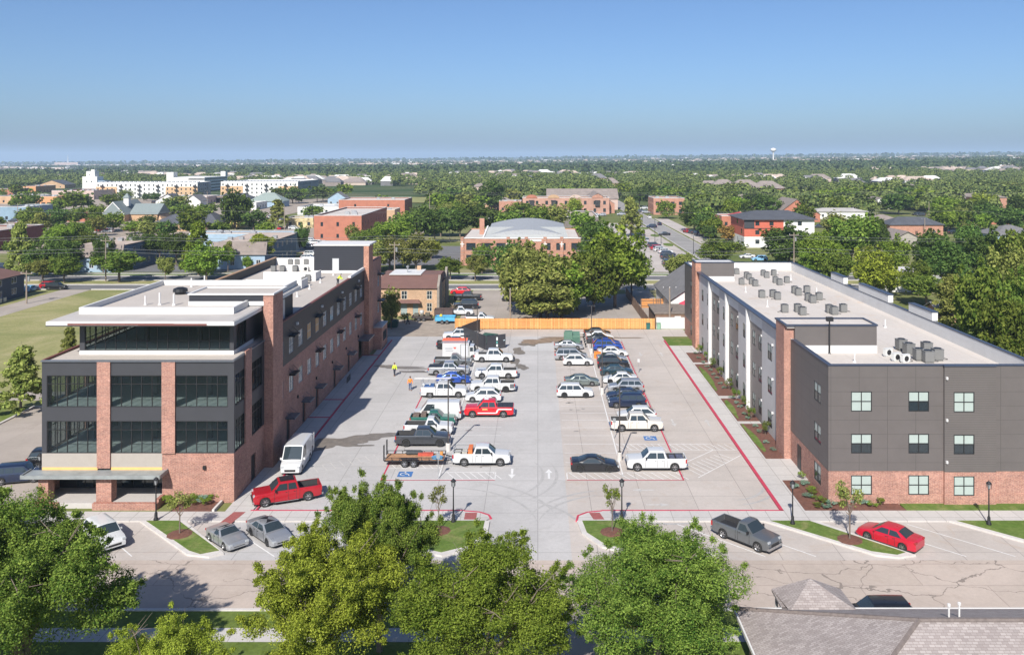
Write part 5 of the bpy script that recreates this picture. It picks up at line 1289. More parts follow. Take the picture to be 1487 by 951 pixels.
add(t, 'load', MB().box(-1.4,-.6,-.5,.5,.6,1.3).box(-.3,.3,-.6,.3,.6,1.15).box(.6,1.4,-.4,.5,.6,1.4), plain('gear', (.14,.13,.10), .8, var=.7, vs=4))
add(t, 'pale_tank', MB().lathe(-.1,.3,[(.35,1.2),(.42,1.5),(.35,1.8)],10), plain('pale_tank', (.5,.5,.48), .6))
t = back_trailer(644, 463.5, 'high sided dark brown trailer behind the blue dump trailer', (.09,.06,.055), 3.4, 1.25, 'high_sided_trailer')
vehicle('single','white',at(697,468)[0],at(697,468)[1],0,'white pickup with stake sides showing over the cedar fence')
vehicle('oldpick','white',at(655,458)[0]+1.6,at(655,460)[1]+2,.1,'white pickup hood showing behind the high sided trailer')
vehicle('bigsuv','black',at(676,449.5)[0],at(676,449.5)[1]+1,PI+.05,'long black SUV parked outside the tan brick house')
vehicle('crew','black',at(679,437)[0],at(679,437)[1]+1,PI-.05,'black pickup behind the long black SUV')
vehicle('crossover','fire',at(668,428)[0],at(668,428)[1]+1,PI,'dark red SUV farthest along the tan brick house')
vehicle('suv','black',at(741,437)[0]+.5,at(741,437)[1],PI,'black car under the edge of the big trees in the back lot', cat='car')
x, y = at(592, 474); 
t = thing('covered_dumpster', 'dark green covered dumpster beside the office annex', 'dumpster', (at(570,475)[0], at(570,475)[1], 0))
add(t, 'container', MB().rings([[(-.9,-.7,.05),(.9,-.7,.05),(.9,.7,.05),(-.9,.7,.05)],[(-1,-.8,1.1),(1,-.8,1.1),(1,.8,1.1),(-1,.8,1.1)]]), plain('dk_green', (.02,.07,.06), .6)); add(t, 'lid', MB().rings([[(-1.05,-.85,1.1),(1.05,-.85,1.1),(1.05,.85,1.1),(-1.05,.85,1.1)],[(-.7,-.4,1.4),(.7,-.4,1.4),(.7,.4,1.4),(-.7,.4,1.4)]]), plain('dk_green2', (.03,.08,.07), .6))
# brush pile
r2 = random.Random(8); bp_ = MB(); bx, by = at(652, 449)
for k in range(60):
    a = r2.uniform(0, 6.3); q = Vector((r2.gauss(0,.9), r2.gauss(0,1.2), r2.uniform(0,.5))); bp_.tube(q, q+Vector((math.cos(a)*1.0, math.sin(a)*1.0, r2.uniform(-.1,.8))), .03, 4)
o = bp_.build('brush_pile', plain('dead_branches', (.32,.24,.17), .9)); o.location = (bx, by, .1); tag(o, 'pile of cut pale branches by the wall of the tan brick house', 'brush pile')
# ------------------------------------------------------------------ people
SKIN = plain('skin', (.42,.24,.17), .6, var=.05)
def skinned(name, verts, edges, radii, mat, parent, sub=2):
    me = bpy.data.meshes.new(name); me.from_pydata(verts, edges, []); me.materials.append(mat)
    o = bpy.data.objects.new(name, me); COL.objects.link(o); o.parent = parent
    sk = o.modifiers.new('skin', 'SKIN'); sk.use_smooth_shade = True
    for i, r in enumerate(radii): me.skin_vertices[0].data[i].radius = (r if isinstance(r, tuple) else (r, r))
    me.skin_vertices[0].data[0].use_root = True
    sb = o.modifiers.new('sub', 'SUBSURF'); sb.levels = sub; sb.render_levels = sub
    return o
def person(x, y, z, rz, label, top, legs, hat=None, bend=0.0, stride=.16):
    t = thing('person', label, 'person', (x, y, z), rz)
    hp = .92-bend*.15
    bx = math.sin(bend)*.5; bz = math.cos(bend)
    sh_ = Vector((bx, 0, hp+.5*bz)); nk = sh_+Vector((math.sin(bend)*.08, 0, .09)); hd = nk+Vector((math.sin(bend)*.08+.02, 0, .14))
    LK, RK = (stride*.6+.03, .10, .50), (-stride*.2, -.10, .50); LA, RA = (stride, .11, .08), (-stride, -.11, .08)
    sl_, sr = sh_+Vector((0,.19,-.03)), sh_+Vector((0,-.19,-.03))
    el, er = sl_+Vector((-.06,.09,-.27)), sr+Vector((.04,-.09,-.27)); wl_, wr_ = el+Vector((.08,.04,-.23)), er+Vector((.12,-.03,-.22))
    if bend > .3: el, er = sl_+Vector((.12,.05,-.24)), sr+Vector((.12,-.05,-.24)); wl_, wr_ = el+Vector((.2,-.04,-.14)), er+Vector((.2,.04,-.14))
    V_ = [(0,0,hp), tuple(Vector((bx*.5,0,hp+.25*bz))), tuple(sh_), tuple(nk), tuple(hd), tuple(hd+Vector((.01,0,.09))), (0,.09,hp-.06), LK, LA, (LA[0]+.14,.12,.03), (0,-.09,hp-.06), RK, RA, (RA[0]+.14,-.12,.03),
          tuple(sl_), tuple(el), tuple(wl_), tuple(sr), tuple(er), tuple(wr_)]
    E_ = [(0,1),(1,2),(2,3),(3,4),(4,5),(0,6),(6,7),(7,8),(8,9),(0,10),(10,11),(11,12),(12,13),(2,14),(14,15),(15,16),(2,17),(17,18),(18,19)]
    R_ = [.13,.125,.13,.055,.095,.075,.09,.06,.045,.04,.09,.06,.045,.04,.06,.045,.03,.06,.045,.03]
    # hands: palm and five fingers each
    for wi, sg in ((16, 1), (19, -1)):
        w0 = Vector(V_[wi]); d = Vector((.25,0,-1)).normalized(); pi_ = len(V_); V_.append(tuple(w0+d*.07)); E_.append((wi, pi_)); R_.append(.028)
        for k in range(4):
            b = w0+d*.10+Vector((.022*(k-1.5),0,0)); n0 = len(V_); L_ = (.055,.07,.065,.05)[k]
            V_.append(tuple(b)); V_.append(tuple(b+d*L_+Vector((0,-sg*.02,0)))); E_ += [(pi_, n0),(n0, n0+1)]; R_ += [.009,.008]
        n0 = len(V_); V_.append(tuple(w0+d*.05+Vector((.04,0,0)))); E_.append((pi_, n0)); R_.append(.010)
    skinned('body', V_, E_, R_, SKIN, t)
    jr = [(.165,.165),(.16,.16),(.15,.15),.085,.06,.048,.085,.06,.048,.075]
    skinned('jacket', [V_[0],V_[1],V_[2],V_[14],V_[15],V_[16],V_[17],V_[18],V_[19],V_[3]], [(0,1),(1,2),(2,3),(3,4),(4,5),(2,6),(6,7),(7,8),(2,9)], [.16,.155,.155,.082,.064,.05,.082,.064,.05,.07], top, t)
    skinned('trousers', [V_[0],V_[6],V_[7],V_[8],V_[10],V_[11],V_[12]], [(0,1),(1,2),(2,3),(0,4),(4,5),(5,6)], [.145,.105,.078,.062,.105,.078,.062], legs, t)
    for i in (8, 12):
        c = V_[i]; MB().rings([[(c[0]-.09,c[1]-.05,0),(c[0]+.2,c[1]-.05,0),(c[0]+.2,c[1]+.05,0),(c[0]-.09,c[1]+.05,0)],[(c[0]-.09,c[1]-.05,.1),(c[0]+.08,c[1]-.05,.1),(c[0]+.08,c[1]+.05,.1),(c[0]-.09,c[1]+.05,.1)]]).build('boot', plain('boot_leather', (.14,.07,.045), .8), t)
    hh = tuple(hd+Vector((0,0,.05)))
    hm = MB().lathe(hh[0], hh[1], [(.108,hh[2]-.02),(.112,hh[2]+.04),(.085,hh[2]+.10),(.03,hh[2]+.125)], 12)
    hm.build('hard_hat' if hat else 'hair', hat or plain('brown_hair', (.09,.045,.025), .9), t, 60)
    fc_ = MB(); f0 = hd+Vector((.088,0,.0))
    for s_ in (-1,1): fc_.box(f0.x-.005,f0.x+.006,s_*.03-.01,s_*.03+.01,f0.z+.0,f0.z+.014)
    fc_.build('eyes', BLACK, t)
    MB().rings([[(f0.x-.01,-.012,f0.z+.01),(f0.x-.01,.012,f0.z+.01),(f0.x-.01,.015,f0.z-.04),(f0.x-.01,-.015,f0.z-.04)],[(f0.x+.01,-.004,f0.z+.005),(f0.x+.01,.004,f0.z+.005),(f0.x+.028,.01,f0.z-.035),(f0.x+.028,-.01,f0.z-.035)]]).build('nose', SKIN, t)
HIV = plain('hi_vis_yellow', (.62,.85,.04), .7, var=.08, vs=6); HIO = plain('hi_vis_orange', (.95,.24,.02), .7, var=.08, vs=6)
JEAN = plain('jeans', (.06,.10,.20), .9, var=.2, vs=6); DKT = plain('dark_trousers', (.03,.035,.05), .9)
x, y = at(573, 545.6); person(x, y, 0, -PI/2-.3, 'person in bright yellow jacket and dark jeans walking in the open lot', HIV, DKT, plain('brown_hat', (.12,.06,.04), .8))
x, y = at(595.6, 566.6); person(x, y, 0, -PI/2+.2, 'person in orange jacket and blue jeans walking near the service truck', HIO, JEAN, None)
x, y = at(490.5, 413.5, 12.42); person(x, y, 12.42, -.1, 'person in lime yellow jacket bending over the edge of the office roof', HIV, DKT, plain('grey_hat', (.2,.25,.25), .6), .7, .08)
x, y = at(592, 471); person(x, y, 0, .2, 'person in dark green top walking beside the dark equipment trailer', plain('green_shirt', (.05,.12,.06), .9), DKT, None, 0, .3)
# ------------------------------------------------------------------ buildings beyond
FOOT = []; FN = {}      # footprints kept clear of scattered trees
import re
def near_label(x, y, head):
    best = None
    for k, lb in FN.items():
        a, b, c, d = FOOT[k]; dx = x-(a+b)/2; dy = y-(c+d)/2; q = abs(dx)/max(8, (b-a)/2)+abs(dy)/40+abs(dx)/60
        if best is None or q < best[0]: best = (q, lb, dx, dy, (b-a)/2)
    _, lb, dx, dy, hw_ = best
    lb = re.split(r',| with | peeking | rising | behind | beside | among | facing | before | in front | beyond | at the | left | right | second | third | fourth | on the ', lb)[0]
    rel = ('left of' if dx < 0 else 'right of') if abs(dx) > hw_ else ('behind' if dy > 0 else 'in front of')
    return ' '.join((head+' '+rel+' the '+lb).split()[:16])
def gpx(px_, py_): 
    x, y = at(px_, py_); return x, y
def flat(px0, px1, pyb, h, depth, label, mat, roof=None, rows=1, cols=4, name='commercial_building', cat='building', wz=1.5, ww=1.2, glass=None, wx=None, sidew=True, para=.5, trim=None, units=2, x01=None, Y=None):
    d = Y or 37800/(pyb-228.0); xa, xb = x01 or ((px0-781)*d/F, (px1-781)*d/F); cx = (xa+xb)/2; W = xb-xa
    t = thing(name, label, cat, (cx, d, zt(cx, d)))
    FOOT.append((xa-2, xb+2, d-3, d+depth+2)); FN[len(FOOT)-1] = label
    P = south(0); hs = []
    for r in range(rows):
        zb_ = r*(h-.6)/rows+1.0
        for c in range(cols):
            u = -W/2+W*(c+.5)/cols; hs.append((u-ww/2, u+ww/2, zb_, min(zb_+wz, h-.4)))
    wm = wall(MB(), P, -W/2, W/2, -1, h, hs, .25); 
    side = 1 if cx < 0 else -1
    PS_ = east(W/2) if side > 0 else west(-W/2); hs2 = []
    if sidew:
        n = max(1, int(depth/5))
        for r in range(rows):
            zb_ = r*(h-.6)/rows+1.0
            for c in range(n): u = depth*(c+.5)/n; hs2.append((u-ww/2, u+ww/2, zb_, min(zb_+wz, h-.4)))
    wall(wm, PS_, 0, depth, -1, h, hs2, .25)
    PO = west(-W/2) if side > 0 else east(W/2); wall(wm, PO, 0, depth, -1, h, (), .2); wall(wm, lambda u, z, e=0: (u, depth+e, z), -W/2, W/2, -1, h, (), .2)
    wm.build('wall', mat, t)
    B(-W/2+.2, W/2-.2, .2, depth-.2, h-para-.2, h-para).build('roof', roof or MEMB, t)
    tr = trim or WHITE
    MB().box(-W/2-.05, W/2+.05, -.05, .3, h, h+.15).box(-W/2-.05, W/2+.05, depth-.3, depth+.05, h, h+.15).box(-W/2-.05, -W/2+.3, .3, depth-.3, h, h+.15).box(W/2-.3, W/2+.05, .3, depth-.3, h, h+.15).build('coping', tr, t)
    for Pq, hh in ((P, hs), (PS_, hs2)):
        for a, b, c, e in hh:
            f = MB(); pbox(f, Pq, a, b, c, c+.08, -.15, -.05); pbox(f, Pq, a, b, e-.08, e, -.15, -.05); pbox(f, Pq, (a+b)/2-.04, (a+b)/2+.04, c+.08, e-.08, -.15, -.05)
            o = f.build('window', BLACK, t); pbox(MB(), Pq, a, b, c, e, -.14, -.12).build('pane', glass or GDARK, o)
    r3 = random.Random(int(abs(cx)*10))
    for k in range(units):
        ux, uy = r3.uniform(-W*.35, W*.35), r3.uniform(depth*.2, depth*.8)
        MB().box(ux-.9, ux+.9, uy-.6, uy+.6, h-para+.002, h-para+.9).box(ux-.5,ux+.4,uy-.4,uy+.4,h-para+.9,h-para+1.05).build('roof_unit', ALU, t)
    return t, W
def house(px_, pyb, W, D, e, rr, label, wallm, roofm, kind='hip', name='house', axis='x', cat='house', Y=None, nwin=3, rz=0, glass=None, chim=False):
    d = Y or 37800/(pyb-228.0); cx = (px_-781)*d/F
    t = thing(name, label, cat, (cx, d+D/2, zt(cx, d)), rz); FOOT.append((cx-W/2-1.5, cx+W/2+1.5, d-2, d+D+1)); FN[len(FOOT)-1] = label
    w2, d2 = W/2, D/2
    hs = [(-w2+W*(i+.5)/nwin-.55, -w2+W*(i+.5)/nwin+.55, .9, 2.2) for i in range(nwin)]
    if nwin > 1: k = nwin//2; hs[k] = (hs[k][0]+.05, hs[k][1]-.05, .05, 2.1)
    wm = wall(MB(), south(-(-d2)) if False else (lambda u, z, q=0: (u, -d2-q, z)), -w2, w2, -.8, e, hs, .2)
    for Pq in (east(w2), west(-w2)): wall(wm, Pq, -d2, d2, -.8, e, (), .2)
    wall(wm, lambda u, z, q=0: (u, d2+q, z), -w2, w2, -.8, e, (), .2)
    o_ = .5
    if kind == 'gable':
        if axis == 'x':
            wm.poly([(-w2,-d2,e),(-w2,d2,e),(-w2,0,rr)]); wm.poly([(w2,-d2,e),(w2,d2,e),(w2,0,rr)])
            pts = [[(-w2-o_,-d2-o_,e-.1),(-w2-o_,0,rr+.1),(-w2-o_,d2+o_,e-.1)],[(w2+o_,-d2-o_,e-.1),(w2+o_,0,rr+.1),(w2+o_,d2+o_,e-.1)]]
        else:
            wm.poly([(-w2,-d2,e),(w2,-d2,e),(0,-d2,rr)]); wm.poly([(-w2,d2,e),(w2,d2,e),(0,d2,rr)])
            pts = [[(-w2-o_,-d2-o_,e-.1),(0,-d2-o_,rr+.1),(w2+o_,-d2-o_,e-.1)],[(-w2-o_,d2+o_,e-.1),(0,d2+o_,rr+.1),(w2+o_,d2+o_,e-.1)]]
        rf = MB(); up_ = [[(x, y, z+.15) for x, y, z in r] for r in pts]
        rf.rings([pts[0]+up_[0][::-1], pts[1]+up_[1][::-1]])
    else:
        rf = MB(); a, b = w2+o_, d2+o_; k = min(a, b); rx = max(0.01, a-k); ry = max(0.01, b-k)
        c4 = [(-a,-b,e),(a,-b,e),(a,b,e),(-a,b,e)]; r0 = (-rx,-ry,rr); r1 = (rx,ry,rr)
        if a >= b: rf.poly([c4[0],c4[1],(rx,0,rr),(-rx,0,rr)]).poly([c4[1],c4[2],(rx,0,rr)]).poly([c4[2],c4[3],(-rx,0,rr),(rx,0,rr)]).poly([c4[3],c4[0],(-rx,0,rr)])
        else: rf.poly([c4[0],c4[1],(0,-ry,rr)]).poly([c4[1],c4[2],(0,ry,rr),(0,-ry,rr)]).poly([c4[2],c4[3],(0,ry,rr)]).poly([c4[3],c4[0],(0,-ry,rr),(0,ry,rr)])
        rf.box(-a,a,-b,b,e-.18,e-.004)
    wm.build('wall', wallm, t); ro = rf.build('roof', roofm, t)
    if chim: B(w2*.3,w2*.3+.7,.5,1.3,e,rr+.6).build('chimney', BR, ro)
    for i, (a, b, c, g_) in enumerate(hs):
        if nwin > 1 and i == nwin//2: pbox(MB(), lambda u, z, q=0: (u, -d2-q, z), a, b, c, g_, -.15, -.08).build('door', plain('door_brown', (.12,.07,.05), .6), t)
        else:
            f = MB(); Pq = lambda u, z, q=0: (u, -d2-q, z)
            pbox(f, Pq, a-.08, b+.08, c-.08, c, -.1, .03); pbox(f, Pq, a-.08, b+.08, g_, g_+.08, -.1, .03); pbox(f, Pq, (a+b)/2-.03, (a+b)/2+.03, c, g_, -.1, .0)
            o = f.build('window', WHITE, t); pbox(MB(), Pq, a, b, c, g_, -.14, -.11).build('pane', glass or GDARK, o)
    return t
SALM = BRF; TANW = plain('tan_wall', (.46,.30,.18), .9, var=.15, vs=.3); WHW = plain('white_wall', (.66,.65,.62), .8, var=.1, vs=.3)
BLW = plain('pale_blue_wall', (.30,.40,.50), .8, var=.15, vs=.5); DBW = plain('slate_blue_wall', (.12,.16,.22), .8, var=.2, vs=.3); NAVY = plain('navy_wall', (.055,.065,.095), .8, var=.15)
PNK = plain('pale_pink_wall', (.50,.38,.33), .9, var=.1); YEL = plain('yellow_wall', (.60,.45,.18), .8, var=.1); GRYR = plain('grey_roof', (.40,.38,.36), .9, var=.15, vs=.2)
TANR = plain('tan_roof', (.46,.37,.31), .9, var=.12, vs=.2); DBR = plain('dark_brick_wall', (.20,.075,.06), .9, var=.2, vs=1); ORW = plain('orange_tan_wall', (.55,.27,.13), .9, var=.12)
BGW = plain('blue_grey_wall', (.20,.29,.36), .8, var=.15, vs=.3)
# tan brick house beyond the lot
d = 164.0
t = thing('brick_house', 'two storey tan brick house with maroon roof and pale flat roof patch, beyond the office', 'house', (-24.2, d, 0)); FOOT.append((-32,-17,160,186))
Pf = south(0); hs = [(-4.6,-3.4,3.1,4.7),(-1.6,-.5,3.1,4.7),(3.2,4.2,3.1,4.7),(3.2,4.2,.8,2.4),(-1.7,-.5,.1,2.3),(.6,1.6,.1,2.3),(-4.6,-3.4,.8,2.4)]
wm = wall(MB(), Pf, -6, 5.4, -.1, 5.3, hs, .2); wall(wm, east(5.4), 0, 18, -.1, 5.3, [(2+3.2*k,3+3.2*k,z,z+1.5) for k in range(5) for z in (.9,3.3)], .2); wall(wm, west(-6), 0, 18, -.1, 5.3); wall(wm, lambda u, z, q=0: (u, 18+q, z), -6, 5.4, -.1, 5.3)
wm.build('wall', BRT, t)
for a, b, c, e in hs:
    if c < .5: pbox(MB(), Pf, a, b, c, e, -.16, -.08).build('door', plain('glazed_door', (.28,.34,.34), .3), t)
    else: window(t, Pf, a, b, c, e, 2, ((c+e)/2,), plain('cream_frame', (.5,.48,.42), .6), GDARK, .1, .08)
for k in range(5):
    for z in (.9,3.3): window(t, east(5.4), 2+3.2*k, 3+3.2*k, z, z+1.5, 1, (z+.75,), MATS['cream_frame'], GDARK, .1, .08)
rf = MB(); rf.rings([[(-6.3,-.4,5.2),(-6.3,6,7.0),(-6.3,12,7.0),(-6.3,18.4,5.2)],[(5.2,-.4,5.2),(5.2,6,7.0),(5.2,12,7.0),(5.2,18.4,5.2)]])
rf.build('roof', BROWN, t)
B(-4.8,1.4,5.2,13,7.001,7.12).build('flat_roof_deck', MEMB, t)
for y0_ in (0, 12.5):
    MB().rings([[(5.15,y0_-.1,0),(5.15,y0_-.1,5.6),(5.15,y0_+2.4,7.4),(5.15,y0_+4.8,5.6),(5.15,y0_+4.8,0)],[(5.6,y0_-.1,0),(5.6,y0_-.1,5.6),(5.6,y0_+2.4,7.4),(5.6,y0_+4.8,5.6),(5.6,y0_+4.8,0)]]).build('gable_wall', plain('grey_stucco', (.25,.22,.19), .9, var=.2), t)
MB().rings([[(-2.3,-1.3,2.55),(2.2,-1.3,2.55),(2.2,0,2.55),(-2.3,0,2.55)],[(-1.8,-.6,3.05),(1.7,-.6,3.05),(1.7,0,3.05),(-1.8,0,3.05)]]).build('door_hood', BROWN, t)
MB().lathe(-1.6,8,[(.12,7.1),(.12,8.0),(.28,8.1),(.28,8.4),(.05,8.5)],8).build('roof_vent', ALU, t); B(-.3,.5,12,12.8,7.1,7.9).build('chimney', BRT, t)
# civic building with curved metal roof
d = 240.0; t = thing('civic_building', 'long red brick building with white crosses and a curved grey metal roof', 'building', (-4.6, d, 0)); FOOT.append((-22,13,234,280))
Pf = south(0); W2 = 16.4; hs = [(-15.2+4.15*k, -15.2+4.15*k+2.6, z, z+2.0) for k in range(8) for z in (.9, 4.2) if k not in (4,)]
wm = wall(MB(), Pf, -W2, W2, -.1, 7.4, hs, .3); wall(wm, east(W2), 0, 34, -.1, 7.4); wall(wm, west(-W2), 0, 34, -.1, 7.4); wall(wm, lambda u, z, q=0: (u, 34+q, z), -W2, W2, -.1, 7.4)
wm.build('wall', BR2, t)
for a, b, c, e in hs: window(t, Pf, a, b, c, e, 3, ((c+e)/2,), BLACK, GDARK, .15, .09)
for x_ in (-16.3,-3.6,1.4,6.6,11.2): 
    pbox(MB(), Pf, x_-.45, x_+.45, 0, 7.9, .002, .35).build('brick_pier', BR2, t)
    c = MB(); pbox(c, Pf, x_-.12, x_+.12, 5.1, 6.6, .352, .42); pbox(c, Pf, x_-.55, x_-.121, 5.8, 6.05, .352, .42); pbox(c, Pf, x_+.121, x_+.55, 5.8, 6.05, .352, .42); c.build('white_cross', WHITE, t)
pbox(MB(), Pf, 2.4, 5.6, 6.6, 7.2, .002, .06).build('name_panel', WHITE, t)
MB().box(-W2-.1,W2+.1,-.12,.4,7.4,7.7).build('coping', WHITE, t); B(-W2+.2,W2-.2,.4,34,6.9,7.1).build('roof', ROOF2, t)
rf = MB(); n = 12; prof = []
for i in range(n+1):
    a = i/n; prof.append((-9.5+21*a if False else -9.8+22.4*a, 7.1+2.7*math.sin(PI*(.12+.76*a))))
rf.rings([[(-9.8,8,7.1)]+[(x_, 8, z_-.6) for x_, z_ in prof]+[(12.6,8,7.1)], [(-9.8,30,7.1)]+[(x_, 30, z_+1.2) for x_, z_ in prof]+[(12.6,30,7.1)]])
rf.build('curved_roof', plain('ribbed_metal_roof', (.34,.35,.36), .5, .1, .1), t)
MB().rings([[(-10.6,6,7.1),(13.2,6,7.1),(12.4,14,9.5),(-9.8,14,9.5)],[(-10.6,6,7.0),(13.2,6,7.0),(12.4,14.3,9.3),(-9.8,14.3,9.3)]]).build('sloped_roof', siding('seamed_metal', (.38,.39,.38), 50, 0, .75, ustep=1.2), t)
MB().rings([[(-11.0,5.6,7.1),(-10.6,5.6,7.1),(-9.8,14,9.6),(-10.2,14,9.6)],[(-11.0,5.6,7.4),(-10.6,5.6,7.4),(-9.8,14,9.9),(-10.2,14,9.9)]]).build('roof_edge', WHITE, t)
B(-12.6,-11.2,16,17.4,0,11.8).build('chimney', BR2, t)
# red brick office pair
flat(0,0,0,9.0,52,'large two storey red brick block with three small front windows, left of centre', SALM, ROOF2, 2, 3, 'brick_building', wz=1.5, ww=.9, x01=(-80,-63), Y=310, units=3)
flat(0,0,0,8.2,26,'long red brick building with white roof rim behind the first brick block', SALM, ROOF2, 2, 2, 'brick_building', wz=1.3, ww=1.0, x01=(-101,-67.5), Y=440)
flat(0,0,0,5.6,16,'low tan annex in front of the far red brick building', TANW, MEMB, 1, 2, 'brick_building', x01=(-75,-66), Y=400)
# tan flat shop behind the civic building
flat(781,869,331,4.6,40,'wide low building with tan gravel roof behind the curved roof building', plain('grey_wall', (.16,.14,.13), .8), TANR, 1, 4, 'shop_building', wz=1.6, ww=2.2, units=3)
# row of ornamental brick shops
t, W = flat(0,0,0,8.5,18,'row of brick shops with curved gables and bay windows', plain('rose_brick', (.43,.25,.19), .9, var=.25, vs=.3), GRYR, 2, 9, 'shop_row', wz=2.0, ww=1.4, x01=(-8.0, 37.5), Y=455, units=0)
for k in range(4):
    x_ = -18+k*11.5; MB().rings([[(x_+3*math.cos(PI*i/10), y_, 8.4+1.8*math.sin(PI*i/10)) for i in range(11)] for y_ in (-.25,.2)]).build('shop_gable', (BRF,TANW,PNK,BR2)[k], t)
    MB().box(x_-1.2,x_+1.2,-1.0,-.02,4.2,6.8).box(x_-1.4,x_+1.4,-1.1,-.02,6.8,7.3).build('bay_window', (DARK,DARK,DARK,DARK)[k], t)
house(868,306,18,44,5.0,10.6,'large shop with tall grey gable roof at the end of the shop row', BR2, SHB, 'gable','shop_building','y','building', Y=462)
house(846,300,40,18,6.2,11.4,'broad grey shingled roof rising behind the row of shops', PNK, SHB, 'gable','shop_building','x','building', Y=492)
flat(0,0,0,6.0,12,'small brick and stone shop left of the shop row', BR2, GRYR, 1, 3, 'shop_building', x01=(-21,-9), Y=470)
# corner brick restaurant
flat(949,994,312,8.5,22,'two storey brick corner building with cream top and dark awnings', BR2, GRYR, 2, 4, 'shop_building', wz=1.8, ww=1.8)
flat(1048,1100,331,5.0,14,'low red brick building with white flat roof beside the orange tree', BRF, MEMB, 1, 4, 'shop_building', units=1)
house(1077,331,8,8,5.2,6.6,'small yellow tower with a red pyramid roof', YEL, plain('red_metal_roof', (.5,.07,.07), .5), 'hip','kiosk', cat='building', Y=366)
flat(1061,1095,309,4.2,14,'low pale pink building with grey metal roof', PNK, GRYR, 1, 3, 'shop_building', units=0)
house(1086,300,20,12,3.4,7,'brown brick house with wide taupe hip roof behind the pink building', BRF, SHB)
# red and white apartment house
d = 287.0; t = thing('apartment_house', 'three storey red white and dark house with slate hip roof', 'building', (79.6, d, .3)); t.scale = (.85, 1, .94); FOOT.append((66,96,280,315))
Pf = south(0); Pw = west(-13.3); RW = plain('red_panel', (.48,.115,.07), .7, var=.06)
hs = [(-9+5.5*k,-7.4+5.5*k,z,z+1.5) for k in range(4) for z in (1.0,4.3,7.4)]
wall(MB(), Pf, -13.3, 14, -.5, 3.5, [h for h in hs if h[2] < 3]).build('white_wall', WHW, t); wall(MB(), Pf, -13.3, 2, 3.5, 9.6, [h for h in hs if h[2] > 3 and h[1] < 2]).build('red_wall', RW, t)
wall(MB(), Pf, 2, 14, 3.5, 9.6, [h for h in hs if h[2] > 3 and h[0] > 2]).build('white_wall', WHW, t)
wall(MB(), Pw, 0, 20, -.5, 3.5, [(3,4,.6,2.8),(9,10,.6,2.8)]).build('white_wall', WHW, t); wall(MB(), Pw, 0, 20, 3.5, 9.6, [(3,5,4.2,6),(9,11,7.4,9)]).build('red_wall', RW, t)
pbox(MB(), Pf, -13.35, -9.4, 6.6, 9.6, .002, .12).build('dark_panel', CHAR, t); pbox(MB(), Pf, -13.3, 2, 6.4, 6.55, .125, .2).build('band', CHAR, t)
for q in hs: window(t, Pf, *q, 2, (), BLACK, GDARK, .1, .1)
for q in ((3,5,4.2,6),(9,11,7.4,9),(3,4,.6,2.8),(9,10,.6,2.8)): window(t, Pw, *q, 1, (), BLACK, GDARK, .1, .1)
MB().poly([(-14.2,-1,9.7),(15,-1,9.7),(7,10,12.2),(-6,10,12.2)]).poly([(15,-1,9.7),(15,21,9.7),(7,10,12.2)]).poly([(15,21,9.7),(-14.2,21,9.7),(-6,10,12.2),(7,10,12.2)]).poly([(-14.2,21,9.7),(-14.2,-1,9.7),(-6,10,12.2)]).box(-14.2,15,-1,21,9.5,9.695).build('roof', SHD, t)
house(1157,322,13,24,5.2,10.2,'tall brick house with steep gable and two white windows', BRF, SHB, 'gable', axis='y', nwin=2, glass=BLIND)
house(1180,322,7,10,3.2,6,'small brick gable wing at the right of the tall brick house', BRF, SHB, 'gable', axis='y', nwin=1, Y=400)
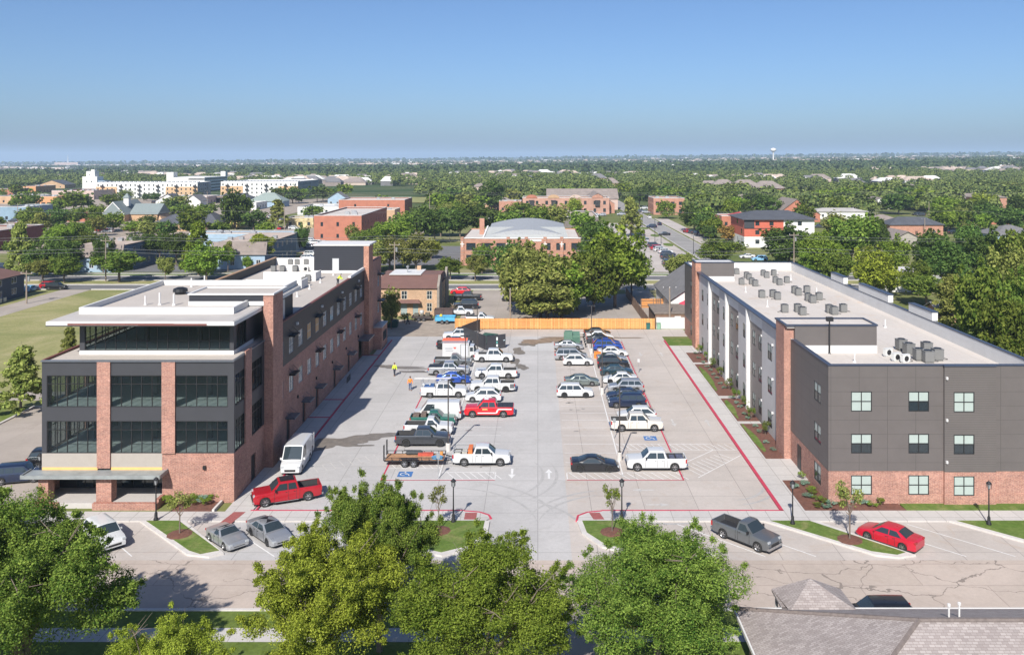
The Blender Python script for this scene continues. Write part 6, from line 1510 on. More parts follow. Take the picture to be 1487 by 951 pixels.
# houses (px, base y, width, depth, eave, ridge, label)
for a in (
 (1031,276,22,14,3,8,'yellow house with grey roof on the far rise, leftmost of its row',YEL,SHB,'hip'),
 (1053,277,26,18,2.8,9.5,'large brown hip roofed house second in the far row',BRF,SHB,'hip'),
 (1085,279,30,20,2.8,10,'large brown hip roofed house third in the far row, behind a long fence',BRF,SHB,'hip'),
 (1117,279,28,18,2.8,9,'large brown hip roofed house fourth in the far row',BRF,SHB,'hip'),
 (1134,291,16,12,3,6,'small blue walled house below the end of the far row',BLW,SHB,'hip'),
 (1190,298,14,10,3.5,7,'white house with orange tiled roof',WHW,plain('orange_tile',(.5,.2,.1),.8),'hip'),
 (1242,276,24,16,5,10,'tall white house with grey hip roof on the right',WHW,SHG,'hip'),
 (1311,283,36,16,4,8,'long brown brick building with low grey roof',BRF,SHB,'hip'),
 (1246,306,13,14,3.2,6.5,'white cottage with gable front, left one of two',WHW,SHB,'gable','house','y'),
 (1279,304,14,14,3.2,6.5,'white cottage with gable front, right one of two',WHW,SHB,'gable','house','y'),
 (1398,300,34,14,4.5,7.5,'brick arcade building with low tan roof among the right trees',BRF,SHB,'hip'),
 (1440,302,18,12,6,8,'orange brick wing at the right of the arcade building',BR2,SHB,'hip'),
 (1331,344,20,10,4.6,7.2,'long brick house with dark slate roof among right trees',BR2,SHD,'hip'),
 (1318,362,11,14,2.8,5.6,'taupe roofed house with pale gable facing the driveway',plain('taupe_wall',(.33,.30,.26),.9),SHB,'gable','house','y'),
 (1480,354,16,14,3,6,'house with light slate roof at the right edge',BLW,SHG,'hip'),
 (1455,326,16,12,3,6.5,'brown roofed house behind trees at the right edge',BRF,SHB,'hip'),
 (1288,332,14,12,3,5.5,'low house with brown roof left of the dark slate one',TANW,SHB,'hip'),
 (1221,318,26,12,3.6,5,'low diner with white front and blue trim',WHW,GRYR,'hip'),
 (1410,246,50,30,4,9,'pale long roof far off at the right',PNK,SHB,'hip'),
 (885,272,20,12,4,9,'house with grey roof peeking over the central woods, left one',TANW,SHB,'hip'),
 (868,265,22,14,5,10,'house with pale roof peeking over the central woods, right one',TANW,SHG,'hip'),
 (700,276,18,10,3,6,'small house with pale roof by the meadow',PNK,SHB,'hip'),
 (727,304,18,12,3.2,6.5,'low house with stone porch under the central tall trees',TANW,SHB,'hip'),
 (1347,298,20,12,3,6,'small tan house near the right woods',TANW,GRYR,'hip'),
 (270,334,14,14,3.4,7.2,'dark slate hip roofed house, right one of the joined pair',plain('brown_wall',(.16,.12,.11),.9),SHD,'hip'),
 (246,336,14,13,3.2,6.6,'dark slate hip roofed house, left one of the joined pair',TANW,SHD,'hip'),
 (300,336,9,14,3.4,7.0,'dark brown hip roofed house at the right of the slate pair',MATS['brown_wall'],SHD,'hip'),
 (243,300,14,10,3.5,7.5,'white gabled house with dark roof behind the church',WHW,SHD,'gable','house','y'),
 (280,302,9,12,4,7.5,'small white gabled house left of the tall dark tree',WHW,SHG,'gable','house','y'),
 (341,331,9,8,3,5.5,'little yellow gabled house in front of the tall dark tree',YEL,SHB,'gable','house','y'),
 (386,301,20,14,3.6,8.5,'pale house with greenish hip roof behind the dark tree',BLW,plain('green_grey_roof',(.24,.29,.27),.8),'hip'),
 (337,295,22,12,3.5,6.5,'slate roofed low house between garage and dark tree',BLW,SHD,'hip'),
 (490,298,12,9,4,8,'bright blue farmhouse with white trim by the railway meadow',BLW,SHG,'gable','house','y')):
    house(*a[:7], a[7], a[8], a[9], *(a[10:] if len(a) > 10 else ()))
t = house(75,268,26,20,3.5,8,'pale gabled hall with black roof left of the white grain tower', TANW, SHD,'gable','hall','y','building', Y=860)
# church
d = 402; t = thing('church', 'tan brick church with grey green roofs and a small louvred spire', 'church', (-196, d, -.2)); FOOT.append((-210,-176,396,425))
TB = TANW; GR = plain('church_roof', (.19,.225,.225), .8, var=.1)
MB().rings([[(-6,0,-.5),(4.5,0,-.5),(4.5,0,3.8),(-.7,0,9.2),(-6,0,3.8)],[(-6,24,-.5),(4.5,24,-.5),(4.5,24,3.8),(-.7,24,9.2),(-6,24,3.8)]]).build('nave_wall', TB, t)
MB().rings([[(-6.5,-.4,3.4),(-.7,-.4,9.5),(5,-.4,3.4)],[(-6.5,24.3,3.4),(-.7,24.3,9.5),(5,24.3,3.4)]]).build('nave_roof', GR, t)
MB().rings([[(-6,-.42,3.9),(-.7,-.42,9.4),(4.5,-.42,3.9),(4.5,-.42,3.4),(-.7,-.42,8.9),(-6,-.42,3.4)],[(-6,-.52,3.9),(-.7,-.52,9.4),(4.5,-.52,3.9),(4.5,-.52,3.4),(-.7,-.52,8.9),(-6,-.52,3.4)]]).build('gable_trim', WHITE, t)
MB().box(4.5,17.5,5,18,-.5,3.4).build('wing_wall', TB, t)
MB().rings([[(4.4,4.5,3.3),(4.4,11.5,8.0),(4.4,18.5,3.3)],[(18,4.5,3.3),(18,11.5,8.0),(18,18.5,3.3)]]).build('wing_roof', GR, t)
MB().rings([[(18,6,3),(20.5,4.8,-.5),(18,4.8,-.5)],[(18,17,3),(20.5,18,-.5),(18,18,-.5)]]).build('porch_roof', TB, t)
MB().box(.2,2.6,8,10.4,7,10.8).build('spire_base', WHITE, t); MB().rings([[(-.2,7.6,10.8),(3,7.6,10.8),(3,10.8,10.8),(-.2,10.8,10.8)],[(1.3,9.1,13),(1.5,9.1,13),(1.5,9.3,13),(1.3,9.3,13)]]).build('spire_roof', GR, t)
MB().box(-2.6,1.2,-.1,0.0-.002,1.2,3.4).build('window', GDARK, t)
# white grain tower
d = 800; t = thing('grain_tower', 'white concrete grain tower with stepped top', 'tower', (-413, d, zt(-413,d))); FOOT.append((-440,-390,780,820))
MB().box(-7,6.6,0,12,-1,12.6).build('silo', WHW, t); MB().box(-4.4,3.4,2,10,12.6,17.6).box(-1,2.2,4,8,17.6,19).build('head_house', WHW, t)
MB().box(-3.4,-2.4,-.1,-.002,7.6,8.6).box(1,2,-.1,-.002,7.6,8.6).box(-1.6,-.9,1.9,1.998,14,15).build('window', GDARK, t)
B(6.6,13,1,12,-1,9).build('side_bin', plain('slate_bin', (.22,.30,.38), .6), t)
for k in range(3): MB().tube((-3+2.5*k,5,17.6),(-3+2.5*k,5,24),.12,5).build('antenna', ALU, t)
# apartment blocks
APW = WHW; APT = plain('apricot_wall', (.52,.35,.20), .8, var=.08)
def block(xa, xb, Y, h, depth, label, tan, zb):
    cx = (xa+xb)/2; t = thing('apartment_block', label, 'apartment block', (cx, Y, zb)); W = xb-xa; FOOT.append((xa-5, xb+5, Y-12, Y+depth+5))
    n = int(W/3.4); nf = 4; hs = []
    for r in range(nf):
        for c in range(n): u = -W/2+W*(c+.5)/n; hs.append((u-.48, u+.48, 1.1+r*(h-1)/nf, 2.5+r*(h-1)/nf))
    wall(MB(), south(0), -W/2, W/2, -2, h, hs, .25).build('wall', APW, t)
    for a, b in tan:
        hh = [q for q in hs if a < q[0] and q[1] < b and q[3] < h*.74]
        P2 = south(-.0); wall(MB(), lambda u, z, e=0: (u, -.06-e, z), a, b, -2, h*.74, hh, .05).build('tan_cladding', APT, t)
    side = 1; hs2 = [(3+4*c, 4.4+4*c, 1.0+r*(h-1)/nf, 2.6+r*(h-1)/nf) for c in range(int(depth/4)-1) for r in range(nf)]
    wall(MB(), east(W/2), 0, depth, -2, h, hs2, .25).build('side_wall', plain('grey_wall_b', (.30,.31,.33), .8), t)
    MB().box(-W/2,-W/2+.2,0,depth,-2,h).box(-W/2,W/2,depth,depth+.2,-2,h).build('rear_wall', APW, t)
    B(-W/2+.2,W/2-.2,.2,depth,h-.6,h-.5).build('roof', MEMB, t)
    gl = MB()
    for q in hs: pbox(gl, south(0), *q, -.2, -.12)
    for q in hs2: pbox(gl, east(W/2), *q, -.2, -.12)
    for k, q in enumerate([*hs, *hs2][:100]):
        Pq = south(0) if k < len(hs) else east(W/2); pbox(MB(), Pq, *q, -.2, -.12).build('window', GDARK, t)
    for c in range(1, n, 4):
        u = -W/2+W*(c+.5)/n
        for r in range(nf): MB().box(u-1.3,u+1.3,-1.3,-.08,.9+r*(h-1)/nf-.35,1.0+r*(h-1)/nf).box(u-1.3,u+1.3,-1.35,-1.28,1.0+r*(h-1)/nf,1.7+r*(h-1)/nf).build('balcony', BLACK, t)
    u_ = MB()
    for k in range(24): x_ = -W/2+W*(k+.5)/24; u_.box(x_-.9,x_+.9,5,6.5,h-.5,h+.6)
    u_.build('roof_units', ALU, t)
block(-326,-251,640,12.7,26,'long white and apricot apartment block next to the white grain tower',[(-37.5,-22),(14,37.5)],-1.5)
block(-234,-177,640,13.0,60,'second white and apricot apartment block, right of the parking garage',[(-28.5,-12),(14,28.5)],-1.2)
t = thing('parking_garage', 'pale multi level parking garage with dark open decks between the apartment blocks', 'parking garage', (-308, 760, -1.5)); FOOT.append((-330,-280,750,830))
MB().box(-17,16,0,56,-2,13.5).build('wall', WHW, t); B(-17.2,-11,-.3,8,-2,18).build('stair_tower', WHW, t); B(12,16.3,50,56,13.5,18).build('stair_tower', WHW, t)
for k in range(5): B(2,15.9,-.08,-.005,.6+2.7*k,1.7+2.7*k).build('open_deck', BLACK, t); B(16.005,16.08,2,54,.6+2.7*k,1.7+2.7*k).build('open_deck', BLACK, t)
# blue motel-like apartments
def mansard(xa, xb, Y, depth, label, wl=BLW):
    cx = (xa+xb)/2; W = xb-xa; t = thing('apartment_house', label, 'building', (cx, Y, 0)); FOOT.append((xa-2, xb+2, Y-3, Y+depth+2))
    hs = [(-W/2+W*(k+.5)/4-.6, -W/2+W*(k+.5)/4+.6, 1.0, 2.5) for k in range(1, 4)]
    wall(MB(), south(0), -W/2, W/2, -.2, 4.0, hs, .2).build('wall', wl, t)
    h2 = [(2+4.5*k, 3.4+4.5*k, z, z+1.4) for k in range(int(depth/4.5)) for z in (.9, 4.5)]
    sd_ = MB(); wall(sd_, east(W/2), 0, depth, -.2, 6.9, h2, .2).build('side_wall', DBW, t)
    MB().box(-W/2,-W/2+.2,.2,depth,-.2,6.9).box(-W/2,W/2,depth,depth+.2,-.2,6.9).build('rear_wall', DBW, t)
    MB().rings([[(-W/2-.5,-.6,3.9),(W/2+.5,-.6,3.9),(W/2+.5,.0,3.9),(-W/2-.5,0,3.9)],[(-W/2-.5,.5,7.2),(W/2+.5,.5,7.2),(W/2+.5,.9,7.2),(-W/2-.5,.9,7.2)]]).build('mansard_roof', SHB, t)
    B(-W/2,W/2,.9,depth,6.7,6.9).build('roof', TANR, t)
    for q in hs: window(t, south(0), *q, 2, (), WHITE, GDARK, .1, .08)
    for q in h2: window(t, east(W/2), *q, 2, (), WHITE, GDARK, .1, .08)
    for k in range(5): x_ = -W/2+W*(k+.5)/5; B(x_-.6,x_+.6,depth*.3+k,depth*.3+k+1.2,6.9,7.7).build('roof_unit', ALU, t)
    return t
mansard(-87,-73,232,30,'pale blue apartment house with brown mansard roof behind the office roof')
mansard(-121,-108.5,226,34,'pale blue apartment house with brown mansard roof behind the roadside trees')
flat(0,0,0,6.2,12,'long low slate blue wing with tan flat roof between the two mansard houses', BLW, TANR, 1, 8, 'motel_wing', x01=(-108,-76), Y=268, wz=1.6, ww=1.6, units=5)
flat(0,0,0,6.4,30,'dark brick block with tan roof at the left edge', DBR, TANR, 1, 4, 'brick_building', x01=(-196,-172), Y=272, units=3)
flat(0,0,0,4.0,9,'small red brick building beside the dark brick block', BRF, TANR, 1, 2, 'brick_building', x01=(-162,-152), Y=290, units=0)
flat(0,38,322,6.8,22,'blue grey warehouse with small white sign at the left edge', BGW, MEMB, 1, 2, 'warehouse', units=2)
flat(72,132,322,4.8,22,'low orange brick building with white roof left of the church', BRF, MEMB, 1, 5, 'shop_building', units=4)
flat(51,83,301,6.5,18,'orange building with four square windows', ORW, MEMB, 1, 4, 'shop_building', wz=2, ww=2.4)
flat(33,51,301,6.6,18,'small white shop next to the orange building', WHW, MEMB, 1, 2, 'shop_building')
flat(-12,34,296,5,30,'wide pale roofed store behind the blue grey warehouse', TANW, MEMB, 1, 4, 'shop_building')
flat(75,136,290,6.5,40,'long store with maroon barrel roof in front of the grain tower', PNK, plain('maroon_roof',(.22,.10,.085),.8), 1, 6, 'warehouse', units=5)
flat(-10,20,285,6,20,'brick store with flat roof far at the left edge', BRF, MEMB, 1, 3, 'shop_building')
flat(20,52,280,6,30,'orange brick shop in the far left cluster', ORW, TANR, 1, 4, 'shop_building')
flat(233,300,297,5,22,'long low beige warehouse with white flat roof in front of the garage', PNK, MEMB, 1, 4, 'warehouse')
flat(300,332,295,4.5,14,'open fronted shed with brown roof', OLDF, SHB, 1, 2, 'warehouse', units=0)
flat(415,455,331,4.2,12,'small shop with colourful painted front beside the red brick block', plain('mural_wall',(.55,.45,.25),.8,var=.7,vs=.8), GRYR, 1, 3, 'shop_building')
flat(432,492,312,4.0,30,'white roofed garage building left of the far brick building', WHW, MEMB, 1, 5, 'warehouse', units=2)
flat(352,372,305,4.0,20,'low white roofed shed behind the dark tree', WHW, MEMB, 1, 2, 'warehouse', units=0)
# navy house at left edge
t = thing('apartment_house', 'dark navy two storey house with maroon roof at the left edge', 'house', (-117.5, 160, 0)); FOOT.append((-128,-106,155,192))
hs = [(3+5*k, 4.8+5*k, z, z+1.3) for k in range(5) for z in (.9,3.2)]
wm = wall(MB(), east(6.5), 0, 27.5, -.1, 4.9, hs, .2); wall(wm, west(-6.5), 0, 27.5, -.1, 4.9); wall(wm, south(0), -6.5, 6.5, -.1, 4.9); wall(wm, lambda u,z,e=0: (u,27.5+e,z), -6.5, 6.5, -.1, 4.9); wm.build('wall', NAVY, t)
for q in hs: window(t, east(6.5), *q, 2, (), WHITE, GDARK, .1, .08)
MB().rings([[(-7,-.5,4.85),(0,6,7.6),(7,-.5,4.85)],[(-7,28,4.85),(0,22,7.6),(7,28,4.85)]]).build('roof', BROWN, t)
for k in range(4): B(6.9,7.6,14+1.5*k,15+1.5*k,.1,1.0).build('wall_unit', ALU, t)
for q in ((3,12),(1.5,18)): MB().tube((q[0],q[1],5.5),(q[0],q[1],7.4),.12,6).build('vent_pipe', RUST, t)
# grey roofed house and sheds right of the driveway
t = house(1028,441,14,20,3.0,7.8,'pale fronted house with large grey shingled roof beside the apartment block', WHW, SHG, 'gable', axis='y', Y=163, nwin=3, glass=BLIND)
t = thing('flat_roof_shed', 'long low shed with flat brown gravel roof behind the white wall', 'shed', (25.2, 152.2, 0)); FOOT.append((20,31,150,165))
B(-4.6,5,0,9,0,2.5).build('wall', OLDF, t); B(-4.8,5.2,-.2,9.2,2.5,2.7).build('roof', plain('gravel_roof', (.20,.165,.14), .95, var=.3, vs=2), t); B(-1.2,-.1,-.06,-.005,0,2.1).build('door', WHITE, t)
x, y = at(991,450,2.2)
t = thing('patio_umbrella', 'red patio umbrella by the grey roofed brick house', 'umbrella', (27.9, 161.7, 0)); MB().rings([[(1.7*math.cos(PI*i/4),1.7*math.sin(PI*i/4),2.7) for i in range(8)],[(.05*math.cos(PI*i/4),.05*math.sin(PI*i/4),3.5) for i in range(8)]]).build('canopy', plain('umbrella_red', (.55,.06,.10), .8), t); MB().tube((0,0,0),(0,0,2.8),.04,6).build('pole', WHITE, t)
house(1326,424,13,10,2.8,5.0,'low house with pale grey metal roof among the right hand trees', WHW, plain('pale_metal_roof',(.42,.41,.42),.6), 'hip')
house(1377,468,4,4,2.2,3.2,'little red brick shed under the right hand cypress', BR2, SHG, 'gable','garden_shed', cat='shed', nwin=1)
# ------------------------------------------------------------------ foreground house, bottom right
t = thing('shingle_house', 'red brick house with brown shingled hip roof in the near right corner', 'house', (29, 45, 0))
A_, Bc, Cc, Dc = (11.8,51.9,3.0),(46,51.9,3.0),(46,37.9,3.0),(11.8,37.9,3.0); R1, R2 = (19.7,44.9,6.05),(39,44.9,6.05)
mb = MB()
for q in ([A_,R1,R2,Bc],[Bc,R2,Cc],[Cc,R2,R1,Dc],[Dc,R1,A_]): mb.poly([(p_[0]-29,p_[1]-45,p_[2]) for p_ in q])
rm_ = newmat('asphalt_shingles'); m, nt, p = rm_; g = nd(nt,'NewGeometry').outputs['Position']
b = nd(nt,'TexBrick'); nt.links.new(g, b.inputs['Vector']); b.offset = .5
b.inputs['Color1'].default_value = (.37,.33,.315,1); b.inputs['Color2'].default_value = (.26,.225,.215,1); b.inputs['Mortar'].default_value = (.22,.18,.17,1)
b.inputs['Scale'].default_value = 1; b.inputs['Brick Width'].default_value = .30; b.inputs['Row Height'].default_value = .15; b.inputs['Mortar Size'].default_value = .012
nt.links.new(mix(nt, b.outputs[0], ramp(nt, noise(nt,.5,5,rough=.7), [(.3,(.88,)*3),(.7,(1.08,)*3)]), 1.0, 'MULTIPLY'), p.inputs['Base Color']); p.inputs['Roughness'].default_value = .95
ro = mb.build('roof', m, t)
RC = plain('ridge_shingles', (.17,.14,.13), .95, var=.25, vs=4)
rg = MB()
for a, b_ in ((R1,R2),(R1,A_),(R1,Dc)): rg.tube((a[0]-29,a[1]-45,a[2]+.0),(b_[0]-29,b_[1]-45,b_[2]+.0),.13,6)
rg.build('ridge_cap', RC, ro)
B(12.5-29,45.5-29,38.6-45,51.3-45,0,2.85).build('wall', BR, t)
MB().box(11.7-29,46-29,51.9-45,52.0-45,2.82,3.03).box(11.7-29,11.8-29,37.9-45,51.9-45,2.82,3.03).build('gutter', WHITE, t)
pk = (16.7,53.3,4.15); bs = [(14.6,54.2,3.05),(14.9,51.2,3.2),(18.9,51.2,3.2),(18.9,54.2,3.05)]
mb = MB()
for i in range(4):
    a, b_ = bs[i], bs[(i+1)%4]; mb.poly([(a[0]-29,a[1]-45,a[2]),(b_[0]-29,b_[1]-45,b_[2]),(pk[0]-29,pk[1]-45,pk[2])])
mb.box(14.6-29,18.9-29,51.3-45,54.2-45,2.9,3.03).build('porch_roof', m, t)
MB().box(14.8-29,14.95-29,54-45,54.15-45,0,2.9).box(18.6-29,18.75-29,54-45,54.15-45,0,2.9).build('porch_post', WHITE, t)
for px_, py_ in ((1378,892.5),(1393,890.5)):
    x, y = at(px_, py_, 5.4); MB().lathe(x-29,y-45,[(.05,5.2),(.05,5.85),(.09,5.87),(.09,6.0),(.0,6.03)],8).build('vent_pipe', WHITE, t)
for px_, py_ in ((1377,920),(1438,920)):
    x, y = at(px_, py_, 5.45); MB().rings([[(x-29-.2,y-45-.3,5.2),(x-29+.2,y-45-.3,5.2),(x-29+.2,y-45+.3,5.45),(x-29-.2,y-45+.3,5.45)],[(x-29-.18,y-45-.28,5.45),(x-29+.18,y-45-.28,5.45),(x-29+.18,y-45+.28,5.7),(x-29-.18,y-45+.28,5.7)]]).build('roof_vent', ALU, t)
# ------------------------------------------------------------------ trees
def quads(C, N_, s, rng, asp=1.0):
    """leaf sized faces at centres C facing about N_"""
    n = len(C); a = rng.normal(size=(n, 3)); a -= (a*N_).sum(1, keepdims=True)*N_; a /= np.linalg.norm(a, axis=1, keepdims=True)+1e-9
    b = np.cross(N_, a); s = s[:, None]
    fold = N_*s*.25
    V_ = np.stack([C-a*s, C-b*s*.55*asp+fold, C+a*s, C+b*s*.55*asp+fold], 1).reshape(-1, 3)
    return V_, np.arange(n*4).reshape(-1, 4)
def crown(seed, n, leaf, kind='round', fine=False):
    """unit crown: centre 0, radius about 1 across and in height"""
    rng = np.random.default_rng(seed); K = {'round': 30, 'cone': 36, 'open': 24, 'small': 9}[kind]
    if fine: K = {'round': 130, 'open': 95}[kind]
    c = rng.normal(size=(K, 3)); c /= np.linalg.norm(c, axis=1, keepdims=True); c *= rng.uniform(.38, .92 if fine else .82, K)[:, None]
    if kind == 'cone':
        zz = np.linspace(-.92, .85, K); a = np.arange(K)*2.4+rng.uniform(0, .6, K); rr = (1-(zz+1)/2)**.8*.85+.05
        c = np.stack([rr*np.cos(a)*rng.uniform(.4, 1, K), rr*np.sin(a)*rng.uniform(.4, 1, K), zz], 1)
    else: c[:, 2] = np.where(c[:, 2] < -.5, -.5+(c[:, 2]+.5)*.5, c[:, 2])
    if fine:      # big boughs: the small clumps gather round a few of them, with gaps between
        M = 19; b = rng.normal(size=(M, 3)); b[:, 2] = np.abs(b[:, 2])*.9-.3; b /= np.linalg.norm(b, axis=1, keepdims=True); b *= rng.uniform(.42, .74, M)[:, None]
        w_ = rng.integers(0, M, K); c = b[w_]+rng.normal(size=(K, 3))*.18; c *= np.minimum(1, .86/np.linalg.norm(c, axis=1))[:, None]
    R = rng.uniform(.18, .36, K) if kind != 'cone' else rng.uniform(.12, .28, K)
    if fine: R = rng.uniform(.10, .22, K)
    if kind == 'open': R *= .85
    k = rng.choice(K, n, p=R**2/(R**2).sum()); d = rng.normal(size=(n, 3)); d /= np.linalg.norm(d, axis=1, keepdims=True)
    rad = R[k]*(rng.uniform(.25, 1, n)**.45)*(1+.14*rng.normal(size=n))
    P_ = c[k]+d*rad[:, None]*np.array([1, 1, .6 if kind == 'cone' else .85])
    m_ = int(n*.09)
    e = rng.normal(size=(m_, 3)); e /= np.linalg.norm(e, axis=1, keepdims=True); P_[:m_] = e*rng.uniform(.2, .7, m_)[:, None]
    if kind == 'cone': P_[:m_, :2] *= .35
    if fine or kind == 'round':       # leafy shoots that stick out of the outline
        ns, per = (150, n//900) if fine else (40, max(3, n//500))
        src = rng.integers(0, K, ns); dr = c[src]/np.linalg.norm(c[src], axis=1, keepdims=True)+rng.normal(size=(ns, 3))*.35+np.array([0, 0, .6]); dr /= np.linalg.norm(dr, axis=1, keepdims=True)
        tt = rng.uniform(.5, 1, (ns, per, 1)); q = c[src][:, None]+dr[:, None]*(R[src][:, None, None]+tt*rng.uniform(.05, .15, (ns, 1, 1)))+rng.normal(size=(ns, per, 3))*.018
        P_[-ns*per:] = q.reshape(-1, 3)
    N_ = d*.8+rng.normal(size=(n, 3))*.6+np.array([0, 0, .45]); N_ /= np.linalg.norm(N_, axis=1, keepdims=True)
    s = leaf*rng.uniform(.55, 1.25, n)
    V_, Q_ = quads(P_, N_, s, rng)
    return V_, Q_, c
def trunk(seed, c, r=.06, bare=False):
    rng = random.Random(seed); mb = MB()
    h0 = -.35
    mb.rings([[(r*k_*math.cos(2*PI*i/8), r*k_*math.sin(2*PI*i/8), z) for i in range(8)] for k_, z in ((1.5,-1.75),(1.05,-1.55),(.9,-1.0),(.75,h0))])
    idx = list(range(len(c))); rng.shuffle(idx)
    for i in idx[:12]:
        q = Vector(c[i]); s_ = Vector((0,0,rng.uniform(-.85,h0))); mid = s_.lerp(q, .5)+Vector((0,0,-.08))
        mb.tube(s_, mid, r*.5, 6, r*.32); mb.tube(mid, q, r*.32, 6, r*.12)
        for k in range(4 if bare else 1):
            e = q+Vector((rng.uniform(-.3,.3), rng.uniform(-.3,.3), rng.uniform(-.1,.35))); mb.tube(q, e, r*.12, 4, r*.03)
    return mb
TREE = {}
def tree_mesh(kind, lod, var):
    k = (kind, lod, var)
    if k in TREE: return TREE[k]
    n, leaf = {'near': (170000, .0132), 'mid': (7500, .060), 'lo': (1900, .105), 'far': (420, .20), 'sap': (900, .07)}[lod]
    V_, Q_, c = crown(hash((kind == 'cone')*7+(kind == 'open')*3+(kind == 'small')*5)+var*13+len(lod), n, leaf, kind, lod == 'near')
    me = arrmesh('crown', V_, Q_, LF['mid']); tr_ = trunk(var, c, bare=(lod == 'near')).mesh('trunk', BARK, 50)
    TREE[k] = (me, tr_); return TREE[k]
NTREE = [0]
def tree(x, y, h, w, tone, label, kind='round', lod='mid', group=None, name='broadleaf_tree', z=None, crown_frac=.82, cat='tree', var=None, rz=None):
    """h: whole height, w: crown width"""
    NTREE[0] += 1; i = NTREE[0]; r_ = random.Random(i*17)
    nv = {'near': 5, 'mid': 5, 'lo': 4, 'far': 4, 'sap': 2}[lod]
    cm, tmm = tree_mesh(kind, lod, (i if var is None else var) % nv)
    ch = h*crown_frac/2; z = zt(x, y) if z is None else z
    t = thing(name, label, cat, (x, y, z), r_.uniform(0, 6.28) if rz is None else rz, group)
    o = bpy.data.objects.new('crown', cm); COL.objects.link(o); o.parent = t; o.location = (0, 0, h-ch*(1.08 if lod == 'near' else .98)); wf = .97 if lod == 'near' else .92; o.scale = (w/2/wf, w/2/wf, ch)
    if tone != 'mid': o.material_slots[0].link = 'OBJECT'; o.material_slots[0].material = LF[tone]
    o2 = bpy.data.objects.new('trunk', tmm); COL.objects.link(o2); o2.parent = t
    s_ = (h-ch*.98)/1.7; o2.location = (0, 0, h-ch*.98); o2.scale = (w/2*.85, w/2*.85, max(s_, ch)) if s_ < ch*1.2 else (w/2*.85, w/2*.85, s_)
    return t
def treepx(px_, ytop, ybase, wpx, tone, label, kind='round', lod='mid', **k):
    x, y = at(px_, ybase); s_ = F/y; y2 = y
    return tree(x, y2, (ybase-ytop)/s_, wpx/s_, tone, label, kind, lod, **k)
# near trees
tree(-28.0, 47.5, 11.6, 10.9, 'mid', 'large dense green tree filling the bottom left corner', lod='near', rz=.4, crown_frac=.86)
tree(-33.5, 47.0, 10.6, 9, 'mid', 'green tree at the left edge behind the large corner tree', lod='near', rz=2.4, crown_frac=.86)
tree(-18.7, 43.4, 7.4, 6.4, 'yellow', 'small yellow green tree at the bottom edge, left', lod='near', crown_frac=.85, rz=1)
tree(-11.4, 47.0, 10.7, 9.2, 'yellow', 'large yellow green tree with bare twigs left of centre at the bottom', 'open', lod='near', rz=2, crown_frac=.86)
tree(-9.6, 52.6, 11.3, 7.2, 'mid', 'taller green tree rising behind the yellow green one', 'open', lod='near', rz=3.2, crown_frac=.85)
tree(-3.3, 46.8, 9.7, 10.0, 'bright', 'broad mid green tree at the bottom centre', lod='near', rz=4.5, crown_frac=.87)
tree(6.9, 50.0, 9.5, 10.4, 'mid', 'broad green tree with pointed shoots right of the lot drive', lod='near', rz=5.5, crown_frac=.92)
tree(16.2, 38.6, 7.4, 4.5, 'yellow', 'tip of a small bright tree in front of the shingled roof', lod='near', rz=.7, crown_frac=.85)
tree(-44.5, 63.5, 7.5, 5.0, 'mid', 'small green tree in front of the left porch at the picture edge', lod='near', rz=2.7)
# saplings
def sapling(px_, yb, h, w, tone, label):
    x, y = at(px_, yb); tree(x, y, h, w, tone, label, 'small', 'sap', name='young_tree', crown_frac=.62, z=.13, group=None)
    t = MB().lathe(x, y, [(1.0,.155),(.7,.22),(.1,.25)], 10).build('mulch_ring', MULCH); tag(t, 'ring of brown mulch under the '+label.split(',')[0].split(' on ')[0].split(' in ')[0], 'mulch ring')
sapling(637, 773, 4.0, 1.7, 'olive', 'thin young tree on the lawn left of the entrance lamp')
sapling(889, 775, 4.3, 1.7, 'bright', 'young tree with tight yellow green crown on the lawn right of the entrance')
sapling(261, 778, 3.8, 2.2, 'olive', 'slender young tree on the slanted grass strip by the office')
sapling(1234, 786, 5.0, 2.4, 'olive', 'sparse young tree on the long grass island before the apartments')
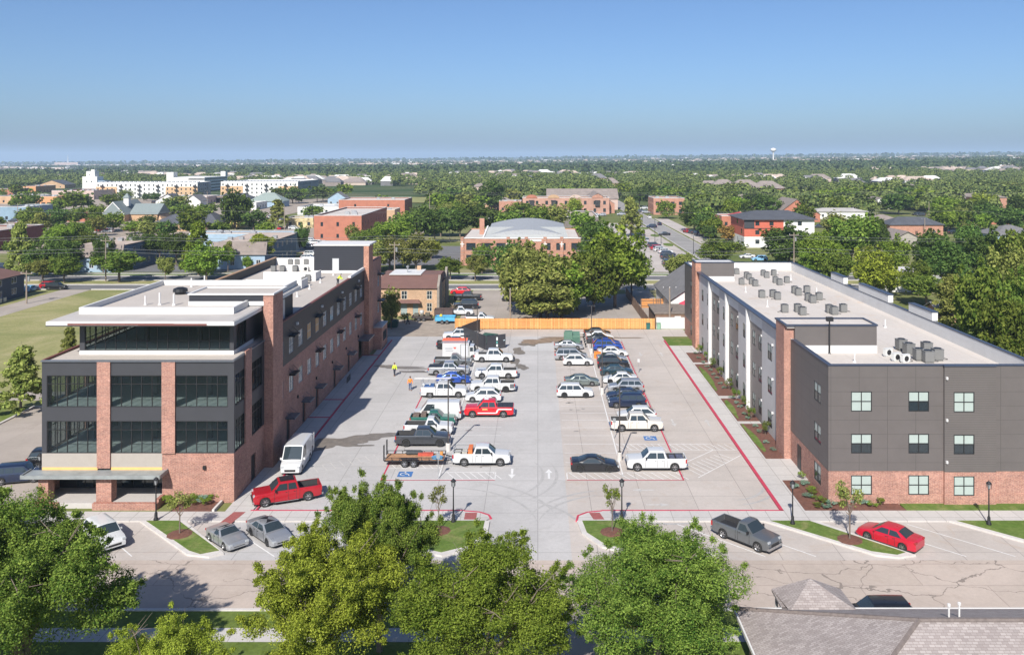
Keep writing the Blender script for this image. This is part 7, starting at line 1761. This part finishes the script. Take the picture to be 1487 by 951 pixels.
# trees beyond, left to right
for a in (
 (30,505,600,84,'olive','feathery light green cypress left of the office','cone'),
 (101,474,530,34,'olive','light green tree top showing above the office terrace','cone'),
 (28,322,402,48,'olive','yellow green cypress at the left edge','cone'),
 (62,348,404,62,'dark','dark green tree behind the navy house','round'),
 (97,344,396,52,'dark','dark broad tree right of the yellow green cypress','round'),
 (62,374,411,46,'olive','olive crowned tree on the avenue edge, left of the trunked pair','round'),
 (93,371,411,48,'mid','round crowned tree with dark trunk on the avenue, behind two cars','round'),
 (150,338,396,36,'dark','narrow dark tree by the tall power pole','round'),
 (173,360,410,76,'mid','wide spreading tree with bare stems on the avenue','open'),
 (205,335,384,44,'dark','dark tree in the row behind the avenue, leftmost','round'),
 (232,333,384,44,'dark','dark tree in the row behind the avenue, second','round'),
 (256,336,386,44,'dark','dark tree in the row behind the avenue, third','round'),
 (288,320,400,54,'bright','tall bright green tree with two tiers behind the office roof','cone'),
 (300,350,408,64,'bright','bushy fresh green tree in front of the bright two tiered one','round'),
 (240,370,406,28,'olive','small grey green tree beside the bushy fresh green one','round'),
 (331,348,394,24,'olive','thin brownish tree against the pale blue wall','open'),
 (380,336,388,46,'yellow','sparse yellow pine in front of the blue mansard house','open'),
 (358,370,391,19,'bright','clipped egg shaped shrub at the blue wall','round'),
 (437,324,365,24,'dark','dark tree beside the red brick block','round'),
 (342,273,334,46,'dark','tall dark green tree in the left middle distance','round'),
 (368,303,334,40,'dark','round dark tree right of the tall dark one','round'),
 (404,289,334,36,'olive','grey green tree with thin top left of the brick block','cone'),
 (425,270,296,36,'dark','dark tree in front of the second apartment block','round'),
 (511,324,350,22,'olive','rusty green tree by the front of the red brick block','round'),
 (570,317,362,60,'bright','bright yellow green tree right of the red brick block','round'),
 (566,340,392,60,'olive','large olive tree behind the tan brick house, left half','round'),
 (604,338,394,56,'olive','large olive tree behind the tan brick house, right half','round'),
 (626,345,376,30,'yellow','yellow green tree at the edge of the olive ones','round'),
 (611,296,344,46,'dark','dark round tree in the parking row, leftmost','round'),
 (640,297,344,46,'dark','dark round tree in the parking row, middle','round'),
 (668,300,344,44,'dark','dark round tree in the parking row, rightmost','round'),
 (583,306,350,42,'mid','mid green tree before the dark parking row','round'),
 (548,322,356,26,'mid','small cone shaped tree beside the brick block, left','cone'),
 (562,324,356,24,'mid','small cone shaped tree beside the brick block, right','cone'),
 (654,372,406,38,'mid','small round tree on the median, left of the bare one','round'),
 (690,368,408,38,'olive','half bare thin tree on the median','open'),
 (568,418,478,32,'olive','shrubby tree in front of the tan brick house','round'),
 (737,346,420,62,'dark','dark green tree left of the big central trees','round'),
 (785,356,464,110,'olive','huge yellowish green tree behind the cedar fence, left','round'),
 (838,366,450,84,'olive','huge olive tree behind the cedar fence, middle','round'),
 (795,392,474,110,'olive','drooping pale willow like tree right behind the cedar fence','open'),
 (893,330,446,104,'bright','huge fresh green tree behind the yard, right','round'),
 (866,312,400,60,'dark','tall dark tree rising behind the fresh green giant','round'),
 (916,285,344,44,'olive','olive cone shaped tree by the side street','cone'),
 (917,352,430,60,'mid','green tree at the right end of the big central group','round'),
 (753,290,324,44,'mid','green tree in front of the shop row, left','round'),
 (836,287,312,26,'yellow','round yellow green tree in front of the shops','round'),
 (714,259,306,42,'dark','tall dark tree right of the meadow','round'),
 (968,290,318,28,'bright','fresh green street tree before the corner brick building','round'),
 (1008,292,336,44,'dark','dark tree by the side street, behind the bright one','round'),
 (1022,300,340,40,'mid','mid green tree by the parked dark cars','round'),
 (1033,315,347,36,'bright','bright round tree on the side street verge','round'),
 (1058,325,352,34,'orange','rusty orange crowned tree near the red and white house','round'),
 (1046,343,386,66,'mid','broad green tree just behind the far parapet of the apartments','round'),
 (987,364,412,46,'olive','olive tree left of the apartment tower','round'),
 (1114,281,320,44,'dark','dark round tree behind the slate roofed house','round'),
 (1056,272,300,40,'mid','green tree above the pink building','round'),
 (1095,278,300,36,'dark','dark tree under the far hip roofed row','round'),
 (1146,322,388,76,'dark','dark layered tree in front of the red and white house','round'),
 (1183,330,398,50,'bright','fresh green tree between the dark layered one and the parapet','round'),
 (1214,362,420,54,'mid','low green tree just above the apartment parapet','round'),
 (1333,378,430,46,'mid','green tree right beside the driveway bend','round'),
 (1356,330,398,56,'dark','dark tree behind the driveway end','round'),
 (1418,402,505,80,'bright','fresh green tree in the front row by the raised parapets','round'),
 (1478,322,440,76,'mid','tall green tree behind the olive one at the right edge','round'),
 (1292,384,432,38,'yellow','small yellow green tree under the bright yellow one','round'),
 (762,352,452,84,'olive','olive tree at the left edge of the clump behind the fence','round'),
 (815,372,466,86,'bright','light green tree in the middle of the clump behind the fence','round'),
 (862,348,452,76,'mid','green tree filling the clump left of the fresh green giant','round'),
 (1236,306,392,88,'mid','very large green tree in the right middle distance','round'),
 (1205,346,402,60,'bright','green tree at the left foot of the very large one','round'),
 (1268,360,436,66,'yellow','bright yellow green tree behind the apartment parapet','round'),
 (1180,360,400,40,'bright','yellowish bush behind the apartment parapet, left','round'),
 (1305,340,402,46,'bright','light green tree beside the driveway','round'),
 (1278,318,372,44,'dark','cedar like tree behind the yellow green one','cone'),
 (1345,396,444,76,'mid','low spreading tree right of the pale metal roof','round'),
 (1374,345,420,72,'dark','dense dark tree right of the driveway','round'),
 (1402,318,400,50,'dark','tall dark tree behind the dense dark one','round'),
 (1440,330,414,70,'dark','wide dark tree near the right edge','round'),
 (1382,398,480,68,'olive','layered cypress with visible trunk near the raised parapet','cone'),
 (1432,372,520,90,'mid','large mid green tree near the right edge, front row','round'),
 (1470,356,470,80,'olive','big olive tree cut by the right edge','round'),
 (1465,420,560,84,'mid','large green tree at the right edge nearest the apartments','round'),
 (1500,390,540,90,'mid','green tree half outside the right edge','round'),
 (1337,318,342,26,'dark','small dark tree before the brick house with slate roof','round'),
 (1305,276,312,44,'dark','grey green round tree beside the white cottages','round'),
 (1330,274,300,34,'yellow','yellow green tree below the long brown building','round'),
 (1225,270,302,50,'mid','green tree behind the white cottages','round'),
 (1380,300,334,56,'mid','green tree behind the arcade building','round'),
 (1430,276,312,44,'yellow','yellowish tree in front of the orange wing','round'),
 (1256,330,372,34,'olive','grey olive conifer beside the very large green tree','cone'),
 (110,300,326,40,'mid','green tree behind the low orange brick building','round'),
 (88,324,366,50,'bright','light green tree right of the yellow green cypress','round'),
 (126,334,372,44,'mid','green tree left of the tall power pole','round'),
 (150,310,338,38,'mid','green tree between the orange brick building and the church','round'),
 (214,318,346,38,'olive','olive tree in front of the church wing','round'),
 (320,320,348,36,'mid','green tree left of the little yellow house','round'),
 (250,284,304,30,'mid','green tree behind the white gabled house','round'),
 (385,322,350,36,'bright','light green tree right of the little yellow house','round'),
 (528,330,370,42,'mid','green tree at the right side of the red brick block','round'),
 (508,350,390,46,'bright','light green tree behind the black office penthouse','round'),
 (545,350,396,46,'olive','olive tree directly behind the office brick tower','round'),
 (700,352,398,34,'mid','green tree before the left end of the curved roof building','round'),
 (28,344,378,44,'mid','green tree beside the dark brick block at the left edge','round'),
 (300,294,316,34,'mid','green tree behind the dark slate roofs','round'),
 (455,296,318,30,'mid','green tree left of the far red brick building','round'),
 (84,286,310,30,'mid','small green tree by the orange building','round'),
 (135,296,322,36,'bright','yellowish tree left of the church','round'),
 (165,306,335,30,'bright','bright green tree in front of the church gable','round'),
 (196,318,340,36,'bright','light green tree before the church wing','round'),
 (105,318,362,56,'mid','broad green tree in front of the low orange brick building','round'),
 (60,306,345,34,'olive','pale willow by the blue grey warehouse','open'),
 (36,318,338,30,'yellow','yellow green bush behind the warehouse cars','round'),
 (225,278,292,18,'dark','round dark tree before the apartment balconies','round'),
 (213,280,292,14,'dark','small round dark tree before the apartment balconies','round'),
 (180,274,296,24,'mid','tree in front of the apricot end of the first block','round'),
 (262,296,316,40,'mid','green tree behind the slate hip roofed pair','round'),
 (228,294,312,34,'bright','green tree right of the church wing','round')):
    lod = 'mid' if a[2] > 355 else 'lo'
    treepx(a[0], a[1], a[2], a[3], a[4], a[5], a[6], lod, crown_frac=.80 if any(k in a[5] for k in ('avenue', 'spreading', 'median', 'sparse', 'thin')) else .93)
# planting beds
def shrubs(org, lst, w, h, tone, label, group, name='shrub'):
    for i, (a, b) in enumerate(sorted(zc(*org, lst), key=lambda q: -q[1])): shrub(a, b, w, h, tone or random.choice(('mid','bright','agave')), label % ORD[i], group, name)
def shrub(px_, pyb, w, h, tone, label, group, name='shrub'):
    x, y = at(px_, pyb); tree(x, y+w*.3, h, w, tone, label, 'small', 'sap', name=name, z=.1, crown_frac=.95, group=group, cat='shrub')
GS = 'shrubs in the beds by the apartments'
shrubs((980,480,4.323),[(158,160),(205,200),(243,250),(290,302),(345,385),(390,450),(445,500),(485,570),(573,670)],1.3,1.9,'mid','dark leggy shrub, %s from the near end of the beds along the apartment wall',GS)
shrubs((980,480,4.323),[(130,155),(152,185),(182,212),(204,240),(226,262),(244,290),(266,312),(288,348),(312,375),(356,435),(392,470),(412,495),(438,540),(460,567),(510,618),(532,652),(577,722),(622,768)],.8,.45,'agave','low blue green plant, %s from the near end of the beds by the apartments','low plants in the beds by the apartments','bedding_plant')
shrubs((950,640,2.769),[(595,162),(918,270)],.9,.9,'bright','round green shrub, %s from the front at the brick corner of the apartments','round shrubs at the brick corner')
shrubs((950,640,2.769),[(570,200),(612,190),(620,240),(640,225),(660,250),(635,212),(690,262),(660,280),(720,270),(850,268),(885,278),(800,262),(700,285),(765,272)],1.1,.55,None,'low spreading plant, %s from the front in the bed at the brick corner','spreading plants at the brick corner','bedding_plant')
shrubs((0,0,1),[(241,735),(282,732),(291,735.5),(297,738),(309,731.5),(276,738.5),(248,741)],1.2,.95,None,'rounded shrub, %s from the front in the bed below the office brick wall','shrubs below the office wall')
shrub(586, 470, 3, 2.0, 'dark', 'dark clipped shrub by the door of the tan brick house', None)
# ------------------------------------------------------------------ cars in the distance
rr = random.Random(21)
def fcar(px_, py_, col, rz, label, st='sedan', group=None):
    x, y = at(px_, py_); t = vehicle(st, col, x, y, rz, label, group=group, light=True, z=zt(x, y)+.02)
    if label == '@': t['label'] = near_label(x, y, 'small '+{'dgrey':'dark grey','navy':'dark blue'}.get(col, col)+' '+('SUV' if st == 'suv' else 'car'))
for a in ((74,419,'red',0,'red SUV behind the dark one at the avenue corner','suv'),(82,420.5,'black',0,'dark grey SUV at the corner of the avenue and driveway','suv'),
 (44,423,'lblue',PI/2,'light blue car beside the navy house','sedan'),(4,391,'navy',0,'dark blue car at the left edge behind the maroon roof','suv'),
 (1085,375,'white',PI,'white sedan parked behind the far parapet of the apartments','sedan'),(1103,379,'lblue',PI,'pale car half hidden by the far parapet','suv'),
 (1076,351,'white',PI,'white sedan beside the red and white house','sedan'),
 (957.6,327,'navy',PI/2,'dark car driving on the side street','sedan'),(943,317,'white',PI/2,'white car farther along the side street','sedan'),
 (964.5,342,'black',PI,'black sedan in the lot left of the side street','sedan'),(938.5,352,'silver',PI/2,'silver SUV alone in the right car park','suv'),
 (946,331,'navy',PI,'dark blue SUV near the chain link fence','suv'),(928,344,'dgrey',PI,'dark grey car near the central trees','sedan'),
 (966.5,385,'navy',PI/2,'dark SUV nearest in the right car park','suv')):
    fcar(a[0], a[1], a[2], a[3], a[4], a[5])
for i, (a, b, c, lb) in enumerate(((950,359,'dgrey','dark car first in the angled row of the right car park'),(954,363,'red','red car second in the angled row'),(959,365,'white','white car third in the angled row'),(966,368,'white','white car fourth in the angled row'),(970,372,'navy','dark blue car fifth in the angled row'),(970,376,'dgrey','dark grey car sixth in the angled row'))):
    fcar(a, b, c, .2, lb+', counted from the far end' if i > 1 else lb, 'suv')
for i in range(6): fcar(997+i*7.5, 338+i*1.6, ('red','dgrey','navy','dgrey','navy','dgrey')[i], PI/2+.2, 'dark car, '+ORD[i]+' in the shaded row on the right of the side street' if i else 'dark red car at the head of the shaded row by the side street', 'suv', 'shaded cars by the side street' if i else None)
G3 = 'cars parked before the red brick block'
for i, (a, b) in enumerate(((448,352),(455,355),(463,355),(470,356),(478,357),(486,357),(452,372),(448,378),(450,361))): fcar(a, b, rr.choice(('white','silver','dgrey','white')), rr.choice((0,PI)), '@', 'suv', G3)
G4 = 'cars in the commercial lots at the left'
for i in range(34):
    a, b = rr.choice(((rr.uniform(5,75), rr.uniform(322,334)),(rr.uniform(120,200), rr.uniform(330,338)),(rr.uniform(380,450), rr.uniform(316,344)),(rr.uniform(150,330), rr.uniform(292,300)),(rr.uniform(5,60), rr.uniform(305,312))))
    fcar(a, b, rr.choice(('white','silver','dgrey','black','white','red','navy')), rr.choice((0,PI/2,PI)), '@', rr.choice(('suv','sedan')), G4)
G5 = 'cars before the shops'
for i, (a, b) in enumerate(((866,314),(874,314),(700,312),(716,318),(932,309),(938,310),(1062,350),(1190,331),(1200,331),(1208,331),(1331,313),(1337,314),(935,304),(902,313),(1048,276),(1385,340))): fcar(a, b, rr.choice(('white','silver','dgrey','black')), rr.choice((0,PI)), '@', 'suv', G5)
flat(0,0,0,.1,.1,'x',WHITE,x01=(0,.1),Y=-50,units=0,cols=0,rows=0,sidew=False) if False else None
# ------------------------------------------------------------------ power poles and wires
WOOD = plain('weathered_pole_wood', (.26,.21,.17), .9, var=.2)
def ppole(x, y, h, label, arm=True):
    t = thing('power_pole', label, 'power pole', (x, y, zt(x, y))); MB().lathe(0,0,[(.18,0),(.12,h)],8).build('pole', WOOD, t)
    if arm: B(-1.2,1.2,-.06,.06,h-.7,h-.55).build('cross_arm', WOOD, t); MB().lathe(.45,0,[(.25,h-2.2),(.25,h-1.2)],8).build('transformer', ALU, t)
    for q in (-1.1, 0, 1.1): MB().lathe(q,0,[(.05,h-.55 if arm else h),(.07,h-.3 if arm else h+.2)],6).build('insulator', WHITE, t)
for px_, yb, yt_, lb in ((153.5,409,346,'weathered power pole with pale transformer on the avenue at the left'),(38.5,441,393,'power pole with grey transformer beside the navy house'),(573,413,352,'power pole beyond the tan brick house by the bare tree'),(1153,396,338,'power pole with street light arm behind the apartment parapet'),
    (1231,478,0,'x'),(741,470,420,'thin pole between the cars and the willow like tree'),(972.5,477,418,'grey pole in front of the white block wall'),(621,350,0,'x')):
    if lb == 'x': continue
    x, y = at(px_, yb); ppole(x, y, (yb-yt_)*y/F, lb, lb[0] in 'wp')
for px_, yb, yt_, lb in ((57,330,300,'far pole beside the church car park'),(25.5,322,296,'far pole by the blue grey warehouse'),(238,300,280,'far pole before the beige warehouse'),(301,307,278,'far pole left of the tall dark tree'),(400,334,306,'far pole by the grey green tree'),(413,338,300,'far pole near the painted shop'),(624,318,282,'far pole in front of the meadow'),(857,306,280,'far pole with pale box above the shops'),(788,295,279,'far pole at the left of the shops'),(985,290,268,'far pole above the corner brick building'),
    (1044,290,276,'far pole under the hip roofed row'),(1170,300,272,'far pole right of the hip roofed row'),(1271,325,310,'far pole at the diner'),(1349,330,294,'far pole over the taupe roofed house'),(1412,304,278,'far pole by the arcade building'),(1138,276,260,'far pale pole at the end of the hip roofed row'),(1343,345,318,'far pole with transformer beside the brick house')):
    x, y = at(px_, yb); ppole(x, y, (yb-yt_)*y/F, lb, False)
wm_ = plain('wire', (.30,.30,.30), .4, .5, 0)
def wires(name, label, y, zs_, xs_, sag=.8):
    mb = MB()
    for z in zs_:
        for a, b in zip(xs_[:-1], xs_[1:]):
            pr_ = None
            for i in range(7):
                u = i/6; p_ = Vector((a+(b-a)*u, y, z-sag*4*u*(1-u)+zt(a+(b-a)*u, y)))
                if pr_ is not None: mb.tube(pr_, p_, .03, 4)
                pr_ = p_
    o = mb.build(name, wm_); tag(o, label, 'power line')
wires('power_line', 'bundle of thin power wires crossing above the near avenue', 207, (11.2, 10.6, 8.2, 7.4), [-190,-103.4,-34,26,61,140])
wires('power_line', 'faint wires crossing the picture in front of the far woods', 420, (13.2, 12.4), [-330,-190,-50,20,90,160,260])
wires('power_line', 'wires crossing before the shop row and the brick block', 330, (9.5,), [-200,-120,-40,20,80,160,220])
# street lights in the right lots
for px_, yb, yt_, lb in ((1007,369,343,'slim lamp post by the broad green tree on the side street'),(951,352,318,'slim lamp post in the right car park, farther one'),(960,354,339,'short lamp post in the right car park'),(933,330,308,'slim lamp post left of the side street'),(653,353,318,'lamp post in front of the dark parking row trees')):
    x, y = at(px_, yb); t = thing('lamp_post', lb, 'lamp post', (x, y, 0)); hh = (yb-yt_)*y/F
    MB().lathe(0,0,[(.1,0),(.07,hh)],6).build('pole', DARK, t); B(-.5,.5,-.2,.2,hh,hh+.15).build('lamp_head', ALU, t)
# ------------------------------------------------------------------ far woods
def clear(x, y):
    for a, b, c, d in FOOT:
        if a < x < b and c-(0 if c < 250 else 26 if c < 400 else 85 if c < 600 else 150) < y < d: return False
    if 44 < x < 58 and y < 640: return False
    if 22 < x < 47 and y < 395: return False
    if -112 < x < -44 and y < 425: return False
    if -125 < x < 32 and 552 < y < 648: return False
    return True
rng = np.random.default_rng(5); cnt = 0
GW = {0:'trees among the commercial blocks at the left', 1:'trees in the woods beyond the centre', 2:'trees among the houses at the right'}
LW = {0:'ordinary green tree among the low commercial buildings at the left', 1:'ordinary green tree at the near edge of the woods beyond the centre', 2:'ordinary green tree among the houses at the right'}
cand = []
for _ in range(4000):
    y = 300+340*rng.random()**.8; x = rng.uniform(-.64, .60)*y
    cand.append((x, y))
placed = []
for x, y in cand:
    if cnt >= 185: break
    if not clear(x, y): continue
    if x < -60 and y < 560 and rng.random() < .62: continue
    if 0 < x < 45 and 340 < y < 460 and rng.random() < .85: continue
    if any((x-a)**2+(y-b)**2 < 81 for a, b in placed): continue
    placed.append((x, y)); g_ = 0 if x < -110 else (1 if x < 60 else 2)
    if any(a-9 < x < b+9 and d_ > y > c-14 for a, b, c, d_ in FOOT): hh = rng.uniform(4.5, 6.5)
    else: hh = rng.uniform(7.5, 13)
    tn = ('dark','mid','dark','bright','olive','mid')[int(rng.integers(6))]
    tt_ = tree(x, y, hh, hh*rng.uniform(.8, 1.15), tn, 'x', 'round', 'far' if y > 430 else 'lo', group=GW[g_]); cnt += 1
    tt_['label'] = near_label(x, y, ('low ' if hh < 7 else 'tall ' if hh > 11 else '')+{'dark':'dark green','mid':'green','bright':'fresh light green','olive':'olive green'}[tn]+' tree')
def nzf(X, Y): return np.sin(X/97+1.3)*np.sin(Y/131+.7)+.6*np.sin(X/43-.6)*np.sin(Y/57+2.1)+.5*np.sin((X+Y)/210)
def mass(name, label, n, ymin, ymax, leaf, per, rad, mat, wfac=.66, seed=1, gap=.5, power=1.0, keep=None):
    rng = np.random.default_rng(seed); Y = ymin*(ymax/ymin)**(rng.random(n)**power); X = rng.uniform(-wfac, wfac, n)*Y
    ok = nzf(X, Y) > -gap
    if keep is not None: ok &= np.array([keep(a, b) for a, b in zip(X, Y)])
    X, Y = X[ok], Y[ok]; m_ = len(X)
    t = np.clip((Y-300)/1700, 0, 1); Z = .0104*X*t*t*(3-2*t)
    R = rad*rng.uniform(.6, 1.35, m_); Hh = R*rng.uniform(.7, 1.5, m_)
    C = np.repeat(np.stack([X, Y, Z+Hh*.9], 1), per, 0); d = rng.normal(size=(m_*per, 3)); d[:, 2] = np.abs(d[:, 2])*1.0-.25; d /= np.linalg.norm(d, axis=1, keepdims=True)
    C = C+d*np.repeat(R, per)[:, None]*np.array([1, 1, .85])*rng.uniform(.7, 1.05, m_*per)[:, None]
    N_ = d+rng.normal(size=d.shape)*.35; N_ /= np.linalg.norm(N_, axis=1, keepdims=True)
    V_, Q_ = quads(C, N_, np.repeat(R, per)*leaf*rng.uniform(.7, 1.2, m_*per), rng, 1.5)
    o = bpy.data.objects.new(name, arrmesh(name, V_, Q_, mat)); COL.objects.link(o); tag(o, label, None, None, 'stuff')
def far_leaf(name, c1, c2, sc):
    m = bpy.data.materials.new(name); m.use_nodes = True; nt = m.node_tree; p = nt.nodes['Principled BSDF']; g = nd(nt, 'NewGeometry')
    f = mth(nt, 'ADD', mth(nt, 'MULTIPLY', g.outputs['Random Per Island'], .35), mth(nt, 'MULTIPLY', noise(nt, sc, 4, rough=.8), .8))
    nt.links.new(ramp(nt, f, [(.3, c1), (.8, c2)]), p.inputs['Base Color']); p.inputs['Roughness'].default_value = .9; p.inputs['Specular IOR Level'].default_value = .1
    return m
FW = far_leaf('woods_leaf', (.022,.052,.016), (.19,.225,.065), .10); FW2 = far_leaf('far_woods_leaf', (.022,.050,.024), (.105,.135,.048), .03)
mass('woodland', 'continuous green woods and garden trees beyond the houses', 11500, 440, 1350, .17, 160, 4.3, FW, seed=2, gap=.85, keep=lambda x, y: clear(x, y) and (y > 640 or x > 75 or (x > -60 and y > 520)) and not (x < -90 and y < 880))
mass('far_woodland', 'hazy green tree cover of the distant plain', 34000, 1300, 6000, .34, 24, 6.0, FW2, seed=3, gap=.45)
mass('far_woodland', 'blue green tree cover near the horizon', 12000, 5500, 24000, .6, 7, 13, FW2, seed=4, gap=.0, wfac=.7)
# distant roofs: more than anyone could count
rng = np.random.default_rng(9)
def specks(name, label, n, y0_, y1_, size, mats, seed):
    rng = np.random.default_rng(seed); mb = MB()
    for i in range(n):
        y = y0_*(y1_/y0_)**rng.random(); x = rng.uniform(-.64, .62)*y; z = zt(x, y)
        w_, d_, h_ = size*rng.uniform(.6, 1.8), size*rng.uniform(.6, 1.2), size*rng.uniform(.3, .5)
        if y < 1400 and not clear(x, y): continue
        if nzf(x, y) > -.3: continue
        mi = int(rng.integers(0, len(mats))); e = h_*.6
        mb.box(x-w_/2, x+w_/2, y, y+d_, z-1, z+e, mi)
        n0 = len(mb.v); mb.v += [(x-w_/2-.5,y-.5,z+e),(x+w_/2+.5,y-.5,z+e),(x+w_/2+.5,y+d_+.5,z+e),(x-w_/2-.5,y+d_+.5,z+e),(x-w_/4,y+d_/2,z+h_+1.5),(x+w_/4,y+d_/2,z+h_+1.5)]
        for q in ((0,1,5,4),(2,3,4,5)): mb.f.append(tuple(n0+k for k in q)); mb.m.append((mi+2) % len(mats))
        for q in ((1,2,5),(3,0,4)): mb.f.append(tuple(n0+k for k in q)); mb.m.append((mi+2) % len(mats))
    o = mb.build(name, mats); tag(o, label, None, None, 'stuff')
SP = [plain('speck_white', (.60,.59,.57), .8, 0, 0), SHB, plain('speck_tan', (.42,.34,.28), .9, 0, 0), SHG, TANR]
specks('distant_roofs', 'scattered pale roofs showing through the distant woods', 1500, 900, 2600, 17, SP, 11)
specks('distant_roofs', 'countless tiny pale roofs of the suburbs near the horizon', 9000, 2600, 12000, 26, SP, 12)
# water towers and masts
x = (1123-781)*2600/F; z = zt(x, 2600)
t = thing('water_tower', 'white water tower with a wide round tank on a slender stem at the horizon', 'water tower', (x, 2600, z))
s_ = 2600/F; zt1 = H+(228-215)*s_-z; zb1 = H+(228-221)*s_-z; rr_ = 4.3*s_
MB().lathe(0,0,[(1,zb1-.3),(rr_*.75,zb1+2),(rr_,(zb1+zt1)/2),(rr_*.8,zt1-2),(1,zt1)],24).build('tank', WHW, t, 40); MB().lathe(0,0,[(4,0),(2.0,6),(1.9,zb1-4),(3.4,zb1)],16).build('stem', WHW, t, 40)
rng = random.Random(4)
for i in range(26):
    px_ = rng.uniform(1000, 1300) if i < 18 else rng.uniform(1300, 1480); d = rng.uniform(1900, 2600); x = (px_-781)*d/F
    t = MB().lathe(0,0,[(.35,0),(.25,rng.uniform(24,36))],5).build('far_mast', ALU); t.location = (x, d, zt(x,d)); tag(t, 'thin pale mast on the horizon on either side of the water tower' if i < 18 else 'thin pale mast on the horizon at the right', 'mast', 'masts on the horizon' if i < 18 else 'masts on the right horizon')
x = (96-781)*5200/F; t = thing('stadium', 'pale stadium like building with a thin spire on the left horizon', 'building', (x, 5200, zt(x,5200))); MB().prism([(-70,0),(70,0),(60,60),(-60,60)],0,26).build('bowl', PNK, t); MB().lathe(0,20,[(3,26),(.8,70)],6).build('spire', WHW, t)
# ------------------------------------------------------------------ haze
hz = B(-19000, 19000, -300, 27000, -175, 150).build('haze', [])
m = bpy.data.materials.new('haze_air'); m.use_nodes = True; nt = m.node_tree; nt.nodes.remove(nt.nodes['Principled BSDF'])
v = nd(nt, 'VolumePrincipled'); v.inputs['Color'].default_value = (.58,.75,1,1); v.inputs['Density'].default_value = 1.15e-4; v.inputs['Anisotropy'].default_value = 0
nt.links.new(v.outputs[0], nt.nodes['Material Output'].inputs['Volume']); hz.data.materials.append(m); tag(hz, None, kind='stuff')
